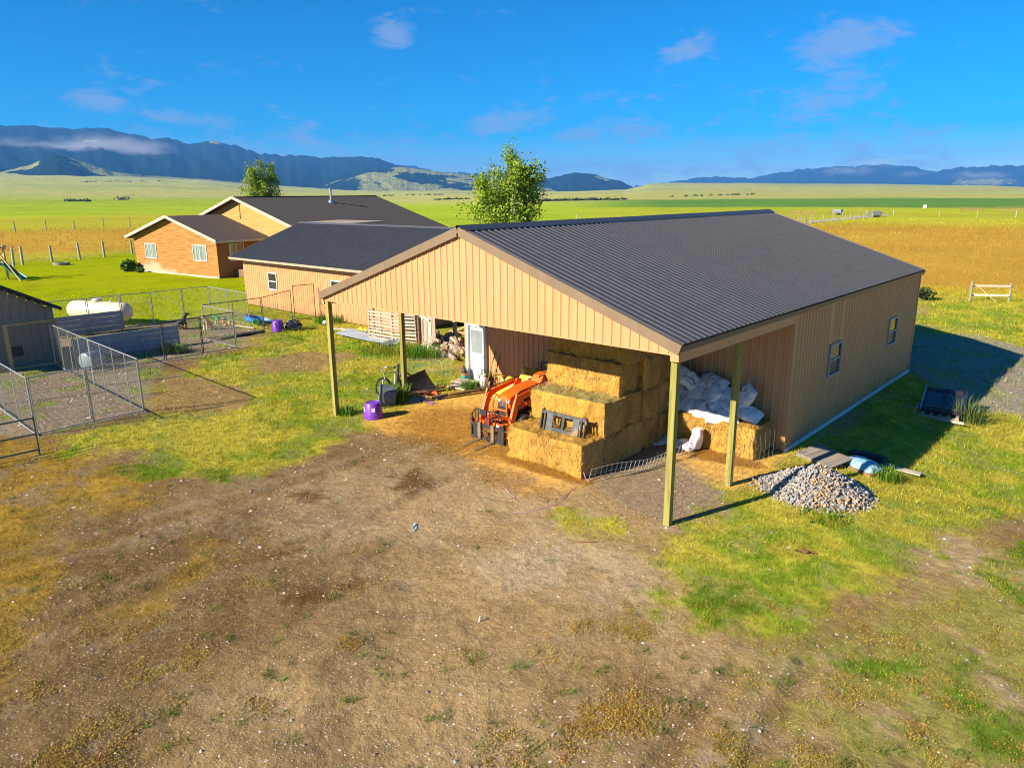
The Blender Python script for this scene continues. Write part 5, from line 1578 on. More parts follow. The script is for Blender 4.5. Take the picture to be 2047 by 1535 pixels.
# ---------------------------------------------------------------- heap of crushed rock
M_STONE = vcol_mat('crushed_rock', 0.85, 0, 0.3, bump=(22, 0.4))
STONE_T = [(0.27, 0.275, 0.285), (0.34, 0.335, 0.33), (0.40, 0.37, 0.32), (0.38, 0.29, 0.21), (0.44, 0.27, 0.10), (0.22, 0.23, 0.25), (0.42, 0.34, 0.27)]
def stone_mesh(rng, tone):
    bm = bmesh.new()
    pts = [(rng.uniform(-1, 1), rng.uniform(-1, 1), rng.uniform(-1, 1)) for _ in range(12)]
    for p in pts:
        v = Vector(p); v = v.normalized() * rng.uniform(0.75, 1.0)
        bm.verts.new((v.x * 0.5, v.y * 0.40, v.z * 0.32))
    bmesh.ops.convex_hull(bm, input=bm.verts)
    bmesh.ops.delete(bm, geom=[v for v in bm.verts if not v.link_faces], context='VERTS')
    bmesh.ops.recalc_face_normals(bm, faces=bm.faces)
    me = bpy.data.meshes.new('stone'); bm.to_mesh(me); bm.free()
    a = me.color_attributes.new('col', 'FLOAT_COLOR', 'POINT')
    for d in a.data:
        k = rng.uniform(0.9, 1.1); d.color = (tone[0] * k, tone[1] * k, tone[2] * k, 1)
    me.materials.append(M_STONE)
    return me
def rock_pile():
    rng = random.Random(11)
    cx, cy, H = 1.62, 4.05, 0.66
    z0 = gz(cx, cy)
    t = thing('rock_pile', 'heap of grey and buff crushed rock on the grass beside the barn', 'rock pile', (cx, cy, z0))
    lib = [[stone_mesh(rng, tn) for _ in range(3)] for tn in STONE_T]
    def hgt(x, y):
        r = math.hypot((x) / 1.22, (y) / 1.30)
        r2 = math.hypot((x + 0.75) / 0.75, (y + 0.35) / 0.8)
        return max(0, H * (1 - r) ** 0.9 if r < 1 else 0, 0.22 * (1 - r2) if r2 < 1 else 0)
    # core of the heap, hidden under the stones
    n = 26; vs, fs = [(0, 0, H - 0.05)], []
    for i in range(1, 10):
        for k in range(n):
            a = 2 * math.pi * k / n; x, y = 1.2 * i / 9 * math.cos(a), 1.28 * i / 9 * math.sin(a)
            vs.append((x, y, hgt(x, y) - 0.05 + gz(cx + x, cy + y) - z0))
    for k in range(n): fs.append((0, 1 + k, 1 + (k + 1) % n))
    for i in range(8):
        for k in range(n): fs.append((1 + i * n + k, 1 + (i + 1) * n + k, 1 + (i + 1) * n + (k + 1) % n, 1 + i * n + (k + 1) % n))
    MB().add(vs, fs).build('fines', mat('rock_fines', (0.20, 0.18, 0.16), (0.30, 0.27, 0.23), 0.95, scale=25, bump=0.6), t, smooth=60)
    small = []
    made = 0
    for k in range(2600):
        a = rng.uniform(0, 2 * math.pi); r = math.sqrt(rng.random()) * 1.08
        x, y = 1.22 * r * math.cos(a), 1.30 * r * math.sin(a)
        if rng.random() < 0.15: x, y = -0.75 + rng.gauss(0, 0.35), -0.35 + rng.gauss(0, 0.35)
        buff = (x > 0.0 and y < 0.1 and rng.random() < 0.45)
        tn = rng.choice([4, 3, 2, 4]) if buff else rng.choice([0, 0, 1, 1, 2, 5, 6])
        s = rng.uniform(0.055, 0.135) * (1.0 if x > -0.4 else 0.8)
        if r > 0.95: s *= 0.8
        z = hgt(x, y) + gz(cx + x, cy + y) - z0
        facing = (x * 0.38 - y * 0.92)     # stones on the side towards the yard come first
        if made < 300 and facing > -0.75:
            o = link('stone', rng.choice(lib[tn]), t, (x, y, z + s * 0.12), rot=(rng.uniform(0, 6), rng.uniform(0, 6), rng.uniform(0, 6)), scale=(s * 1.25,) * 3)
            made += 1
        else:
            small.append((x, y, z - 0.01, s, tn))
    V, F, Cc = [], [], []
    for (x, y, z, s, tn) in small:
        me = rng.choice(lib[tn]); rot = euler3(rng.uniform(0, 6), rng.uniform(0, 6), rng.uniform(0, 6)); b = len(V)
        V += [tuple(rot @ (v.co * s * 0.95) + Vector((x, y, z))) for v in me.vertices]
        F += [tuple(b + i for i in p.vertices) for p in me.polygons]
        k = rng.uniform(0.85, 1.15); Cc += [tuple(c * k for c in STONE_T[tn])] * len(me.vertices)
    me = np_mesh('loose_stones', V, np.array(F), M_STONE, np.array(Cc))
    o = link('loose_stones', me, t); o['kind'] = 'stuff'
rock_pile()

# ---------------------------------------------------------------- things behind the rock heap
def pallet(name, label, loc, rot, parts_mat=M_WOODGX, L=1.2, W=1.0, boards=7, group=None, gap=None, lower=True, deck=None):
    """shipping pallet: deck boards across three stringers"""
    t = thing(name, label, 'pallet', loc, 0, group)
    t.rotation_euler = rot
    for y in (-W / 2 + 0.02, 0, W / 2 - 0.02): MB().box((0, y, 0.05), (L, 0.04, 0.09)).build('stringer', parts_mat, t)
    bw = 0.09
    for k in range(boards):
        x = -L / 2 + bw / 2 + (L - bw) * k / (boards - 1)
        MB().box((x, random.uniform(-.01, .01), 0.105), (bw, W, 0.018), rotz(random.uniform(-.02, .02))).build('deck_board', deck or M_WOODG, t)
        if lower and k % 3 == 0: MB().box((x, 0, -0.005), (bw, W, 0.018)).build('base_board', deck or M_WOODG, t)
    return t
pallet('pallet', 'grey weathered pallet lying behind the rock heap at the barn corner', (1.0, 6.25, gz(1.0, 6.25) + 0.06), (R_(6), R_(5), R_(-20)), M_WOODD, boards=12, L=1.1, W=0.85, deck=M_WOODD)
M_TARPB = mat('faded_blue_plastic', (0.20, 0.42, 0.58), (0.34, 0.56, 0.70), 0.4, scale=6, dirt=((0.5, 0.5, 0.45), 5, 0.62, 0.5))
o = link('plastic_bag', sack_mesh(21, 1.0, 0.55, 0.24, 0.05), None, (1.85, 6.55, gz(1.8, 6.5) + 0.13), rot=(R_(5), R_(6), R_(-28)))
o.data.materials[0] = M_TARPB
tag(o, 'pale blue plastic bag lying behind the rock heap', 'bag')
MB().box((1.95, 6.32, gz(1.95, 6.3) + 0.04), (0.75, 0.30, 0.07), rotz(R_(-25))).build('board', M_WOODB, bevel=0.01)
tag(COL.objects[-1], 'short brown board under the pale blue bag', 'board')
MB().box((0, 0, 0.06), (0.95, 0.35, 0.10)).box((0.1, 0.0, 0.12), (0.6, 0.28, 0.05)).build('rubber_mat', M_RUBBER, loc=(1.70, 7.55, gz(1.7, 7.5)), rz=R_(-5), bevel=0.02)
tag(COL.objects[-1], 'folded black rubber mat in the shade behind the blue bag', 'mat')
for k in range(2):
    MB().box((0, 0, 0.03), (1.3, 0.10, 0.04)).build('board', M_WOODGX, loc=(2.45, 7.45 - 0.2 * k, gz(2.4, 7.4) + 0.02 + 0.02 * k), rz=R_(-8 + 4 * k))
    tag(COL.objects[-1], ['pale board on the shaded grass, nearer the barn wall', 'pale board on the shaded grass beyond the blue bag'][k], 'board')

def window_stack():
    x, y = 2.15, 13.9
    t = thing('truck_canopy_lid', 'black framed glazed panel with silver edges propped in the shade of the barn', 'glazed panel', (x, y, gz(x, y) + 0.12), R_(8))
    rot = Matrix.Rotation(R_(16), 3, 'X')
    def P(a, b, c=0): return rot @ Vector((a, b, c)) + Vector((0, 0, 0.30))
    MB().box(P(0, 0.62), (1.15, 0.20, 0.06), rot).box(P(0, -0.70), (1.15, 0.16, 0.06), rot).box(P(0, 0), (0.10, 1.5, 0.06), rot).box(P(-0.53, 0), (0.09, 1.5, 0.06), rot).box(P(0.53, 0), (0.09, 1.5, 0.06), rot).build('frame', M_BLACK, t)
    for s in (-1, 1):
        MB().box(P(s * 0.265, -0.05, 0.0), (0.43, 1.2, 0.02), rot).build('pane', M_GLASS_D, t)
        MB().box(P(s * 0.60, 0.0, 0.03), (0.035, 1.55, 0.05), rot).build('edge_strip', M_CHROME, t)
    MB().box((0, 0, 0.10), (1.0, 1.2, 0.20)).build('box', M_BLACK, t, bevel=0.02)
    pallet('pallet', 'dark pallet under the glazed panel in the barn shade', (x - 0.1, y - 0.3, gz(x, y) + 0.03), (0, 0, R_(8)), M_WOODGX, 1.3, 1.4, 6)
    MB().box((0, 0, 0.05), (1.3, 0.06, 0.08)).build('board', M_WOODGX, loc=(x + 0.2, y - 1.15, gz(x, y - 1)), rz=R_(-3))
    tag(COL.objects[-1], 'grey rail lying in front of the glazed panel', 'board')
window_stack()

# ---------------------------------------------------------------- left of the open bay
M_PURPLE = mat('purple_plastic', (0.15, 0.035, 0.40), (0.20, 0.055, 0.48), 0.35, scale=4, dirt=((0.30, 0.2, 0.38), 6, 0.64, 0.5))
def tub(label, loc, r0, r1, h, lean=0.0, marks=True):
    t = thing('feed_tub', label, 'tub', loc, 0.4, 'purple feed tubs')
    t.rotation_euler = (lean, 0, 0.4)
    MB().lathe([(r0, 0), (r0 + 0.012, 0.0), (r0 + 0.014, 0.03), (r0 - 0.004, 0.035), (r1 + 0.01, h - 0.04), (r1 - 0.02, h), (r1 * 0.9, h + 0.003), (r1 * 0.86, h - 0.012), (0.02, h - 0.012), (0.001, h - 0.012)], 32).build('body', M_PURPLE, t, smooth=35)
    MB().lathe([(r0 + 0.002, 0.10), (r0 + 0.006, 0.11), (r0 - 0.002, 0.12)], 32).build('rib', M_PURPLE, t, smooth=35)
    if marks:
        for a in (R_(232), R_(300)):
            rm = (r0 * 0.42 + r1 * 0.58) + 0.012
            MB().box((rm * math.cos(a), rm * math.sin(a), h * 0.62), (0.01, 0.11, 0.13), rotz(a)).build('paper_label', M_WHITE, t)
tub('upturned purple tub by the left corner post', (-11.02, 0.72, gz(-11.02, .72)), 0.31, 0.245, 0.50)
tub('upturned purple tub beside the black bag at the dog pen', (-26.9, 6.75, gz(-26.9, 6.75)), 0.33, 0.25, 0.58, marks=False)

def stock_tank():
    m_out = mat('grey_plastic_tank', (0.11, 0.14, 0.17), (0.17, 0.20, 0.23), 0.5, scale=3)
    m_in = mat('pale_grey_tank_lining', (0.36, 0.44, 0.46), (0.46, 0.53, 0.54), 0.45, scale=4, dirt=((0.36, 0.20, 0.12), 3.0, 0.58, 0.85))
    t = thing('stock_tank', 'grey rubber stock tank tipped on its side behind the purple tub', 'stock tank', (-12.05, 1.75, gz(-12, 1.75) + 0.34), 0)
    t.rotation_euler = (R_(82), 0, R_(-38))
    W, H = 0.36, 0.34
    def ring(k, z, s):
        return [(s * W * math.copysign(abs(math.cos(a)) ** 0.6, math.cos(a)), s * H * math.copysign(abs(math.sin(a)) ** 0.6, math.sin(a)), z) for a in [2 * math.pi * i / 28 for i in range(28)]]
    def shell(rings, m, name):
        mb = MB()
        for q in rings: mb.v += q
        for i in range(len(rings) - 1):
            for k in range(28): mb.f.append((i * 28 + k, i * 28 + (k + 1) % 28, (i + 1) * 28 + (k + 1) % 28, (i + 1) * 28 + k))
        mb.f.append(tuple((len(rings) - 1) * 28 + k for k in range(28)))
        return mb.build(name, m, t, smooth=35)
    shell([ring(0, 0.0, 1.0), ring(0, 0.0, 1.06), ring(0, -0.03, 1.06), ring(0, -0.035, 1.0), ring(0, -0.55, 0.88)], m_out, 'outer_shell')
    shell([ring(0, -0.002, 0.99), ring(0, -0.52, 0.85)], m_in, 'lining')
stock_tank()

M_BIKE = mat('silver_bike_paint', (0.55, 0.50, 0.50), (0.66, 0.60, 0.58), 0.35, metal=0.4)
def bicycle():
    t = thing('bicycle', 'old silver bicycle with dark tyres leaning by the mid left post', 'bicycle', (-12.62, 2.95, gz(-12.6, 2.9)), R_(92))
    t.rotation_euler = (R_(-12), 0, R_(92))
    # local x along the bike (front = -x)
    for x in (-0.52, 0.52):
        w = thing('wheel_hub', None, None)
        bpy.data.objects.remove(w)
        ty = MB().tube([(x + 0.325 * math.cos(a), 0, 0.345 + 0.325 * math.sin(a)) for a in [2 * math.pi * k / 28 for k in range(29)]], 0.022, 8, caps=False).build('tyre', M_RUBBER, t, smooth=60)
        MB().tube([(x + 0.298 * math.cos(a), 0, 0.345 + 0.298 * math.sin(a)) for a in [2 * math.pi * k / 28 for k in range(29)]], 0.010, 6, caps=False).build('rim', M_GALV, ty, smooth=60)
        sp = MB()
        for k in range(16):
            a = 2 * math.pi * k / 16
            sp.tube([(x, 0.02 * (-1) ** k, 0.345), (x + 0.295 * math.cos(a), 0, 0.345 + 0.295 * math.sin(a))], 0.002, 4)
        sp.tube([(x, -0.04, 0.345), (x, 0.04, 0.345)], 0.018, 8)
        sp.build('spokes', M_GALV, ty)
    f = MB()
    for a, b in (((-0.40, 0, 0.80), (0.12, 0, 0.80)), ((-0.38, 0, 0.72), (-0.02, 0, 0.32)), ((0.15, 0, 0.86), (-0.02, 0, 0.32))):
        f.tube([a, b], 0.017, 8)
    for s in (-1, 1):
        f.tube([(-0.02, s * 0.03, 0.32), (0.52, s * 0.05, 0.345)], 0.010, 6).tube([(0.13, s * 0.02, 0.78), (0.52, s * 0.05, 0.345)], 0.009, 6)
        f.tube([(-0.42, s * 0.03, 0.68), (-0.50, s * 0.045, 0.45), (-0.52, s * 0.05, 0.345)], 0.012, 6)
    f.tube([(-0.36, 0, 0.66), (-0.42, 0, 0.98)], 0.016, 8)
    f.build('bike_frame', M_BIKE, t, smooth=60)
    MB().tube([(-0.30, -0.30, 1.02), (-0.38, -0.22, 1.05), (-0.42, 0, 0.99), (-0.38, 0.22, 1.05), (-0.30, 0.30, 1.02)], 0.013, 8).build('handlebar', M_CHROME, t, smooth=60)
    MB().prism([(0.02, 0.93), (0.27, 0.95), (0.27, 0.98), (0.02, 0.955)], 0.10, (0, 0, 0)).tube([(0.15, 0, 0.84), (0.15, 0, 0.94)], 0.013, 6).build('saddle', M_RUBBER, t, bevel=0.01)
    c = MB().tube([(-0.02 + 0.09 * math.cos(a), -0.05, 0.32 + 0.09 * math.sin(a)) for a in [2 * math.pi * k / 16 for k in range(17)]], 0.006, 5, caps=False)
    c.beam((-0.02, -0.07, 0.32), (0.10, -0.07, 0.20), 0.02, 0.012).beam((-0.02, 0.07, 0.32), (-0.14, 0.07, 0.44), 0.02, 0.012)
    c.box((0.10, -0.11, 0.20), (0.09, 0.07, 0.02)).box((-0.14, 0.11, 0.44), (0.09, 0.07, 0.02))
    c.build('crank', M_BLACK, t)
bicycle()

def liner():
    t = MB()
    n = 10
    vs, fs = [], []
    for i in range(n + 1):
        u = -0.65 + 1.3 * i / n
        for j in range(7):
            v = -0.36 + 0.72 * j / 6
            vs.append((u, v, 0.05 * math.sin(u * 2.2) + (0.05 if j in (0, 6) else 0) + 0.004 * (i % 2)))
    for i in range(n):
        for j in range(6): fs.append((i * 7 + j, (i + 1) * 7 + j, (i + 1) * 7 + j + 1, i * 7 + j + 1))
    e = len(vs)
    vs += [(x, y, z - 0.02) for x, y, z in vs]
    fs += [tuple(q + e for q in f[::-1]) for f in fs]
    bd = [i * 7 for i in range(n + 1)] + [n * 7 + j for j in range(1, 7)] + [i * 7 + 6 for i in range(n - 1, -1, -1)] + [j for j in range(5, 0, -1)]
    for k in range(len(bd)): a, b = bd[k], bd[(k + 1) % len(bd)]; fs.append((a, a + e, b + e, b))
    o = t.add(vs, fs).build('truck_bed_liner', mat('black_plastic_sheet', (0.012, 0.012, 0.013), (0.03, 0.028, 0.026), 0.6, scale=5, dirt=((0.15, 0.11, 0.07), 3, 0.62, 0.6)), smooth=40)
    o.location = (-12.30, 3.62, gz(-12.4, 3.6) + 0.30); o.rotation_euler = (R_(50), R_(-4), R_(96))
    tag(o, 'black plastic liner sheet propped up at the foot of the mid left post', 'liner')
liner()
MB().tube([(-12.42, 2.78, gz(-12.4, 2.8)), (-12.30, 2.84, 1.15)], 0.045, 10).build('pipe', M_BLACK, smooth=60)
tag(COL.objects[-1], 'black pipe leaning upright against the mid left post', 'pipe')
planks = [((-12.15, 3.9), 1.5, R_(78), 0.14, M_WOODB, 'brown plank nearest the black liner sheet'), ((-12.0, 3.65), 1.45, R_(74), 0.13, M_WOODB, 'brown plank in the middle of the junk by the post'), ((-11.85, 3.4), 1.2, R_(82), 0.10, M_WOODGX, 'grey plank on the junk heap by the post'), ((-11.95, 3.1), 0.9, R_(50), 0.08, M_WOODB, 'short brown stick crossing the planks')]
for k, ((x, y), l, a, w, m, lab) in enumerate(planks):
    MB().box((0, 0, 0), (l, w, 0.035)).build('plank', m, loc=(x, y, gz(x, y) + 0.06 + 0.03 * k), rz=a)
    tag(COL.objects[-1], lab, 'plank', 'planks by the mid left post')
def scrap(name, label, cat, x, y, r, colr, seed, h=0.06, n=14, rough=0.5, flat=0.5):
    rng = random.Random(seed)
    mb = MB()
    vs, fs = [], []
    for i in range(n):
        for j in range(n):
            u, v = (i / (n - 1) * 2 - 1), (j / (n - 1) * 2 - 1)
            k = 1 + 0.25 * math.sin(3 * u + seed) * math.cos(2.4 * v + seed * 2)
            vs.append((u * r * k, v * r * flat * (1 + 0.2 * math.sin(5 * u + seed)), 0.012 + h * (0.5 + 0.5 * math.sin(4.3 * u + 2.1 * v + seed)) * rng.uniform(0.5, 1) * (1 - 0.5 * abs(u))))
    for i in range(n - 1):
        for j in range(n - 1): fs.append((i * n + j, (i + 1) * n + j, (i + 1) * n + j + 1, i * n + j + 1))
    e = len(vs)
    vs += [(x_, y_, z_ - 0.008) for x_, y_, z_ in vs]; fs += [tuple(q + e for q in f[::-1]) for f in fs]
    o = mb.add(vs, fs).build(name, mat(name + '_' + label[:14].replace(' ', '_'), tuple(c * 0.85 for c in colr), tuple(min(1, c * 1.2) for c in colr), rough, scale=6), smooth=60)
    o.location = (x, y, gz(x, y)); o.rotation_euler = (0, 0, rng.uniform(0, 3))
    tag(o, label, cat)
scrap('plastic_netting', 'crumpled red orange plastic netting among the planks', 'netting', -11.72, 3.62, 0.34, (0.62, 0.10, 0.04), 3, 0.16)
scrap('plastic_sheet', 'flat blue grey plastic sheet lying by the tall grass', 'sheet', -11.55, 2.86, 0.34, (0.22, 0.30, 0.38), 4, 0.05, flat=0.7)
scrap('cloth_scrap', 'small navy cloth scrap at the edge of the straw', 'cloth', -11.05, 3.52, 0.15, (0.06, 0.06, 0.20), 5, 0.08)
scrap('twine_tangle', 'pink tangle of twine spread by the blue grey sheet', 'twine', -11.0, 3.0, 0.30, (0.42, 0.20, 0.30), 6, 0.03)
scrap('plastic_scrap', 'torn pale blue plastic scrap on the open dirt', 'scrap', -4.05, -3.55, 0.16, (0.36, 0.55, 0.60), 7, 0.04, flat=0.25)
scrap('cardboard_scrap', 'brown scrap lying alone on the grass below the rock heap', 'scrap', 2.6, 0.75, 0.16, (0.16, 0.08, 0.03), 8, 0.06, flat=0.4)

# log edging between the straw and the weeds
logpts = [[(-11.75, 3.15), (-11.18, 3.35)], [(-11.20, 3.40), (-11.05, 3.96)], [(-11.02, 4.02), (-10.80, 4.66)], [(-10.86, 4.70), (-10.62, 5.2)], [(-10.62, 5.25), (-10.35, 5.75)]]
for k, pr_ in enumerate(logpts):
    P = [(x, y, gz(x, y) + 0.05) for x, y in pr_]
    MB().tube([P[0], tuple((Vector(P[0]) + Vector(P[1])) / 2 + Vector((0.02, -0.02, 0.01))), P[1]], [0.055, 0.06, 0.05], 8).build('edging_log', M_WOODB, smooth=50)
    tag(COL.objects[-1], ['edging log nearest the planks', 'second edging log along the straw', 'third edging log along the straw, before the steps', 'fourth edging log, beside the wooden steps', 'last edging log, by the white canister'][k], 'log', 'logs edging the straw')
# steps at the door
for k, (x, y, w, d, h) in enumerate(((-11.65, 5.42, 0.95, 0.62, 0.15), (-11.42, 4.86, 0.85, 0.40, 0.10))):
    s = thing('door_step', ['broad wooden step right in front of the white door', 'lower wooden step below the door step'][k], 'step', (x, y, gz(x, y)), R_(4), 'steps at the white door')
    for j in range(4): MB().box((0, -d / 2 + d / 8 + j * d / 4, h - 0.02), (w, d / 4 - 0.012, 0.04)).build('tread_board', M_WOODGX, s)
    for sx in (-1, 1): MB().box((sx * (w / 2 - 0.05), 0, (h - 0.04) / 2), (0.06, d - 0.02, h - 0.04)).build('riser', M_WOODB, s)
# small things at the door
def can():
    t = thing('drink_jug', 'black insulated jug with orange and teal bands left of the white door', 'jug', (-12.02, 5.72, gz(-12, 5.7) + 0.15))
    MB().lathe([(0.0, 0), (0.10, 0), (0.105, 0.30), (0.08, 0.36), (0.05, 0.38), (0.05, 0.42), (0.001, 0.42)], 18).build('body', M_BLACK, t, smooth=40)
    MB().lathe([(0.109, 0.13), (0.109, 0.20)], 18).build('band', mat('orange_band', (0.7, 0.15, 0.04)), t)
    MB().lathe([(0.109, 0.03), (0.109, 0.12)], 18).build('band', mat('teal_band', (0.03, 0.30, 0.36)), t)
    MB().tube([(-0.06, 0, 0.40), (-0.05, 0, 0.47), (0.05, 0, 0.47), (0.06, 0, 0.40)], 0.012, 6).build('handle', M_BLACK, t)
can()
def gas_bottle():
    t = thing('propane_bottle', 'dull white propane bottle beside the edging logs by the door', 'gas bottle', (-10.92, 5.62, gz(-10.9, 5.6)))
    m = mat('dull_white_enamel', (0.55, 0.57, 0.56), (0.66, 0.67, 0.65), 0.4, scale=7)
    MB().lathe([(0.10, 0), (0.12, 0.0), (0.12, 0.04), (0.135, 0.05), (0.155, 0.10), (0.155, 0.30), (0.135, 0.37), (0.07, 0.405), (0.001, 0.41)], 22).build('cylinder', m, t, smooth=40)
    MB().lathe([(0.095, 0.39), (0.10, 0.40), (0.10, 0.48), (0.09, 0.49)], 18).build('collar', m, t, smooth=40)
    MB().lathe([(0.02, 0.40), (0.02, 0.45), (0.035, 0.45), (0.035, 0.47), (0.001, 0.47)], 10).build('valve', M_GALV, t)
gas_bottle()
def tools():
    t = thing('long_shovel', 'long handled shovel leaning on the wall right of the door', 'shovel', (-10.72, 5.62, 0.0))
    MB().tube([(0, 0, 0.25), (0.10, 0.32, 1.32)], 0.018, 8).build('handle', M_WOODB, t, smooth=60)
    MB().prism([(-0.10, 0.26), (0.10, 0.26), (0.10, 0.06), (0.0, -0.02), (-0.10, 0.06)], 0.012, (0, -0.02, 0.02), Matrix.Rotation(R_(-14), 3, 'X')).build('blade', M_RUST, t)
    t = thing('garden_rake', 'wooden handled rake leaning beside the shovel', 'rake', (-10.45, 5.60, 0.0))
    MB().tube([(0, 0, 0.05), (0.04, 0.34, 1.2)], 0.016, 8).build('handle', M_WOODB, t, smooth=60)
    r = MB().box((0, 0, 0.05), (0.36, 0.03, 0.03))
    for k in range(9): r.tube([(-0.16 + k * 0.04, 0, 0.05), (-0.16 + k * 0.04, -0.08, 0.01)], 0.006, 5)
    r.build('rake_head', M_RUST, t)
    m = mat('yellow_plastic', (0.62, 0.36, 0.03), (0.72, 0.44, 0.05), 0.45)
    t = thing('step_stool', 'small yellow folding stool against the wall behind the rake', 'stool', (-10.15, 5.62, 0.0), R_(10))
    for s in (-1, 1):
        MB().beam((s * 0.16, -0.15, 0), (s * 0.13, 0.05, 0.55), 0.04, 0.02).build('leg', m, t)
        MB().beam((s * 0.16, 0.20, 0), (s * 0.13, 0.05, 0.55), 0.04, 0.02).build('leg', m, t)
    MB().box((0, 0.03, 0.56), (0.34, 0.20, 0.03)).build('tread', m, t, bevel=0.008)
    MB().box((0, -0.07, 0.27), (0.32, 0.14, 0.025)).build('tread', m, t, bevel=0.008)
tools()
def tarp():
    """yellow tarpaulin thrown over a parked machine beside the tractor"""
    n, mrows = 34, 26
    vs, fs = [], []
    for i in range(n):
        for j in range(mrows):
            u, v = i / (n - 1) * 2 - 1, j / (mrows - 1) * 2 - 1
            x, y = u * 0.95, v * 0.62
            h = 1.18 * math.exp(-((u - 0.55) / 0.55) ** 4) * math.exp(-(v / 0.62) ** 4)
            h2 = 0.75 * math.exp(-((u + 0.2) / 0.65) ** 4) * math.exp(-(v / 0.55) ** 4)
            z = max(h, h2) * (1 + 0.05 * math.sin(9 * u + 5 * v) + 0.04 * math.sin(17 * v - 6 * u)) + 0.02
            vs.append((x + 0.03 * math.sin(6 * v), y + 0.04 * math.sin(7 * u), z))
    for i in range(n - 1):
        for j in range(mrows - 1): fs.append((i * mrows + j, (i + 1) * mrows + j, (i + 1) * mrows + j + 1, i * mrows + j + 1))
    o = MB().add(vs, fs).build('tarpaulin', mat('yellow_tarp', (0.56, 0.34, 0.025), (0.70, 0.45, 0.05), 0.5, scale=3, bump=0.3, bscale=8, dirt=((0.10, 0.06, 0.03), 2.6, 0.62, 0.8)), smooth=60)
    o.location = (-8.75, 5.15, 0.0)
    tag(o, 'yellow tarpaulin draped over a machine between the tractor and the wall', 'tarpaulin')
tarp()

# ---------------------------------------------------------------- pallet screen, sheet metal and firewood by the garage
def pallet_screen():
    for k, (x, lab) in enumerate(((-20.95, 'upright pallet nearest the tan garage wall'), (-19.35, 'upright pallet next to the grey boarded door'))):
        pallet('pallet', lab, (x, 8.85 + 0.12 * k, gz(x, 8.8) + 0.72), (R_(84), R_(90 + 2 - 4 * k), R_(6)), M_WOODG, 1.35, 1.45, 9, 'upright pallets')
        COL.objects[-1]
    t = thing('board_gate', 'gate of wide split grey boards beside the firewood', 'gate', (-18.1, 9.3, gz(-18.1, 9.3)), R_(8))
    for k in range(4): MB().box((-0.36 + k * 0.24, 0, 0.80), (0.215, 0.03, 1.60 + 0.05 * math.sin(k * 3)), Matrix.Rotation(R_(random.uniform(-2, 2)), 3, 'Y')).build('board', M_WOODG, t)
    for z in (0.35, 1.3): MB().box((0, 0.035, z), (0.95, 0.03, 0.10)).build('ledge', M_WOODG, t)
    MB().beam((-0.95, -0.10, 1.72), (0.15, -0.08, 1.18), 0.06, 0.07).build('brace', M_WHITE, t)
    MB().tube([(-0.45, -0.10, 0.0), (-0.47, -0.10, 1.30)], 0.05, 8).build('gate_post', M_RUST, t)
    MB().box((-22.0, 9.2, 0.8), (0.10, 0.10, 1.6)).build('fence_post', M_RUST)
    tag(COL.objects[-1], 'rusty brown post at the end of the upright pallets', 'post')
pallet_screen()
def sheet_iron(label, corners, sag, m, name='roofing_sheet', waves=10):
    a, b, c, d = [Vector((x, y, gz(x, y))) for x, y in corners]
    n, k = 18, waves * 4
    vs, fs = [], []
    for i in range(n + 1):
        for j in range(k + 1):
            u, v = i / n, j / k
            q = (a * (1 - u) + b * u) * (1 - v) + (d * (1 - u) + c * u) * v
            z = 0.07 + 0.02 * math.sin(v * waves * 2 * math.pi) + sag * (2 * u - 1) ** 2 + 0.03 * math.sin(5 * u + 2 * v)
            vs.append((q.x, q.y, q.z + z))
    for i in range(n):
        for j in range(k): fs.append((i * (k + 1) + j, (i + 1) * (k + 1) + j, (i + 1) * (k + 1) + j + 1, i * (k + 1) + j + 1))
    o = MB().add(vs, fs).build(name, m, smooth=60)
    tag(o, label, 'sheet metal')
M_IRON = mat('pale_galvanised_sheet', (0.44, 0.46, 0.47), (0.58, 0.60, 0.60), 0.42, metal=0.55, scale=2, dirt=((0.30, 0.28, 0.25), 2.4, 0.60, 0.5))
sheet_iron('long pale corrugated sheet lying bowed on the grass before the pallets', [(-23.3, 7.75), (-19.0, 8.1), (-19.7, 9.35), (-23.8, 9.1)], 0.10, M_IRON)
scrap('tarp_scrap', 'dark blue piece of plastic lying on the end of the corrugated sheet', 'scrap', -19.55, 8.2, 0.62, (0.10, 0.13, 0.19), 9, 0.03, flat=0.45)
COL.objects[-1].location.z += 0.15
MB().box((0, 0, 0.03), (1.3, 0.28, 0.03)).build('plank', M_WHITE, loc=(-24.75, 9.15, gz(-24.7, 9.1)), rz=R_(25)); tag(COL.objects[-1], 'pale board lying in the grass near the tan garage wall', 'board')
o = link('sack', sack_mesh(31, 0.8, 0.5, 0.2), None, (-23.2, 9.55, gz(-23, 9.5) + 0.12), rot=(0, 0.1, R_(20))); o.data.materials[0] = mat('yellow_sack', (0.62, 0.48, 0.02), (0.72, 0.56, 0.03), 0.5); tag(o, 'yellow sack lying behind the corrugated sheet', 'sack')
o = link('sack', sack_mesh(32, 0.9, 0.5, 0.16), None, (-22.75, 9.75, gz(-23, 9.8) + 0.16), rot=(0.2, -0.1, R_(30))); o.data.materials[0] = mat('slate_blue_sack', (0.10, 0.17, 0.24), (0.18, 0.26, 0.33), 0.5); tag(o, 'slate blue sack piled against the yellow sack', 'sack')

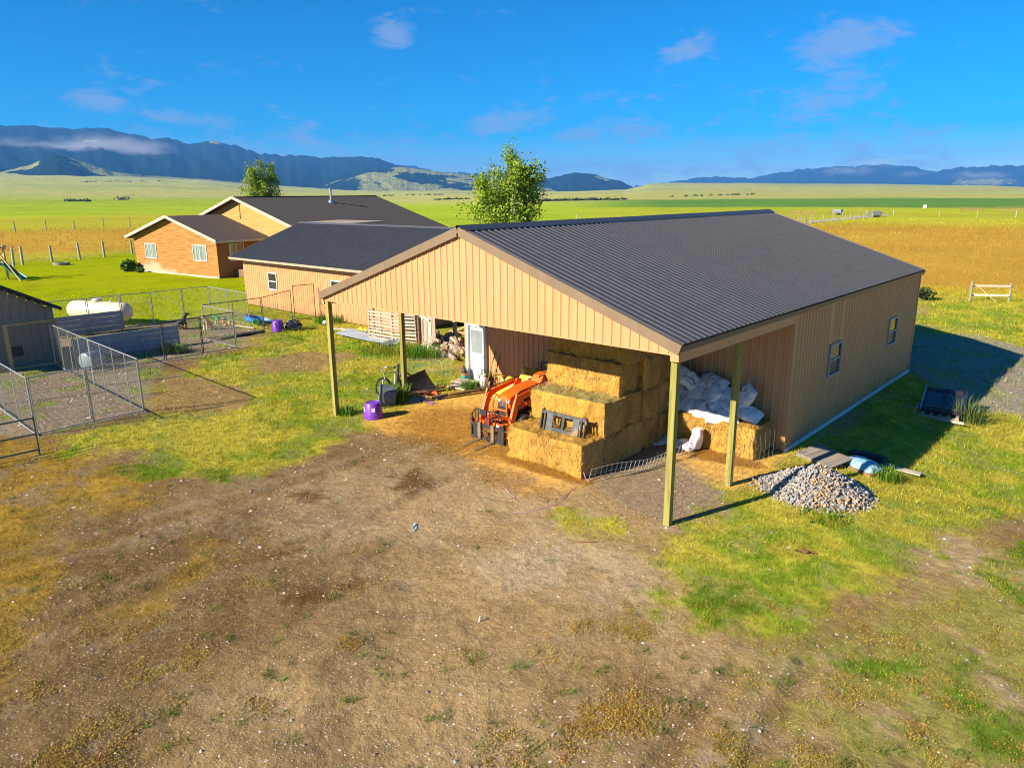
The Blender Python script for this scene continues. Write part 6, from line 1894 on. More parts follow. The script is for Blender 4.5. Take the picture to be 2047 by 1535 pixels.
M_BARK = wood_mat('grey_split_log', (0.22, 0.17, 0.125), (0.42, 0.33, 0.25), 'X', 2.0)
M_LOGEND = mat('cut_log_end', (0.42, 0.28, 0.14), (0.55, 0.38, 0.20), 0.85, scale=12)
def log_mesh(seed, l, r, split):
    rng = random.Random(seed)
    n = 9
    prof = []
    for k in range(n):
        a = 2 * math.pi * k / n
        q = r * rng.uniform(0.88, 1.08)
        if split and math.sin(a) > 0.25: q *= 0.25 / max(0.25, math.sin(a)) * 1.1
        prof.append((q * math.cos(a), q * math.sin(a)))
    vs = [(-l / 2, y, z) for y, z in prof] + [(l / 2 * rng.uniform(.95, 1), y * 0.95, z * 0.95) for y, z in prof]
    fs = [tuple(range(n))[::-1], tuple(range(n, 2 * n))] + [(k, (k + 1) % n, n + (k + 1) % n, n + k) for k in range(n)]
    me = MB().add(vs, fs).mesh('firewood_log', M_BARK)
    me.materials.append(M_LOGEND)
    for p in me.polygons:
        if len(p.vertices) == n: p.material_index = 1
    return me
LOGS = [log_mesh(1, 0.95, 0.10, False), log_mesh(2, 1.1, 0.12, True), log_mesh(3, 0.8, 0.13, False), log_mesh(4, 1.3, 0.09, False)]
rng = random.Random(23)
spots = [(-18.9, 10.25, 30), (-18.2, 9.75, -20), (-17.9, 10.3, 60), (-17.3, 10.5, -30), (-17.6, 9.9, -25), (-16.9, 10.0, -30), (-17.0, 9.35, -18), (-16.3, 9.6, -35), (-16.5, 8.95, -22), (-15.9, 9.1, -28), (-17.7, 9.05, 10), (-15.7, 8.45, -25), (-16.4, 8.4, -15), (-15.1, 8.05, -30), (-17.3, 8.7, 5), (-18.4, 9.3, 70), (-16.1, 10.4, -40), (-15.4, 8.9, -33)]
posw = ['beside the board gate', 'in front of the boarded gate', 'upright-ended among the far logs', 'high at the back of the heap', 'in the upper middle of the heap', 'at the upper right of the heap', 'in the centre of the heap', 'near the barn corner, upper', 'lying across the lower centre', 'dark-ended near the barn corner', 'at the lower left of the heap', 'low by the barn corner', 'low in the middle of the heap', 'lowest, nearest the weeds', 'half in the grass at the lower left', 'standing on end by the gate', 'farthest right at the back', 'just above the lowest one']
for k, (x, y, a) in enumerate(spots):
    lay = 0.10 + 0.12 * (k % 3 == 0)
    o = link('firewood_log', LOGS[k % 4], None, (x, y, gz(x, y) + lay), rot=(rng.uniform(0, 6), rng.uniform(-.1, .1), R_(a)))
    if k == 15: o.rotation_euler = (0, R_(90), 0); o.location.z += 0.3
    tag(o, 'grey firewood log %s' % posw[k], 'log', 'firewood logs on the ground')
rng = random.Random(29)
for k in range(26):
    f = rng.random(); x = -18.6 + 3.6 * f + rng.uniform(-.5, .5); y = 10.4 - 2.2 * f + rng.uniform(-.6, .6)
    o = link('firewood_log', LOGS[k % 4], None, (x, y, gz(x, y) + 0.10 + 0.14 * (k % 3)), rot=(rng.uniform(0, 6), rng.uniform(-.25, .25), R_(-30 + rng.uniform(-35, 35))))
    tag(o, 'grey firewood log tumbled in the heap between the board gate and the barn corner', 'log', 'firewood heap by the barn corner')
def wood_rack():
    t = thing('firewood_stack', 'dark stack of round firewood ends inside the open wood store', 'firewood stack', (-17.3, 14.2, gz(-17, 14)))
    n = 0
    rg = random.Random(4)
    me = [log_mesh(40 + k, 0.5, 1.0, k % 2 == 0) for k in range(5)]
    for row in range(11):
        for c in range(27):
            r = rg.uniform(0.075, 0.105)
            x = -2.55 + c * 0.195 + (0.09 if row % 2 else 0); z = 0.10 + row * 0.165
            if n >= 297: break
            link('log', me[rg.randrange(5)], t, (x, rg.uniform(-.08, .08), z), rot=(rg.uniform(0, 6), 0, R_(90)), scale=(1, r, r)); n += 1
wood_rack()
for k, (x, y, z, a, b) in enumerate(((-19.3, 12.9, 0.30, 20, -25), (-18.9, 12.7, 0.22, -50, 30), (-17.5, 12.8, 0.22, 70, 0), (-16.6, 12.5, 0.28, 10, 10), (-18.3, 12.2, 0.12, 35, 0), (-19.0, 11.8, 0.1, -20, 0))):
    o = link('firewood_log', LOGS[(k + 1) % 4], None, (x, y, gz(x, y) + z), rot=(k, R_(b), R_(a)))
    o.data = o.data.copy(); o.data.materials[0] = M_LUMBER
    tag(o, 'fresh pale split log %s' % ['tilted up before the dark stack', 'lying behind the boarded gate', 'end-on before the dark stack', 'by the orange cut end near the barn', 'in the shade of the wood store', 'nearest the gate in the wood store'][k], 'log', 'fresh split logs in the wood store')
MB().ball((0, 0, 0), (0.28, 0.2, 0.22), 14, 9).build('splitting_round', mat('orange_cut_wood', (0.62, 0.28, 0.05), (0.72, 0.36, 0.09), 0.8, scale=9), loc=(-16.2, 12.9, gz(-16, 13) + 0.36), smooth=50)
tag(COL.objects[-1], 'bright orange cut round of wood resting on the split logs', 'log')

# wire mesh cages left in the grass between the wood and the door
def mesh_sheet(label, p0, p1, h, bend, step=0.05, m=None, lean=0.0):
    mb = MB()
    p0, p1 = Vector(p0), Vector(p1); d = p1 - p0; ln = d.length; d.normalize(); nrm = Vector((-d.y, d.x, 0))
    def Q(s, z): return p0 + d * s + nrm * (bend * math.sin(math.pi * s / ln) + lean * z) + Vector((0, 0, z + 0.02))
    for k in range(int(h / step) + 1): mb.tube([Q(ln * i / 8, k * step) for i in range(9)], 0.0024, 3, caps=False)
    for k in range(int(ln / step) + 1): mb.tube([Q(k * step, 0), Q(k * step, h)], 0.0024, 3, caps=False)
    o = mb.build('wire_mesh_roll', m or M_WIRE, None, fix=False)
    tag(o, label, 'wire mesh')
mesh_sheet('low wire mesh fence piece behind the bicycle', (-14.75, 4.55, 0), (-13.6, 5.9, 0), 0.62, 0.2)
mesh_sheet('wire mesh piece standing in the weeds by the barn corner', (-13.3, 5.45, 0), (-12.85, 5.85, 0), 0.95, 0.12)

# ---------------------------------------------------------------- dog pens
M_PIPE = mat('galvanised_pipe', (0.34, 0.37, 0.38), (0.46, 0.49, 0.50), 0.42, metal=0.6, scale=8)
M_PIPED = mat('dark_green_pipe', (0.055, 0.07, 0.065), (0.09, 0.11, 0.10), 0.5, metal=0.2, scale=8)
def pen_panel(p0, p1, h=1.78, m=None, uprights=1, step=(0.10, 0.10), pipe=0.021, wire=0.0024, gate=False, low_rail=True):
    m = m or M_PIPE
    z0, z1 = gz(*p0), gz(*p1)
    a, b = Vector((*p0, z0 + 0.03)), Vector((*p1, z1 + 0.03))
    t = bpy.data.objects.new('gate_panel' if gate else 'fence_panel', None); COL.objects.link(t)
    t.parent = PEN; t.location = a; t.empty_display_size = 0.2
    b = b - a; a = Vector((0, 0, 0)); H = Vector((0, 0, h - 0.03))
    d = b.normalized(); ln = b.length
    MB().tube([a + H, b + H], pipe, 8).build('top_rail', m, t, smooth=60)
    if low_rail: MB().tube([a + Vector((0, 0, .04)), b + Vector((0, 0, .04))], pipe * 0.9, 8).build('bottom_rail', m, t, smooth=60)
    for k in range(uprights + 2):
        s = ln * k / (uprights + 1)
        s = min(max(s, pipe), ln - pipe)
        MB().tube([a + d * s, a + d * s + H], pipe if k in (0, uprights + 1) else pipe * 0.8, 8).build('upright', m, t, smooth=60)
    mb = MB()
    nh = int(h / step[1])
    for k in range(1, nh): mb.tube([a + Vector((0, 0, 0.04 + (h - 0.08) * k / nh)), b + Vector((0, 0, 0.04 + (h - 0.08) * k / nh))], wire, 3, caps=False)
    nv = int(ln / step[0])
    for k in range(1, nv): mb.tube([a + d * (ln * k / nv) + Vector((0, 0, 0.04)), a + d * (ln * k / nv) + H], wire, 3, caps=False)
    mb.build('wire_infill', m, t, fix=False)
    if gate: MB().box(d * (ln - 0.05) + Vector((0, 0, h * 0.55)), (0.05, 0.05, 0.12)).build('latch', M_GALV, t)
    return t
PEN = thing('dog_run', 'long gravel dog run of bright galvanised mesh panels before the shed', 'dog run')
pen_panel((-17.11, -5.41), (-17.11, -3.88), uprights=0)
pen_panel((-17.08, -6.96), (-17.11, -5.43), uprights=0, gate=True)
pen_panel((-17.13, -3.86), (-22.0, -3.70), uprights=3)
pen_panel((-22.03, -3.70), (-27.0, -3.50), uprights=3)
pen_panel((-17.08, -6.98), (-22.0, -6.9), uprights=2)
pen_panel((-22.03, -6.9), (-26.8, -6.8), uprights=2)
PEN = thing('dog_pen', 'large back dog pen of dark and galvanised panels around the windbreaks', 'dog pen')
pen_panel((-24.1, -3.6), (-24.1, -0.22), 1.66, M_PIPED, 0)
pen_panel((-24.1, -0.18), (-24.25, 1.50), 1.66, M_PIPED, 0)
pen_panel((-24.25, 1.52), (-24.3, 3.10), 1.70, M_PIPED, 0)
pen_panel((-24.32, 3.14), (-27.5, 3.18), 1.72, M_PIPE, 1, gate=True)
pen_panel((-27.55, 3.2), (-27.55, 6.30), 1.72, M_PIPED, 1)
pen_panel((-27.58, 6.36), (-29.15, 9.0), 1.72, M_PIPED, 0)
pen_panel((-29.1, 9.1), (-28.85, 10.32), 1.95, M_PIPED, 0, gate=True)
yb = [-3.0, -1.36, 0.26, 1.89, 3.47, 5.17, 6.73]
for k in range(6):
    pen_panel((-34.2, yb[k] + 0.02), (-34.2, yb[k + 1] - 0.02), 1.76, M_PIPE, 0)
pen_panel((-34.16, 6.75), (-32.0, 6.72), 1.76, M_PIPE, 1)
pen_panel((-31.97, 6.72), (-29.7, 6.70), 1.76, M_PIPE, 1)
# dark tubular livestock gate at the picture edge
t = thing('tube_gate', 'dark tube gate at the very edge beside the dog run', 'gate', (-15.3, -7.4, gz(-15.3, -7.4)), R_(88))
for z in (0.15, 0.60, 1.05): MB().tube([(-2.4, 0, z), (0, 0, z)], 0.024, 8).build('rail', M_PIPED, t, smooth=60)
for x in (-2.4, 0): MB().tube([(x, 0, 0.0), (x, 0, 1.12)], 0.024, 8).build('upright', M_PIPED, t, smooth=60)

# windbreak sheets in the pens
M_WBREAK = mat('blue_grey_panel', (0.23, 0.27, 0.31), (0.31, 0.35, 0.39), 0.5, scale=3)
def windbreak(label, x, y0, y1, h):
    t = thing('windbreak', label, 'windbreak', (x, y0, gz(x, (y0 + y1) / 2)), 0, 'grey windbreak sheets')
    n = 4
    for k in range(n): MB().box((0.012 * (k % 2), (y1 - y0) / 2, 0.05 + h / n * (k + 0.5)), (0.03, y1 - y0, h / n - 0.012)).build('plank', M_WBREAK, t)
    for y in (0.1, (y1 - y0) / 2, y1 - y0 - 0.1): MB().box((-0.05, y, h / 2), (0.06, 0.06, h + 0.06)).build('stake', M_WOODB, t)
windbreak('grey windbreak of four wide planks behind the near pen panels', -27.35, -2.7, 1.86, 0.92)
windbreak('grey windbreak sheet standing before the propane tank', -33.7, -1.9, 1.75, 0.98)
# blue plastic drum, half seen in the pen
MB().lathe([(0.001, 0), (0.32, 0), (0.36, 0.05), (0.36, 0.7), (0.30, 0.74), (0.001, 0.75)], 22, rot=Matrix.Rotation(R_(90), 3, 'X')).build('drum', mat('pale_blue_plastic', (0.15, 0.21, 0.28), (0.20, 0.27, 0.35), 0.5), loc=(-25.4, -2.3, gz(-25, -2) + 0.36), rz=R_(20), smooth=40)
tag(COL.objects[-1], 'pale blue drum lying behind the dog run mesh', 'drum')

# shed
def shed():
    m_wall = mat('beige_board_siding', (0.30, 0.24, 0.17), (0.36, 0.29, 0.21), 0.7, scale=3)
    t = thing('shed', 'small beige shed with dark roof and dog door at the picture edge', 'shed', (-27.95, -3.05, gz(-28, -4)))
    L = 5.2
    # wall facing the run: vertical boards, with the dog-door opening
    w = 0.30
    for k in range(17):
        y1 = -k * w; y0 = y1 - w + 0.012
        top = 2.30 + min(-(y0 + y1) / 2, L / 2 if False else 99) * 0.55
        top = min(top, 2.30 + 2.5 * 0.55)
        if -1.72 < y0 and y1 < -1.25: MB().box((0, (y0 + y1) / 2, 0.22), (0.03, y1 - y0, 0.44)).build('board', m_wall, t); MB().box((0, (y0 + y1) / 2, (0.9 + top) / 2), (0.03, y1 - y0, top - 0.9)).build('board', m_wall, t)
        else: MB().box((0, (y0 + y1) / 2, top / 2), (0.03, y1 - y0, top)).build('board', m_wall, t)
    MB().box((-1.8, -2.55, 1.15), (3.5, 5.0, 2.3)).build('walls', m_wall, t)
    fr = MB()
    for y in (-1.28, -1.74): fr.box((0.03, y, 0.66), (0.04, 0.05, 0.52))
    for z in (0.42, 0.90): fr.box((0.031, -1.51, z), (0.04, 0.50, 0.05))
    fr.build('dog_door_frame', M_LUMBER, t)
    MB().box((0.01, -1.51, 0.66), (0.02, 0.40, 0.44)).build('dog_door', M_BLACK, t)
    MB().prism([(0.25, 2.20), (0.25, 2.34), (-2.6, 3.92), (-5.4, 2.4), (-5.4, 2.26), (-2.6, 3.78)], 4.4, (-1.75, 0, 0), Matrix(((0, 1, 0), (1, 0, 0), (0, 0, 1)))).build('roof', mat('near_black_shingle', (0.022, 0.024, 0.028), (0.04, 0.042, 0.046), 0.85, scale=9, bump=0.4), t)
    for y in (-0.12, -1.92): MB().box((0.55, y, 0.95), (0.14, 0.14, 1.9)).build('porch_post', M_LUMBER, t)
    MB().box((0.55, -1.0, 0.06), (0.14, 1.7, 0.12)).box((0.55, -1.0, 1.86), (0.10, 1.9, 0.10)).build('porch_rail', M_LUMBER, t)
    mb = MB()
    for k in range(1, 18): mb.tube([(0.56, -0.12 - k * 0.1, 0.1), (0.56, -0.12 - k * 0.1, 1.85)], 0.003, 3, caps=False); mb.tube([(0.56, -0.15, 0.1 + k * 0.1), (0.56, -1.9, 0.1 + k * 0.1)], 0.003, 3, caps=False)
    mb.build('porch_mesh', M_WIRED, t, fix=False)
shed()

# propane tank
def tank():
    t = thing('propane_tank', 'cream propane tank lying on saddles at the edge of the lawn', 'propane tank', (-36.35, 1.55, gz(-36, 1.5) - 0.2), R_(25))
    m = mat('cream_tank_paint', (0.60, 0.54, 0.40), (0.68, 0.62, 0.47), 0.4, scale=2)
    r, L = 0.50, 1.65
    prof = [(0.001, -L - 0.42)] + [(r * math.sin(R_(a)), -L - 0.42 * math.cos(R_(a))) for a in (15, 35, 55, 75)] + [(r, -L), (r, L)] + [(r * math.sin(R_(a)), L + 0.42 * math.cos(R_(a))) for a in (75, 55, 35, 15)] + [(0.001, L + 0.42)]
    MB().lathe(prof, 28, (0, 0, 0.98), Matrix.Rotation(R_(90), 3, 'Y')).build('vessel', m, t, smooth=40)
    MB().lathe([(0.26, 1.44), (0.26, 1.58), (0.22, 1.64), (0.001, 1.66)], 20, (-0.1, 0, 0)).build('valve_dome', m, t, smooth=40)
    MB().lathe([(0.06, 1.46), (0.06, 1.56), (0.001, 1.56)], 10, (0.85, 0, 0)).build('relief_cap', m, t)
    for x in (-1.1, 1.1): MB().prism([(-0.35, 0), (0.35, 0), (0.42, 0.62), (-0.42, 0.62)], 0.16, (x, 0, 0), rotz(R_(90))).build('saddle', mat('concrete_saddle', (0.30, 0.29, 0.27), (0.38, 0.37, 0.35), 0.9, scale=12), t)
tank()

# ---------------------------------------------------------------- dogs
def dog(name, label, loc, rz, coat, leg_m, chest_m, scale=1.0):
    """sitting dog: one continuous skinned body; ears, muzzle patch and collar are children"""
    # joints (front = +x)
    J = [((-0.20, 0, 0.17), .135), ((-0.05, 0, 0.32), .145), ((0.10, 0, 0.46), .145), ((0.17, 0, 0.60), .095), ((0.20, 0, 0.72), .085), ((0.30, 0, 0.755), .075), ((0.40, 0, 0.72), .045), ((0.45, 0, 0.705), .034),
         # hind legs
         ((-0.14, .13, 0.20), .105), ((0.06, .16, 0.20), .070), ((-0.10, .16, 0.06), .042), ((0.08, .16, 0.03), .036),
         ((-0.14, -.13, 0.20), .105), ((0.06, -.16, 0.20), .070), ((-0.10, -.16, 0.06), .042), ((0.08, -.16, 0.03), .036),
         # front legs
         ((0.14, .085, 0.42), .070), ((0.17, .09, 0.22), .045), ((0.18, .09, 0.06), .036), ((0.24, .09, 0.03), .034),
         ((0.14, -.085, 0.42), .070), ((0.17, -.09, 0.22), .045), ((0.18, -.09, 0.06), .036), ((0.24, -.09, 0.03), .034),
         # tail
         ((-0.32, 0, 0.08), .040), ((-0.46, .06, 0.05), .030), ((-0.58, .14, 0.05), .018)]
    E = [(0, 1), (1, 2), (2, 3), (3, 4), (4, 5), (5, 6), (6, 7), (0, 8), (8, 9), (9, 10), (10, 11), (0, 12), (12, 13), (13, 14), (14, 15), (2, 16), (16, 17), (17, 18), (18, 19), (2, 20), (20, 21), (21, 22), (22, 23), (0, 24), (24, 25), (25, 26)]
    me = bpy.data.meshes.new(name)
    me.from_pydata([j[0] for j in J], E, [])
    o = bpy.data.objects.new(name, me); COL.objects.link(o)
    sk = o.modifiers.new('skin', 'SKIN')
    sv = me.skin_vertices[0].data
    for i, j in enumerate(J): sv[i].radius = (j[1], j[1])
    sv[1].use_root = True
    sv[0].use_root = False
    sb = o.modifiers.new('sub', 'SUBSURF'); sb.levels = sb.render_levels = 2
    bpy.context.view_layer.update()
    dg = bpy.context.evaluated_depsgraph_get()
    m2 = bpy.data.meshes.new_from_object(o.evaluated_get(dg))
    bpy.data.objects.remove(o)
    m2.name = name
    for mm in (coat, leg_m, chest_m): m2.materials.append(mm)
    for p in m2.polygons:
        p.use_smooth = True
        c = p.center
        p.material_index = 1 if (c.z < 0.24 and c.x > -0.02) or (c.x > 0.37) else (2 if (c.x > 0.17 and 0.36 < c.z < 0.60) else 0)
    o = link(name, m2, None, loc, rz, scale=(scale,) * 3)
    tag(o, label, 'dog')
    for s in (-1, 1):
        MB().add([(0.20, s * .03, .79), (0.20, s * .085, .77), (0.16, s * .06, .78), (0.185, s * .075, .90)], [(0, 1, 3), (1, 2, 3), (2, 0, 3), (0, 2, 1)]).build('ear', coat, o)
        MB().ball((0.355, s * 0.045, 0.775), 0.012, 6, 5).build('eye', M_BLACK, o)
    MB().ball((0.485, 0, 0.71), (0.02, 0.02, 0.016), 8, 6).build('nose', M_BLACK, o)
M_DBLK = mat('black_dog_coat', (0.012, 0.011, 0.012), (0.03, 0.027, 0.026), 0.7, scale=14, bump=0.3)
M_DTAN = mat('tan_dog_coat', (0.40, 0.20, 0.06), (0.52, 0.29, 0.10), 0.75, scale=12, bump=0.3)
M_DWHT = mat('cream_dog_coat', (0.62, 0.52, 0.38), (0.74, 0.64, 0.50), 0.75, scale=12)
dog('dog', 'black and tan dog sitting upright in the back pen', (-31.3, 3.75, gz(-31.3, 3.7)), R_(55), M_DBLK, M_DTAN, M_DBLK, 1.08)
dog('dog', 'tan and white dog sitting behind the pen gate', (-30.2, 4.6, gz(-30, 4.6)), R_(-60), M_DTAN, M_DWHT, M_DWHT, 1.0)

# ---------------------------------------------------------------- paddling pool and small clutter near the pens
M_BLUE = mat('bright_blue_plastic', (0.01, 0.16, 0.55), (0.03, 0.24, 0.66), 0.35, scale=3)
def pool():
    t = thing('paddling_pool', 'bright blue round paddling pool tipped at the pen corner', 'paddling pool', (-29.9, 7.25, gz(-30, 7) + 0.06), 0)
    t.rotation_euler = (R_(-14), R_(6), 0)
    MB().lathe([(0.001, 0.02), (0.60, 0.02), (0.66, 0.06), (0.70, 0.24), (0.75, 0.26), (0.75, 0.28), (0.70, 0.28), (0.645, 0.08), (0.59, 0.045), (0.001, 0.045)], 32).build('basin', M_BLUE, t, smooth=40)
    for a in range(0, 360, 45): MB().lathe([(0.001, 0.05), (0.09, 0.05), (0.08, 0.056), (0.001, 0.058)], 10, (0.4 * math.cos(R_(a)), 0.4 * math.sin(R_(a)), 0)).build('floor_boss', mat('light_blue_plastic', (0.12, 0.36, 0.70), (0.2, 0.45, 0.75), 0.4), t)
pool()
def bucket(label, x, y, colr, r=0.16, h=0.26, tip=0.0):
    t = thing('bucket', label, 'bucket', (x, y, gz(x, y) + (r if tip else 0)))
    t.rotation_euler = (tip, 0, 0.5)
    m = mat('bucket_plastic_%d' % int(1000 * colr[1]), colr, None, 0.4)
    MB().lathe([(0.001, 0), (r * 0.8, 0), (r, h), (r * 1.05, h), (r * 1.05, h - 0.02), (r * 0.95, h), (r * 0.76, 0.02), (0.001, 0.02)], 18).build('pail', m, t, smooth=40)
    MB().tube([(-r, 0, h), (-r * 0.8, 0.0, h + 0.1), (0, 0, h + 0.17), (r * 0.8, 0, h + 0.1), (r, 0, h)], 0.006, 5).build('bail', M_WIRE, t)
bucket('green bucket standing in front of the blue pool', -29.1, 6.85, (0.04, 0.42, 0.12), tip=R_(60))
bucket('green bucket inside the pen beyond the gate panel', -32.6, 6.35, (0.03, 0.36, 0.14))
rng = random.Random(31)
for k in range(5):
    s = rng.uniform(0.22, 0.4)
    o = link('boulder', stone_mesh(rng, (0.46, 0.28, 0.19)), None, (-32.0 + 0.35 * k, 6.0 + rng.uniform(-.3, .3), gz(-31, 6) + 0.06), rot=(rng.uniform(0, 6), rng.uniform(0, 6), 0), scale=(s * 1.5, s * 1.3, s))
    tag(o, 'pinkish stone in the row inside the pen, %s' % ['first from the green bucket', 'second from the green bucket', 'third from the green bucket', 'fourth from the green bucket', 'last, towards the pool'][k], 'stone', 'pinkish stones in the pen')
MB().tube([(-31.0, 6.3, gz(-31, 6) + 0.06), (-29.9, 6.0, gz(-30, 6) + 0.07), (-28.3, 6.2, gz(-28, 6) + 0.06)], [0.05, 0.06, 0.05], 8).build('branch', M_WOODGX, smooth=60); tag(COL.objects[-1], 'pale branch lying in front of the blue pool', 'branch')
def rubbish():
    t = MB()
    rg = random.Random(3)
    n, m = 18, 12
    vs, fs = [], []
    for i in range(1, m):
        for k in range(n):
            th, ph = math.pi * i / m, 2 * math.pi * k / n
            q = 1 + 0.16 * math.sin(3 * ph + 4 * th) + 0.1 * math.sin(7 * ph - 3 * th)
            vs.append((0.46 * q * math.sin(th) * math.cos(ph), 0.38 * q * math.sin(th) * math.sin(ph), max(0.01, 0.24 + 0.30 * q * math.cos(th))))
    vs += [(0, 0, 0.55), (0, 0, 0.01)]
    for i in range(m - 2):
        for k in range(n): a, b = i * n + k, i * n + (k + 1) % n; fs.append((a, a + n, b + n, b))
    for k in range(n): fs.append((len(vs) - 2, k, (k + 1) % n)); fs.append((len(vs) - 1, (m - 2) * n + (k + 1) % n, (m - 2) * n + k))
    o = t.add(vs, fs).build('rubbish_bag', mat('glossy_black_plastic', (0.01, 0.012, 0.02), (0.03, 0.035, 0.05), 0.22, scale=5, bump=0.6, bscale=9), loc=(-26.55, 7.45, gz(-26.5, 7.4)), smooth=50)
    tag(o, 'crumpled black rubbish bag on the grass right of the purple tub', 'bag')
rubbish()
MB().ball((0, 0, 0.13), 0.14, 16, 10).build('play_ball', M_WHITE, loc=(-26.6, 9.4, gz(-26.6, 9.4)), smooth=60); tag(COL.objects[-1], 'white ball on the grass just left of the left corner post', 'ball')
# dark log along the pen foot
MB().tube([(-27.0, 3.6, gz(-27, 3.6) + 0.05), (-26.9, 4.8, gz(-27, 4.8) + 0.07), (-27.1, 6.1, gz(-27, 6) + 0.05)], [0.06, 0.08, 0.06], 8).build('log', M_RUBBER, smooth=50); tag(COL.objects[-1], 'dark log lying along the foot of the pen panel', 'log')
# ---------------------------------------------------------------- garage with the open wood store
def garage():
    x0, x1, y0, y1 = -37.1, -13.6, 10.55, 20.1
    ye, zr, yr = 9.95, 5.0, 15.33
    ze = 3.05
    t = thing('garage', 'long tan metal garage with dark ribbed roof behind the barn', 'garage', (0, 0, 0))
    sl = (zr - ze) / (yr - ye)
    xs = -21.6                              # wood store starts here
    M_T2 = M_TAN
    win = (3.05, 3.99, 1.24, 2.24)
    win2 = (9.7, 10.6, 1.24, 2.24)
    wall_panels(t, (x0, y0), (xs, y0), 0.05, lambda s: ze + (y0 - ye) * sl - 0.05, (0, -1), M_T2, skip=[win, win2])
    wall_panels(t, (x0, y1), (x0, y0), 0.05, lambda s: min(ze + (y1 - s - ye) * sl, ze + (2 * yr - ye - (y1 - s)) * sl) - 0.05, (-1, 0), M_T2)
    wall_panels(t, (x1, y1), (x0, y1), 0.05, lambda s: ze + (y0 - ye) * sl - 0.05, (0, 1), M_T2)
    MB().box((xs, (y0 + y1) / 2, 1.5), (0.06, y1 - y0 - 0.1, 2.95)).build('partition', M_WOODG, t)
    MB().box((x1, (y0 + y1) / 2, 1.5), (0.06, y1 - y0 - 0.1, 2.95)).build('partition', M_WOODG, t)
    MB().box(((xs + x1) / 2, 15.2, 1.5), (x1 - xs - 0.1, 0.05, 2.95)).build('partition', M_WOODB, t)
    MB().box(((xs + x1) / 2, y0, 2.98), (x1 - xs, 0.08, 0.25)).build('header', M_WOODG, t)
    for x in (-17.6,): MB().box((x, y0, 1.5), (0.14, 0.14, 3.0)).build('post', M_WOODG, t)
    for (a, b, h0, h1) in (win, win2):
        window(t, (x0 + (a + b) / 2, y0 - 0.015, (h0 + h1) / 2), b - a + 0.04, h1 - h0 + 0.04, (0, -1), M_WHITE, M_GLASS_D, M_PANE_UP2)
    half = yr - ye
    lay_roof(t, (x0 - 0.65, yr, zr), (x1 + 0.4, yr, zr), zr - ze, half, (0, -1), M_ROOF)
    lay_roof(t, (x0 - 0.65, yr, zr), (x1 + 0.4, yr, zr), zr - ze, half, (0, 1), M_ROOF)
    MB().box(((x0 + x1) / 2 - 0.1, ye + 0.02, ze - 0.07), (x1 - x0 + 1.05, 0.05, 0.13)).build('eave_trim', mat('pale_eave_trim', (0.34, 0.28, 0.20), (0.40, 0.33, 0.24), 0.5), t)
    MB().box(((x0 + x1) / 2 - 0.1, ye + 0.32, ze - 0.05), (x1 - x0 + 0.9, 0.56, 0.02)).build('soffit', M_TAN, t)
    for s in (-1, 1): MB().beam((x0 - 0.66, yr, zr - 0.06), (x0 - 0.66, yr + s * half, ze - 0.06), 0.05, 0.15).build('rake_trim', M_TRIM, t)
    for i in range(6):
        a = x0 - 0.7 + (x1 - x0 + 1.1) * i / 6; b = x0 - 0.7 + (x1 - x0 + 1.1) * (i + 1) / 6 + 0.04
        mb = MB()
        for s in (1, -1): mb.add([(a, yr, zr + 0.06), (b, yr, zr + 0.06), (b, yr + s * 0.2, zr + 0.03 - 0.2 * sl), (a, yr + s * 0.2, zr + 0.03 - 0.2 * sl)], [(0, 1, 2, 3)])
        mb.build('ridge_cap', mat('slate_ridge_cap', (0.07, 0.075, 0.085), (0.10, 0.105, 0.115), 0.4), t)
garage()

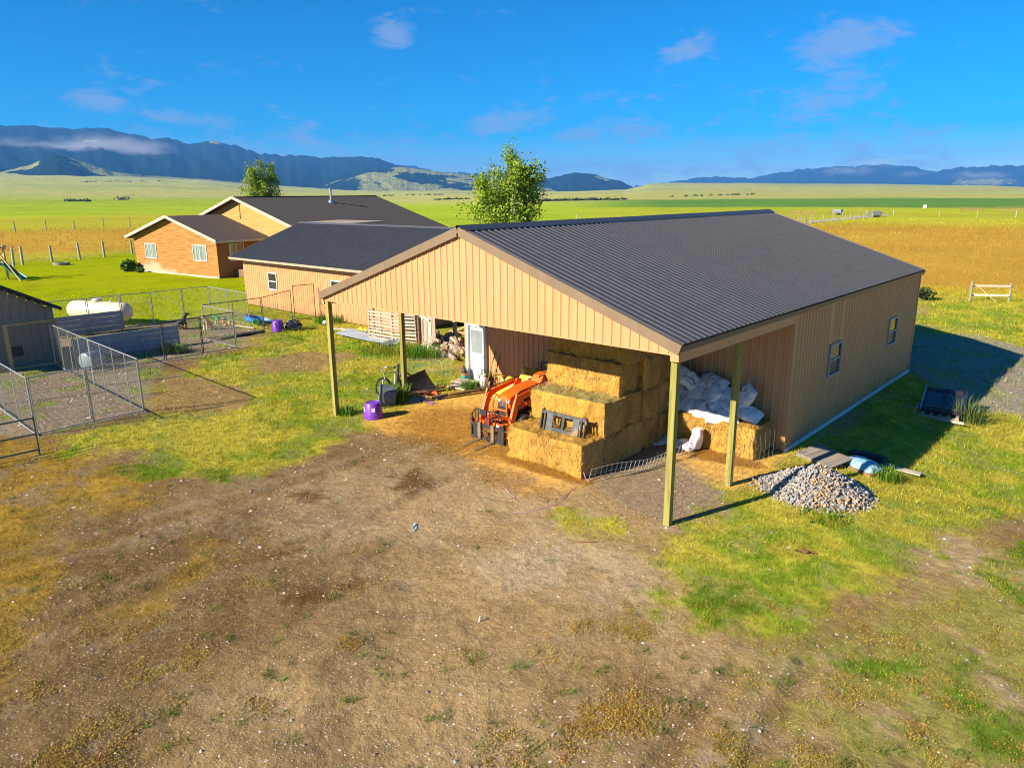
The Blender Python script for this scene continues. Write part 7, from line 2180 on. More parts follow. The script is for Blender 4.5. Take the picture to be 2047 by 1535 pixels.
# ---------------------------------------------------------------- house
def siding_mat(name, c1, c2, weather=None):
    m, nt, b = new_mat(name)
    N, L = nt.nodes.new, nt.links.new
    tc = N('ShaderNodeTexCoord'); mp = N('ShaderNodeMapping'); mp.inputs['Scale'].default_value = (0.35, 0.35, 6.5)
    L(tc.outputs['Object'], mp.inputs['Vector'])
    n = N('ShaderNodeTexNoise'); n.inputs['Scale'].default_value = 1.9; n.inputs['Detail'].default_value = 5; n.inputs['Roughness'].default_value = 0.7
    L(mp.outputs[0], n.inputs['Vector'])
    mr = N('ShaderNodeMapRange'); mr.inputs['From Min'].default_value = 0.35; mr.inputs['From Max'].default_value = 0.65
    L(n.outputs['Fac'], mr.inputs['Value'])
    mx = N('ShaderNodeMixRGB'); L(mr.outputs[0], mx.inputs['Fac'])
    mx.inputs['Color1'].default_value = (*c1, 1); mx.inputs['Color2'].default_value = (*c2, 1)
    col = mx.outputs[0]
    if weather:      # bleached patch where sprinklers wet the lower boards
        sx = N('ShaderNodeSeparateXYZ'); L(tc.outputs['Object'], sx.inputs[0])
        n2 = N('ShaderNodeTexNoise'); n2.inputs['Scale'].default_value = 0.55; n2.inputs['Detail'].default_value = 6
        mp2 = N('ShaderNodeMapping'); mp2.inputs['Scale'].default_value = (1, 1, 3); L(tc.outputs['Object'], mp2.inputs['Vector']); L(mp2.outputs[0], n2.inputs['Vector'])
        hz = N('ShaderNodeMapRange'); hz.inputs['From Min'].default_value = 1.5; hz.inputs['From Max'].default_value = 0.2; L(sx.outputs['Z'], hz.inputs['Value'])
        lx = N('ShaderNodeMapRange'); lx.inputs['From Min'].default_value = -3.0; lx.inputs['From Max'].default_value = -9.5; L(sx.outputs['X'], lx.inputs['Value'])
        q = N('ShaderNodeMath'); q.operation = 'MULTIPLY'; L(hz.outputs[0], q.inputs[0]); L(lx.outputs[0], q.inputs[1])
        q2 = N('ShaderNodeMath'); q2.operation = 'MULTIPLY_ADD'; L(n2.outputs['Fac'], q2.inputs[0]); q2.inputs[1].default_value = 1.1; q2.inputs[2].default_value = -0.35
        q3 = N('ShaderNodeMath'); q3.operation = 'ADD'; L(q.outputs[0], q3.inputs[0]); L(q2.outputs[0], q3.inputs[1])
        mrw = N('ShaderNodeMapRange'); mrw.inputs['From Min'].default_value = 0.62; mrw.inputs['From Max'].default_value = 0.95; mrw.inputs['To Max'].default_value = 0.85; L(q3.outputs[0], mrw.inputs['Value'])
        m3 = N('ShaderNodeMixRGB'); L(mrw.outputs[0], m3.inputs['Fac']); L(col, m3.inputs['Color1']); m3.inputs['Color2'].default_value = (*weather, 1)
        col = m3.outputs[0]
    L(col, b.inputs['Base Color'])
    b.inputs['Roughness'].default_value = 0.7; b.inputs['Specular IOR Level'].default_value = 0.25
    return m
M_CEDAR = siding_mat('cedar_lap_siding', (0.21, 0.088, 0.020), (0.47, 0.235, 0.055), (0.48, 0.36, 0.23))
M_CEDARY = siding_mat('yellow_cedar_siding', (0.44, 0.22, 0.06), (0.58, 0.32, 0.10))  # paler, yellower cedar tone for the main gable
M_SHING = mat('brown_black_shingles', (0.050, 0.038, 0.032), (0.085, 0.066, 0.055), 0.9, scale=5, bump=0.5, bscale=14, contrast=(0.3, 0.7))
M_SHINGB = mat('brown_shingles', (0.12, 0.085, 0.065), (0.16, 0.115, 0.09), 0.9, scale=5, bump=0.5, bscale=14)
M_FASCIA = mat('cream_fascia', (0.44, 0.385, 0.30), (0.50, 0.44, 0.35), 0.6, scale=2)

def lap_wall(t, p0, p1, z0, ztop, out, m, name='siding', holes=()):
    """lapped boards as stepped geometry; ztop(s) is the roof line, holes = (s0, s1, z0, z1)"""
    p0, p1, out = Vector((*p0, 0)), Vector((*p1, 0)), Vector((*out, 0))
    d = p1 - p0; ln = d.length; d.normalize()
    mb = MB()
    w = 0.17
    zz = z0
    N = 60
    ts = [ztop(ln * i / N) for i in range(N + 1)]
    zmax = max(ts)
    while zz < zmax - 0.01:
        zt = min(zz + w, zmax)
        seg = [i for i in range(N + 1) if ts[i] >= zz + w * 0.5]
        if len(seg) > 1:
            s0, s1 = ln * seg[0] / N, ln * seg[-1] / N
            spans = [(s0, s1)]
            for (a, b, h0, h1) in holes:
                if zz + w * 0.5 > h0 and zz + w * 0.5 < h1:
                    spans = [q for s in spans for q in ((s[0], min(s[1], a)), (max(s[0], b), s[1])) if q[1] - q[0] > 0.02]
            for a, b in spans:
                A, B = p0 + d * a, p0 + d * b
                o1, o2 = out * 0.028, out * 0.006
                mb.add([A + o1 + Vector((0, 0, zz)), B + o1 + Vector((0, 0, zz)), B + o2 + Vector((0, 0, zt)), A + o2 + Vector((0, 0, zt)), A + Vector((0, 0, zz)), B + Vector((0, 0, zz))],
                       [(0, 1, 2, 3), (4, 5, 1, 0)])
        zz += w
    return mb.build(name, m, t, fix=False)

def house():
    # local u along the front gable wall (0 at its right corner, -12.9 at the left), v into the house
    t = thing('house', 'cedar sided ranch house with dark shingle roof beyond the lawn', 'house', (-52.91, 16.67, 0), R_(7.33))
    W, E, Rz, u_r = 12.9, 3.22, 5.12, -6.3
    s = (Rz - E) / (W / 2 + 0.5)
    vM = 5.0
    roofl = lambda u: Rz - abs(u - u_r) * s - 0.06
    wl = [(1.80, 3.66, 1.28, 2.62), (9.42, 11.45, 1.36, 2.72)]
    lap_wall(t, (-W, 0), (0, 0), 0.0, lambda q: roofl(-W + q), (0, -1), M_CEDAR, holes=wl)
    lap_wall(t, (0, 0), (0, vM), 0.0, lambda q: E - 0.02, (1, 0), siding_mat('shaded_cedar_siding', (0.24, 0.085, 0.03), (0.42, 0.18, 0.06)), holes=[(1.15, 2.6, 1.38, 2.85)])  # darker copy of the cedar: this wall's shade is put into its colours
    lap_wall(t, (-W, vM + 8), (-W, 0), 0.0, lambda q: E - 0.02, (-1, 0), M_CEDAR)
    MB().box((-W / 2, vM / 2 + 0.05, 1.58), (W - 0.02, vM - 0.06, 3.1)).build('wall_core', M_WOODB, t)
    MB().box((-W / 2, -0.06, 0.05), (W + 0.1, 0.12, 0.14)).build('footing', mat('pale_footing', (0.44, 0.40, 0.33), (0.52, 0.48, 0.40), 0.9), t)
    curtain = mat('curtained_glass', (0.10, 0.14, 0.14), (0.34, 0.40, 0.38), 0.12, scale=1.2, stretch=(6, 1, 0.2))
    for (a, b, z0, z1) in wl: window(t, (-W + (a + b) / 2, -0.02, (z0 + z1) / 2), b - a, z1 - z0, (0, -1), M_WHITE, curtain, curtain, 'slide')
    window(t, (0.02, 1.87, 2.11), 1.45, 1.47, (1, 0), M_WHITE, curtain, M_GLASS_D, 'slide')
    def slab(name, pts, m, th=0.10, parent=None):
        a, b, c, d = [Vector(q) for q in pts]
        n = (b - a).cross(d - a).normalized()
        if n.z < 0: n = -n
        vs = [a, b, c, d] + [q - n * th for q in (a, b, c, d)]
        return MB().add(vs, [(0, 1, 2, 3), (7, 6, 5, 4), (0, 4, 5, 1), (1, 5, 6, 2), (2, 6, 7, 3), (3, 7, 4, 0)]).build(name, m, parent or t)
    oh = 0.55
    # wing roof
    hw = W / 2 + 0.65
    for sg in (1, -1):
        vend = vM if sg > 0 else vM + 8
        slab('roof', [(u_r, -oh, Rz), (u_r + sg * hw, -oh, Rz - hw * s), (u_r + sg * hw, vend, Rz - hw * s), (u_r, vend, Rz)], M_SHING)
        MB().beam((u_r, -oh - 0.03, Rz - 0.05), (u_r + sg * (hw + 0.02), -oh - 0.03, Rz - hw * s - 0.05), 0.05, 0.24).build('rake_board', M_FASCIA, t)
        MB().box((u_r + sg * (hw + 0.015), (vend - oh) / 2, Rz - hw * s - 0.10), (0.04, vend + oh - 0.05, 0.18)).build('fascia', M_FASCIA, t)
    # main block, taller gable facing the yard
    u2, R2, e2 = -3.4, 6.68, 0.31
    wR, wL = 10.6, 9.8
    roof2 = lambda u: R2 - abs(u - u2) * e2 - 0.06
    lap_wall(t, (u2 - wL + 1.0, vM), (u2 + wR - 1.2, vM), 0.0, lambda q: roof2(u2 - wL + 1.0 + q), (0, -1), M_CEDARY, 'main_siding')
    MB().box((u2, vM - 0.04, 5.6), (0.10, 0.06, 1.7)).build('trim_board', M_CEDAR, t)
    MB().box((u2 + 0.3, vM + 9, 1.9), (17.5, 17.6, 3.7)).build('wall_core', M_CEDAR, t)
    for sg, w in ((1, wR), (-1, wL)):
        slab('roof', [(u2, vM - 0.7, R2), (u2 + sg * w, vM - 0.7, R2 - w * e2), (u2 + sg * w, 22.3, R2 - w * e2), (u2, 22.3, R2)], M_SHING)
        MB().beam((u2, vM - 0.73, R2 - 0.05), (u2 + sg * w, vM - 0.73, R2 - w * e2 - 0.05), 0.05, 0.24).build('rake_board', M_FASCIA, t)
    for y0 in range(4):     # ridge shingles
        MB().box((u2, vM - 0.6 + y0 * 4.5 + 2.2, R2 + 0.015), (0.3, 4.45, 0.03)).build('ridge_cap', M_SHING, t)
    # third roof showing at the back left
    slab('back_roof', [(-14.5, 14.0, 6.25), (-14.5 - 4.2, 14.0, 4.9), (-14.5 - 4.2, 24.0, 4.9), (-14.5, 24.0, 6.25)], M_SHINGB)
    slab('back_roof', [(-14.5, 14.0, 6.25), (-8, 14.0, 4.8), (-8, 24.0, 4.8), (-14.5, 24.0, 6.25)], M_SHINGB)
    MB().box((-13.4, 19.0, 2.4), (9.8, 9.6, 4.8)).build('back_wall', M_CEDAR, t)
    # small roof over the side entry, its back edge just showing over the garage ridge
    slab('porch_roof', [(4.6, 5.2, 4.55), (10.3, 5.2, 4.55), (10.3, 9.5, 4.62), (4.6, 9.5, 4.62)], mat('tan_porch_roof', (0.30, 0.24, 0.18), (0.36, 0.29, 0.22), 0.8), 0.16)
    for x in (9.0, 10.0): MB().box((x, 5.5, 2.2), (0.16, 0.16, 4.4)).build('porch_post', M_WOODB, t)
    # stove pipe
    c = thing('x', None, None); bpy.data.objects.remove(c)
    cx, cy = -1.5, 14.2
    z = R2 - abs(cx - u2) * e2
    p = MB().lathe([(0.11, z - 0.1), (0.11, z + 1.25)], 14, (cx, cy, 0)).build('stove_pipe', M_GALV, t, smooth=40)
    MB().lathe([(0.20, z + 1.18), (0.20, z + 1.25), (0.03, z + 1.42), (0.001, z + 1.42)], 14, (cx, cy, 0)).build('pipe_cap', M_GALV, p, smooth=40)
    MB().lathe([(0.32, z - 0.14), (0.28, z + 0.10), (0.13, z + 0.24)], 14, (cx, cy, 0)).build('flashing', mat('blue_grey_flashing', (0.20, 0.26, 0.36), (0.26, 0.32, 0.42), 0.4, metal=0.5), p, smooth=40)
    MB().tube([(-8.6, 3.0, 4.3), (-8.6, 3.0, 4.9)], 0.06, 8).build('vent_pipe', M_WHITE, t)
    # junk by the side wall
    MB().box((1.0, 2.2, 0.35), (1.2, 1.6, 0.7)).build('side_step', M_WOODB, t, bevel=0.05)
house()

# ---------------------------------------------------------------- foliage
M_LEAF = vcol_mat('leaf', 0.55, 0.35, 0.4)
M_BARKT = mat('pale_bark', (0.26, 0.23, 0.18), (0.36, 0.32, 0.26), 0.9, scale=6, bump=0.5)
def leaf_mesh(name, pts, size, cols, rng, droop=0.3):
    """one two-triangle leaf per point"""
    n = len(pts)
    nrm = rng.normal(0, 1, (n, 3)); nrm[:, 2] = np.abs(nrm[:, 2]) + 0.25; nrm += np.array((-0.35, -0.9, 0.3)) * 0.5
    nrm /= np.linalg.norm(nrm, axis=1)[:, None]
    t = rng.normal(0, 1, (n, 3)); t -= nrm * np.sum(t * nrm, 1)[:, None]; t /= np.linalg.norm(t, axis=1)[:, None]
    b = np.cross(nrm, t)
    s = size * rng.uniform(0.7, 1.35, n)[:, None]
    V = np.stack([pts - t * s * 0.5, pts + b * s * 0.34, pts + t * s * 0.5, pts - b * s * 0.34], 1).reshape(-1, 3)
    F = np.arange(4 * n).reshape(-1, 4)
    return np_mesh(name, V, F, M_LEAF, np.repeat(cols, 4, 0))

def tree(label, loc, height, spread, base, seed, nleaf=9000, leaders=11, size=0.17, c0=(0.08, 0.17, 0.01), c1=(0.34, 0.47, 0.025), base_sweep=0.0):
    rng = np.random.default_rng(seed)
    t = thing('poplar_tree', label, 'tree', loc)
    wood = MB()
    wood.tube([(0, 0, -0.2), (0.05, 0.02, height * 0.12), (0.02, 0.0, height * 0.22)], [0.24, 0.20, 0.15], 9)
    P, Cc = [], []
    for k in range(leaders):
        a = 2 * math.pi * k / leaders + rng.uniform(-.3, .3)
        top = height * rng.uniform(0.80, 1.03) if k else height
        rad = spread * rng.uniform(0.35, 0.95) * (1 if k else 0.1)
        z0 = height * rng.uniform(0.04, 0.25)
        pts = []
        for i in range(7):
            q = i / 6
            rr = rad * (1 - (1 - q) ** 1.7) * (1 - 0.22 * max(0, q - 0.6))
            pts.append((rr * math.cos(a + 0.25 * q), rr * math.sin(a + 0.25 * q), z0 + (top - z0) * q))
        wood.tube(pts, [0.10 * (1 - 0.88 * i / 6) + 0.008 for i in range(7)], 6)
        pa = np.array(pts)
        m = int(nleaf / leaders)
        ncl = 34
        ti = rng.uniform(0.06, 1.0, ncl)
        seg = np.minimum((ti * 6).astype(int), 5); fr = ti * 6 - seg
        cen = pa[seg] * (1 - fr[:, None]) + pa[seg + 1] * fr[:, None]
        env = spread * (0.46 * np.sin(np.clip(ti * 1.02, 0, 1) * np.pi) ** 0.55 + 0.05)
        off = rng.normal(0, 1, (ncl, 3)) * env[:, None] * 0.52; off[:, 2] *= 0.7
        cen = cen + off
        for j in range(ncl):
            mm = m // ncl
            cl = rng.normal(0, 1, (mm, 3)) * np.array((0.23, 0.23, 0.30)) * (0.8 + 0.6 * rng.random()) * spread / 2.4
            P.append(cen[j] + cl)
            base_c = rng.uniform(0, 1)
            k_ = np.clip(base_c * 0.65 + rng.random(mm) * 0.5, 0, 1)[:, None]
            Cc.append(np.array(c0) * (1 - k_) + np.array(c1) * k_)
            if j % 3 == 0:
                wood.tube([tuple(pa[seg[j]]), tuple((pa[seg[j]] + cen[j]) / 2 + np.array((0, 0, .1))), tuple(cen[j])], [0.03, 0.02, 0.008], 4, caps=False)
    P = np.concatenate(P); Cc = np.concatenate(Cc)
    keep = P[:, 2] > 0.15
    wood.build('trunk', M_BARKT, t, smooth=50, fix=False)
    link('crown', leaf_mesh('crown', P[keep], size, Cc[keep], rng), t)
tree('tall leafy poplar rising behind the barn ridge', (-26.65, 24.35, 0), 9.4, 2.2, 0, 74, 30000, 12, 0.165)
tree('green poplar showing behind the house roof', (-73.1, 32.65, 0), 10.6, 2.15, 0, 72, 18000, 10, 0.20)

def shrub(name, label, loc, r, h, seed, n=900, size=0.12, c0=(0.02, 0.06, 0.008), c1=(0.10, 0.19, 0.02), cat='shrub', group=None):
    rng = np.random.default_rng(seed)
    t = thing(name, label, cat, loc, 0, group)
    st = MB()
    for k in range(7):
        a = rng.uniform(0, 6.28); q = rng.uniform(.3, .8)
        st.tube([(0, 0, 0), (r * q * .5 * math.cos(a), r * q * .5 * math.sin(a), h * .5), (r * q * math.cos(a), r * q * math.sin(a), h * .85)], [0.02, 0.014, 0.006], 5)
    st.build('stem', M_WOODB, t, fix=False)
    d = rng.normal(0, 1, (n, 3)); d /= np.linalg.norm(d, axis=1)[:, None]
    rad = rng.random(n) ** 0.4
    P = d * rad[:, None] * np.array((r, r, h * 0.55)); P[:, 2] += h * 0.5
    P[:, :2] *= (1 + 0.25 * np.sin(3 * np.arctan2(P[:, 1], P[:, 0]) + seed))[:, None]
    P = P[P[:, 2] > 0.03]
    k_ = rng.random(len(P))[:, None] ** 1.2
    link('foliage', leaf_mesh('foliage', P, size, np.array(c0) * (1 - k_) + np.array(c1) * k_, rng), t)
shrub('garden_shrub', 'big leaved green plant at the corner of the cedar house', (-65.6, 14.2, 0), 0.75, 1.0, 81, 320, 0.36)
shrub('garden_shrub', 'low green plant under the left house window', (-63.6, 14.4, 0), 0.4, 0.4, 82, 160, 0.2)
shrub('shadow_blob_bush', 'dark leafy clump standing in for a shadow blob past the far corner of the barn', (-4.5, 39.6, gz(-4.5, 39.6)), 0.55, 0.8, 83, 400, 0.16, (0.02, 0.04, 0.008), (0.06, 0.09, 0.015))  # dark leaves added to stand in for a shadow blob behind the barn

def tuft(label, x, y, r, h, n, seed, c=C_GREEN, name='grass_tuft', wide=0.012):
    rng = np.random.default_rng(seed)
    a = rng.uniform(0, 6.28, n); q = np.sqrt(rng.random(n)) * r
    bx, by = x + q * np.cos(a), y + q * np.sin(a)
    bz = ground_z(bx, by)
    hh = h * rng.uniform(0.5, 1.1, n)
    la = a + rng.normal(0, 0.8, n); lean = rng.uniform(0.1, 0.6, n) * hh
    w = wide * rng.uniform(0.6, 1.3, n); sx, sy = -np.sin(la) * w, np.cos(la) * w
    mx, my = bx + np.cos(la) * lean * 0.35, by + np.sin(la) * lean * 0.35
    tx, ty = bx + np.cos(la) * lean, by + np.sin(la) * lean
    A = np.stack([bx - sx, by - sy, bz], 1); B = np.stack([bx + sx, by + sy, bz], 1)
    Cq = np.stack([mx + sx * .8, my + sy * .8, bz + hh * .6], 1); D = np.stack([mx - sx * .8, my - sy * .8, bz + hh * .6], 1)
    T = np.stack([tx, ty, bz + hh], 1)
    V = np.stack([A, B, Cq, D, T], 1).reshape(-1, 3)
    b5 = np.arange(n)[:, None] * 5
    F = np.concatenate([b5 + np.array([[0, 1, 2]]), b5 + np.array([[0, 2, 3]]), b5 + np.array([[3, 2, 4]])])
    col = np.repeat(c[None] * rng.uniform(0.6, 1.5, n)[:, None], 5, 0)
    o = link(name, np_mesh(name, V, F, M_LEAF, col))
    tag(o, label, 'grass', 'tall grass tufts')
TG = np.array((0.085, 0.20, 0.012))
tuft('tall bright green grass tuft between the tank and the blue grey sheet', -11.9, 2.35, 0.42, 0.62, 420, 91, TG)
tuft('tall green grass tuft growing at the edge of the firewood', -16.6, 7.5, 0.9, 0.6, 500, 92, TG)
tuft('tall grass tuft beside the white door canister', -11.05, 5.85, 0.22, 0.75, 120, 93, np.array((0.12, 0.20, 0.05)))
tuft('green weed clump on the lower door step', -11.0, 4.95, 0.28, 0.45, 160, 94, TG)
tuft('green grass tuft beside the blue bag behind the rock heap', 2.55, 6.35, 0.36, 0.34, 200, 95, np.array((0.12, 0.22, 0.015)))
tuft('seedy weed clump at the glazed panel', 2.95, 13.7, 0.45, 0.75, 180, 96, np.array((0.12, 0.17, 0.04)))
tuft('tall grass along the tan garage wall by the tall gate', -27.2, 10.15, 0.9, 0.55, 400, 97, TG)
tuft('tall yellow green grass in front of the corrugated sheet', -18.6, 7.3, 1.4, 0.30, 700, 98, np.array((0.16, 0.22, 0.02)))
tuft('grass tuft at the foot of the left corner post', -11.95, 0.35, 0.30, 0.30, 160, 99, TG)
tuft('tall grass clump in the dog pen behind the windbreak', -25.7, 0.9, 0.7, 0.5, 300, 90, np.array((0.06, 0.12, 0.015)))
tuft('green weeds at the foot of the grey post and stones', 2.3, 2.6, 0.5, 0.13, 200, 89, np.array((0.14, 0.22, 0.015)))

# ---------------------------------------------------------------- swing set at the picture edge
def swing_set():
    t = thing('play_tower', 'wooden play tower with green slide at the edge of the lawn', 'play set', (-67.5, 3.9, 0), R_(24))
    for (x, y) in ((-0.7, -0.7), (0.7, -0.7), (-0.7, 0.7), (0.7, 0.7)): MB().box((x, y, 1.45), (0.13, 0.13, 2.9)).build('leg', M_LUMBER, t)
    MB().box((0, 0, 1.25), (1.5, 1.5, 0.08)).build('deck', M_LUMBER, t)
    for s in (-1, 1): MB().box((s * 0.75, 0, 1.65), (0.05, 1.5, 0.12)).build('rail', M_LUMBER, t); MB().box((0, s * 0.75, 2.0), (1.5, 0.05, 0.12)).build('rail', M_LUMBER, t)
    MB().box((0, 0, 0.6), (1.5, 0.08, 0.1)).build('brace', M_LUMBER, t)
    for s in (-1, 1): MB().beam((0.0, s * 0.9, 2.85), (1.6, s * 0.9, 2.7), 0.09, 0.12).build('beam', M_WOODB, t)
    MB().beam((-0.8, -0.9, 3.3), (0.9, 0.8, 2.6), 0.10, 0.12).build('beam', M_WOODB, t)
    MB().beam((0.9, -0.2, 2.75), (3.6, -0.4, 0.0), 0.10, 0.10).build('swing_leg', M_LUMBER, t)
    # slide
    vs, fs = [], []
    n = 14
    for i in range(n + 1):
        s = i / n
        x = 0.75 + 2.5 * s; z = 1.30 * (1 - s) ** 1.0 + 0.12 + 0.16 * math.sin(s * 7)* (1 - s)
        for (dy, dz) in ((-0.30, 0.20), (-0.27, 0.20), (-0.22, 0.0), (0.22, 0.0), (0.27, 0.20), (0.30, 0.20), (0.24, -0.04), (-0.24, -0.04)): vs.append((x, 0.15 + dy, z + dz))
    for i in range(n):
        for k in range(8): a, b = i * 8 + k, i * 8 + (k + 1) % 8; fs.append((a, b, b + 8, a + 8))
    MB().add(vs, fs).build('slide', mat('dark_green_plastic', (0.012, 0.12, 0.08), (0.02, 0.18, 0.12), 0.35), t, smooth=50)
swing_set()
MB().lathe([(0.55, 0), (0.75, 0), (0.78, 0.12), (0.76, 0.28), (0.58, 0.28), (0.55, 0.1)], 18).build('fire_ring', mat('stone_ring', (0.20, 0.17, 0.13), (0.30, 0.26, 0.2), 0.9, scale=8, bump=0.6), loc=(-78.2, 12.3, 0), smooth=40); tag(COL.objects[-1], 'low round fire ring on the lawn by the fence', 'fire ring')

# ---------------------------------------------------------------- fences
M_FPOST = wood_mat('green_grey_fence_post', (0.25, 0.27, 0.20), (0.36, 0.37, 0.29), 'Z')
def wire_fence(label, pts, h=1.45, r=0.08, wires=4, m=None, wr=0.006, jit=0.04):
    rg = random.Random(len(label))
    t = thing('wire_fence', label, 'fence', (0, 0, 0))
    tops = []
    me = MB().tube([(0, 0, -0.3), (0, 0, 1.0)], [r, r * 0.9], 8).mesh('fence_post', m or M_FPOST, smooth=50)
    for (x, y) in pts:
        z = gz(x, y); hh = h * rg.uniform(0.93, 1.08)
        o = link('post', me, t, (x, y, z), rot=(rg.uniform(-jit, jit), rg.uniform(-jit, jit), rg.uniform(0, 6)), scale=(1, 1, hh))
        tops.append((x, y, z))
    mb = MB()
    for k in range(wires):
        zz = h * (0.95 - k * 0.75 / max(1, wires - 1))
        mb.tube([(x, y, z + zz) for x, y, z in tops], wr, 3, caps=False)
    mb.build('wires', M_WIRED, t, fix=False)
wire_fence('post and wire fence along the far edge of the lawn', [(-78, 1.5), (-79.5, 5.5), (-80.3, 8.6), (-81.5, 9.7), (-83.2, 12.9), (-83.6, 15.8), (-84.6, 18.7), (-86.8, 22.6), (-88, 27), (-89, 32)], 1.75, 0.13)
wire_fence('far pasture fence of thin posts behind the tan grass', [(-158, 18), (-162, 24), (-165, 30.5), (-167, 36.5), (-169, 42.5), (-171, 49), (-172, 55), (-173, 62), (-174, 70), (-175, 80), (-176, 92), (-177, 105)], 2.0, 0.12, 2)
wire_fence('pasture fence behind the poplar and barn ridge', [(-140, 95), (-130, 105), (-121, 115), (-112, 124), (-103, 133), (-95, 141), (-87, 149), (-79, 156)], 1.6, 0.10, 2)
rp = [(-52 + 0.2 * k - 0.02 * k * k, 118 + 7.2 * k) for k in range(14)]
wire_fence('post fence along the near side of the gravel road', rp, 1.5, 0.09, 3)
wire_fence('post fence along the far side of the gravel road', [(x - 6.5, y + 4) for x, y in rp], 1.5, 0.09, 3)
wire_fence('thin wire fence across the back of the tan pasture', [(-40, 205), (-32, 207), (-24, 209), (-16, 211), (-8, 213), (0, 215), (8, 217), (16, 219)], 1.6, 0.10, 3)
def wood_gate():
    t = thing('board_gate', 'pale two rail wooden gate with diagonal brace in the pasture', 'gate', (-2.2, 40.85, gz(-2.2, 40.9)), math.atan2(1.2, 1.95))
    L = 2.25
    M_P = wood_mat('bleached_board', (0.55, 0.48, 0.38), (0.68, 0.61, 0.50), 'X')
    for x, h in ((0, 1.30), (L, 1.15)): MB().tube([(x, 0, -0.2), (x, 0, h)], 0.07, 8).build('gate_post', M_FPOST, t, smooth=50)
    MB().box((L / 2, -0.09, 1.0), (L - 0.1, 0.03, 0.13)).build('rail', M_P, t)
    MB().box((L / 2, -0.09, 0.42), (L - 0.1, 0.03, 0.13)).build('rail', M_P, t)
    MB().beam((0.25, -0.125, 1.02), (1.45, -0.125, 0.02), 0.03, 0.11, up=(0, 1, 0)).build('brace', M_P, t)
    for z in (1.0, 0.42): MB().box((0.08, -0.11, z), (0.12, 0.05, 0.08)).build('hinge', M_BLACK, t)
wood_gate()
MB().box((0, 0, 0.55), (0.9, 0.5, 1.1)).prism([(-0.5, 1.1), (0.5, 1.1), (0.0, 1.35)], 0.6).build('well_house', M_WHITE, loc=(2.35, 35.4, gz(2.3, 35.4)), rz=R_(30)); tag(COL.objects[-1], 'white box just entering the picture in the bright grass', 'well house')

def corral(label, x, y, l, a, h=1.5, n=4):
    t = thing('corral_panel', label, 'corral panel', (x, y, gz(x, y)), a, 'corral panels in the far pasture')
    for k in range(n): MB().box((0, 0, 0.3 + k * (h - 0.35) / (n - 1)), (l, 0.08, 0.13)).build('rail', M_WOODB, t)
    for s in (-1, 0, 1): MB().box((s * l / 2, 0.06, h / 2), (0.16, 0.16, h + 0.2)).build('post', M_WOODB, t)
corral('far corral panel nearest the barn ridge', -74, 200, 6, R_(10))
corral('long thin far corral rail over the road', -67, 238, 11, R_(-5), 1.7, 2)
corral('far corral panel in the open grass', -42, 255, 6, R_(20))
corral('far corral panel at the end of the pasture', -33, 262, 8, R_(5))
corral('low dark rail at the road bend beside the fence', -56, 150, 5, R_(-10), 1.1, 2)
t = thing('field_sign', 'small white sign standing in the far green field', 'sign', (-57, 262, gz(-57, 262)))
MB().box((0, 0, 1.5), (0.9, 0.08, 1.0)).build('sign_board', M_WHITE, t)
for s in (-1, 1): MB().box((s * 0.35, 0.06, 0.5), (0.1, 0.1, 1.1)).build('post', M_WOODB, t)
def trailer(label, x, y, a):
    t = thing('stock_trailer', label, 'trailer', (x, y, gz(x, y)), a)
    MB().box((0, 0, 1.0), (2.6, 1.5, 1.2)).build('box', mat('grey_trailer', (0.12, 0.13, 0.14), (0.19, 0.20, 0.21), 0.5), t, bevel=0.15)
    for s in (-1, 1): MB().lathe([(0.1, -0.1), (0.32, -0.1), (0.32, 0.1), (0.1, 0.1)], 14, (0.3, s * 0.75, 0.32), Matrix.Rotation(R_(90), 3, 'X')).build('wheel', M_RUBBER, t)
    MB().beam((-1.3, 0, 0.5), (-2.4, 0, 0.5), 0.1, 0.1).build('drawbar', M_BLACK, t)
trailer('small grey trailer parked at the fence corner by the road', -53, 196, R_(40))
trailer('tiny grey trailer beyond the road', -68, 212, R_(0))
# gravel road beyond the barn
def road():
    pts = [(-56 + 0.2 * k - 0.02 * k * k, 112 + 7.2 * k) for k in range(16)]
    mb = MB()
    for k, (x, y) in enumerate(pts):
        for s in (-2.0, 2.2): mb.v.append((x + s, y, gz(x + s, y) + 0.05))
    for k in range(len(pts) - 1): mb.f.append((2 * k, 2 * k + 1, 2 * k + 3, 2 * k + 2))
    o = mb.build('road', mat('pale_gravel_road', (0.34, 0.30, 0.24), (0.42, 0.38, 0.31), 0.95, scale=0.6))
    tag(o, None, None, None, 'structure')
road()
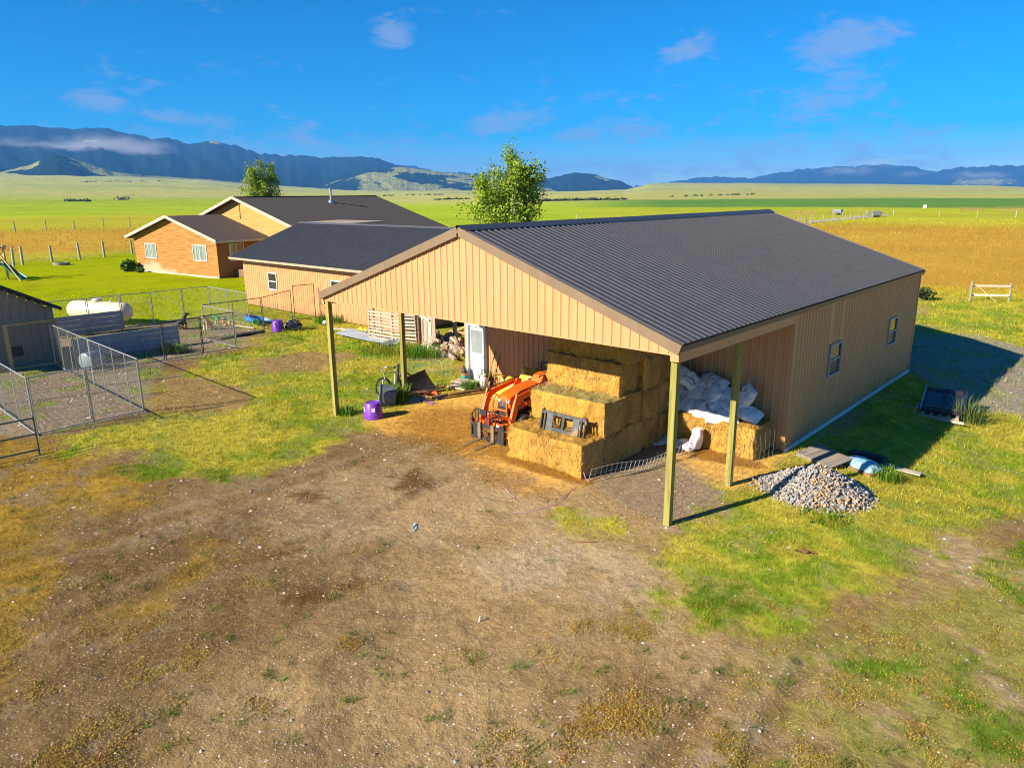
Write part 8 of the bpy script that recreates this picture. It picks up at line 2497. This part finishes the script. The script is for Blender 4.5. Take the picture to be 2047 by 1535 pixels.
# distant scrub lines
def scrub():
    rng = np.random.default_rng(5)
    P, Cc = [], []
    def line(az0, az1, d0, d1, n, hh):
        for k in range(n):
            f = rng.random(); a = math.radians(az0 + (az1 - az0) * f); d = d0 + (d1 - d0) * f + rng.normal(0, d0 * 0.015)
            x, y = GX + d * math.sin(a), GY + d * math.cos(a)
            h = hh * rng.uniform(0.4, 1.2)
            m = 26
            q = rng.normal(0, 0.4, (m, 3)) * np.array((h * 1.1, h * 1.1, h * 0.6)); q[:, 2] = np.abs(q[:, 2])
            P.append(q + np.array((x, y, gz(x, y)))); Cc.append(np.repeat(np.array([[0.035, 0.06, 0.02]]) * rng.uniform(0.6, 1.5), m, 0))
    line(-40, -33.0, 620, 700, 60, 3.5); line(-48, -44, 800, 900, 22, 3.0); line(-73.0, -71.5, 900, 900, 10, 5.0); line(-69.6, -69.2, 950, 960, 4, 8.0)
    line(-30, -24, 900, 1100, 14, 3.0); line(-52, -38, 1500, 1800, 30, 5); line(-72, -66, 3000, 3600, 40, 12); line(-66, -58, 3600, 4200, 40, 12)
    P = np.concatenate(P); Cc = np.concatenate(Cc)
    o = link('scrub', leaf_mesh('scrub', P, 2.2, Cc, rng)); tag(o, 'dark lines of scrub along the far draws', 'scrub', None, 'stuff')
scrub()
# ---------------------------------------------------------------- grass, weeds, straw and stones of the yard
M_GRASS = vcol_mat('grass_blade', 0.8, 0.30, 0.0)
def sample(n, r0, r1, power, seed, az=(-86, 3)):
    rng = np.random.default_rng(seed)
    u = rng.random(n)
    if power == 0: r = r0 * (r1 / r0) ** u           # even on the eye
    else: r = (r0 ** power + (r1 ** power - r0 ** power) * u) ** (1 / power)
    a = np.radians(rng.uniform(*az, n))
    return rng, GX + r * np.sin(a), GY + r * np.cos(a), r

BUILT = [(-12.3, 0.1, 5.95, 18.2), (-37.2, -13.5, 10.5, 20.2), (-31.6, -27.9, -8.2, -3.0)]
def free(x, y):
    ok = np.ones(len(x), bool)
    for (x0, x1, y0, y1) in BUILT: ok &= ~((x > x0) & (x < x1) & (y > y0) & (y < y1))
    # under the hay
    ok &= ~((x > -5.4) & (x < -2.9) & (y > 0.85) & (y < 5.4))
    return ok

def blades(name, label, x, y, base, h, w, rng, tilt=0.5, per=4, spread=0.03, cat='grass'):
    n = len(x)
    X = np.repeat(x, per) + rng.normal(0, 1, n * per) * np.repeat(spread, per); Y = np.repeat(y, per) + rng.normal(0, 1, n * per) * np.repeat(spread, per)
    Z = ground_z(X, Y) - 0.004
    H = np.repeat(h, per) * rng.uniform(0.45, 1.2, n * per); Wd = np.repeat(w, per) * rng.uniform(0.6, 1.2, n * per)
    a = rng.uniform(0, 2 * np.pi, n * per); ln = H * rng.uniform(0.1, 1.0, n * per) * tilt * 2
    la = rng.uniform(0, 2 * np.pi, n * per)
    sx, sy = np.cos(a) * Wd, np.sin(a) * Wd
    A = np.stack([X - sx, Y - sy, Z], 1); B = np.stack([X + sx, Y + sy, Z], 1)
    T = np.stack([X + np.cos(la) * ln, Y + np.sin(la) * ln, Z + H], 1)
    V = np.stack([A, B, T], 1).reshape(-1, 3)
    c = np.repeat(base, per, 0) * rng.uniform(0.65, 1.45, n * per)[:, None]
    c = c * (1 + rng.normal(0, 0.08, (n * per, 3)))
    V = V.astype(np.float32)
    me = np_mesh(name, V, np.arange(len(V)).reshape(-1, 3), M_GRASS, np.clip(np.repeat(c, 3, 0), 0.002, 0.9))
    o = link(name, me)
    tag(o, label, cat, None, 'stuff')

def sow_grass():
    rng, x, y, r = sample(150000, 8.5, 62, 0, 201)
    col, g, wd, st = field(x, y)
    keep = free(x, y) & (rng.random(len(x)) < g * 1.0)
    x, y, r, col, g = x[keep], y[keep], r[keep], col[keep], g[keep]
    # lawns are mown short, rough grass stands taller
    lawn = (x < -34.6)
    h = np.where(lawn, 0.045, 0.075) * (0.7 + 0.6 * fbm(x * 1.1, y * 1.1, 61, 3)) * np.clip(r / 16, 0.8, 2.0)
    w = 0.0042 * np.clip(r / 12, 0.8, 4.0)
    yel = (fbm(x * 3.1, y * 3.1, 63, 2) > 0.6)
    base = col * np.array((1.15, 1.2, 0.9))
    base[yel] = base[yel] * 0.5 + C_YEL * 0.75
    blades('grass', 'short mixed green and yellow grass of the yard', x, y, base, h, w, rng, 0.55, 4, 0.025 * np.clip(r / 12, 1, 4))
    # meadow beyond
    rng, x, y, r = sample(36000, 50, 210, 0, 202)
    col, g, wd, st = field(x, y)
    keep = free(x, y) & (x > -200) & (rng.random(len(x)) < g)
    keep &= ~((x < -36) & (x > -82) & (y < 31))
    x, y, r, col = x[keep], y[keep], r[keep], col[keep]
    blades('meadow_grass', 'tan and olive meadow grass of the pastures', x, y, col * 1.1, 0.16 * np.clip(r / 60, 1, 2.2), 0.012 * np.clip(r / 50, 1, 4), rng, 0.5, 3, 0.12 * np.clip(r / 60, 1, 3))
sow_grass()

def sow_weeds():
    """low spreading weeds: many small leaves close to the dirt"""
    rng, x, y, r = sample(95000, 6.5, 26, 0, 211)
    col, g, wd, st = field(x, y)
    cl = fbm(x * 2.2, y * 2.2, 67, 3)
    keep = free(x, y) & (rng.random(len(x)) < wd * sstep(0.36, 0.58, cl) * 1.3)
    x, y, r, cl = x[keep], y[keep], r[keep], cl[keep]
    n = len(x); per = 15
    X = np.repeat(x, per) + rng.normal(0, 0.055, n * per); Y = np.repeat(y, per) + rng.normal(0, 0.055, n * per)
    Z = ground_z(X, Y) + rng.uniform(0.002, 0.03, n * per)
    hue = fbm(x * 0.9, y * 0.9, 68, 3)[:, None]
    c = np.array((0.46, 0.275, 0.035))[None] * (1 - hue) + np.array((0.29, 0.30, 0.035))[None] * hue
    red = rng.random(n) < 0.12
    c[red] = np.array((0.42, 0.16, 0.03))
    me = leaf_mesh('weeds', np.stack([X, Y, Z], 1), 0.019, np.clip(np.repeat(c, per, 0) * rng.uniform(0.4, 1.5, n * per)[:, None], 0.003, 0.9), rng)
    o = link('weeds', me); tag(o, 'low golden weeds creeping over the dirt', 'weeds', None, 'stuff')
sow_weeds()

def sow_tufts():
    """separate small green plants on the bare dirt"""
    rng, x, y, r = sample(420, 6.5, 22, 0, 221)
    col, g, wd, st = field(x, y)
    keep = free(x, y) & (g < 0.5) & ((fbm(x * 0.4, y * 0.4, 69, 3) > 0.5) | (r < 10)) & (y < -1.5)
    x, y = x[keep], y[keep]
    n = len(x); per = 26
    base = np.array((0.10, 0.16, 0.02))[None] * rng.uniform(0.7, 1.5, n)[:, None]
    blades('dirt_plants', 'scattered small green plants on the dirt', x, y, base, np.full(n, 0.075), np.full(n, 0.006), rng, 0.9, per, np.full(n, 0.05), 'weeds')
sow_tufts()

def sow_stones():
    rng, x, y, r = sample(110000, 6.0, 40, 0, 231)
    col, g, wd, st = field(x, y)
    keep = free(x, y) & (rng.random(len(x)) < st * 0.75 * (0.35 + 0.65 * sstep(0.4, 0.6, fbm(x * 0.8, y * 0.8, 66, 3))))
    x, y, r = x[keep], y[keep], r[keep]
    n = len(x)
    s = rng.lognormal(-4.45, 0.5, n).clip(0.005, 0.05) * np.clip(r / 13, 0.85, 2.2)
    z = ground_z(x, y)
    base = np.array([(1, 0, 0), (-0.5, 0.87, 0), (-0.5, -0.87, 0), (0, 0, 0.75)], float)
    yaw = rng.uniform(0, 6.28, n); c_, s_ = np.cos(yaw), np.sin(yaw)
    V = np.empty((n, 6, 3))
    octa = np.array([(1, 0, 0.1), (0, 0.8, 0.0), (-0.9, 0.1, 0.1), (0, -0.85, 0.05), (0.1, 0.1, 0.62), (0, 0, -0.3)])
    jit = 1 + rng.normal(0, 0.22, (n, 6, 3))
    O = octa[None] * jit * s[:, None, None]
    V[:, :, 0] = x[:, None] + O[:, :, 0] * c_[:, None] - O[:, :, 1] * s_[:, None]
    V[:, :, 1] = y[:, None] + O[:, :, 0] * s_[:, None] + O[:, :, 1] * c_[:, None]
    V[:, :, 2] = z[:, None] + O[:, :, 2]
    f = np.array([(0, 1, 4), (1, 2, 4), (2, 3, 4), (3, 0, 4)])
    F = (np.arange(n)[:, None, None] * 6 + f[None]).reshape(-1, 3)
    tone = np.array([(0.30, 0.25, 0.19), (0.40, 0.36, 0.29), (0.24, 0.19, 0.14), (0.52, 0.48, 0.40), (0.33, 0.22, 0.13)])[rng.integers(0, 5, n)] * rng.uniform(0.75, 1.25, n)[:, None]
    me = np_mesh('gravel', V.reshape(-1, 3), F, M_STONE, np.clip(np.repeat(tone, 6, 0), 0, 0.9))
    o = link('gravel', me); tag(o, 'small stones scattered over the dirt yard', 'gravel', None, 'stuff')
sow_stones()

# a few odd stones and a peg that stand out on the dirt
rng = random.Random(77)
for k, (x, y, s, lab) in enumerate(((3.05, -9.35, 0.13, 'single buff stone at the bottom of the dirt yard'), (3.6, -6.6, 0.05, 'tiny white stone on the dirt before the barn'), (0.15, -6.9, 0.06, 'small pale stone among the golden weeds'))):
    o = link('stone', stone_mesh(rng, (0.50, 0.44, 0.34)), None, (x, y, gz(x, y) + s * 0.15), rot=(0.4, 0.3, k), scale=(s * 1.4, s * 1.2, s)); tag(o, lab, 'stone')
MB().tube([(-0.55, -5.15, gz(-0.5, -5.1)), (-0.53, -5.15, gz(-0.5, -5.1) + 0.10)], 0.014, 8).build('survey_peg', M_WHITE); tag(COL.objects[-1], 'short white peg standing in the dirt yard', 'peg')
MB().tube([(-1.1, -1.95, gz(-1, -2) + 0.02), (-0.72, -1.62, gz(-.7, -1.6) + 0.03)], 0.018, 6).build('stick', M_WOODB); tag(COL.objects[-1], 'short dark stick on the gravel below the corner post', 'stick')
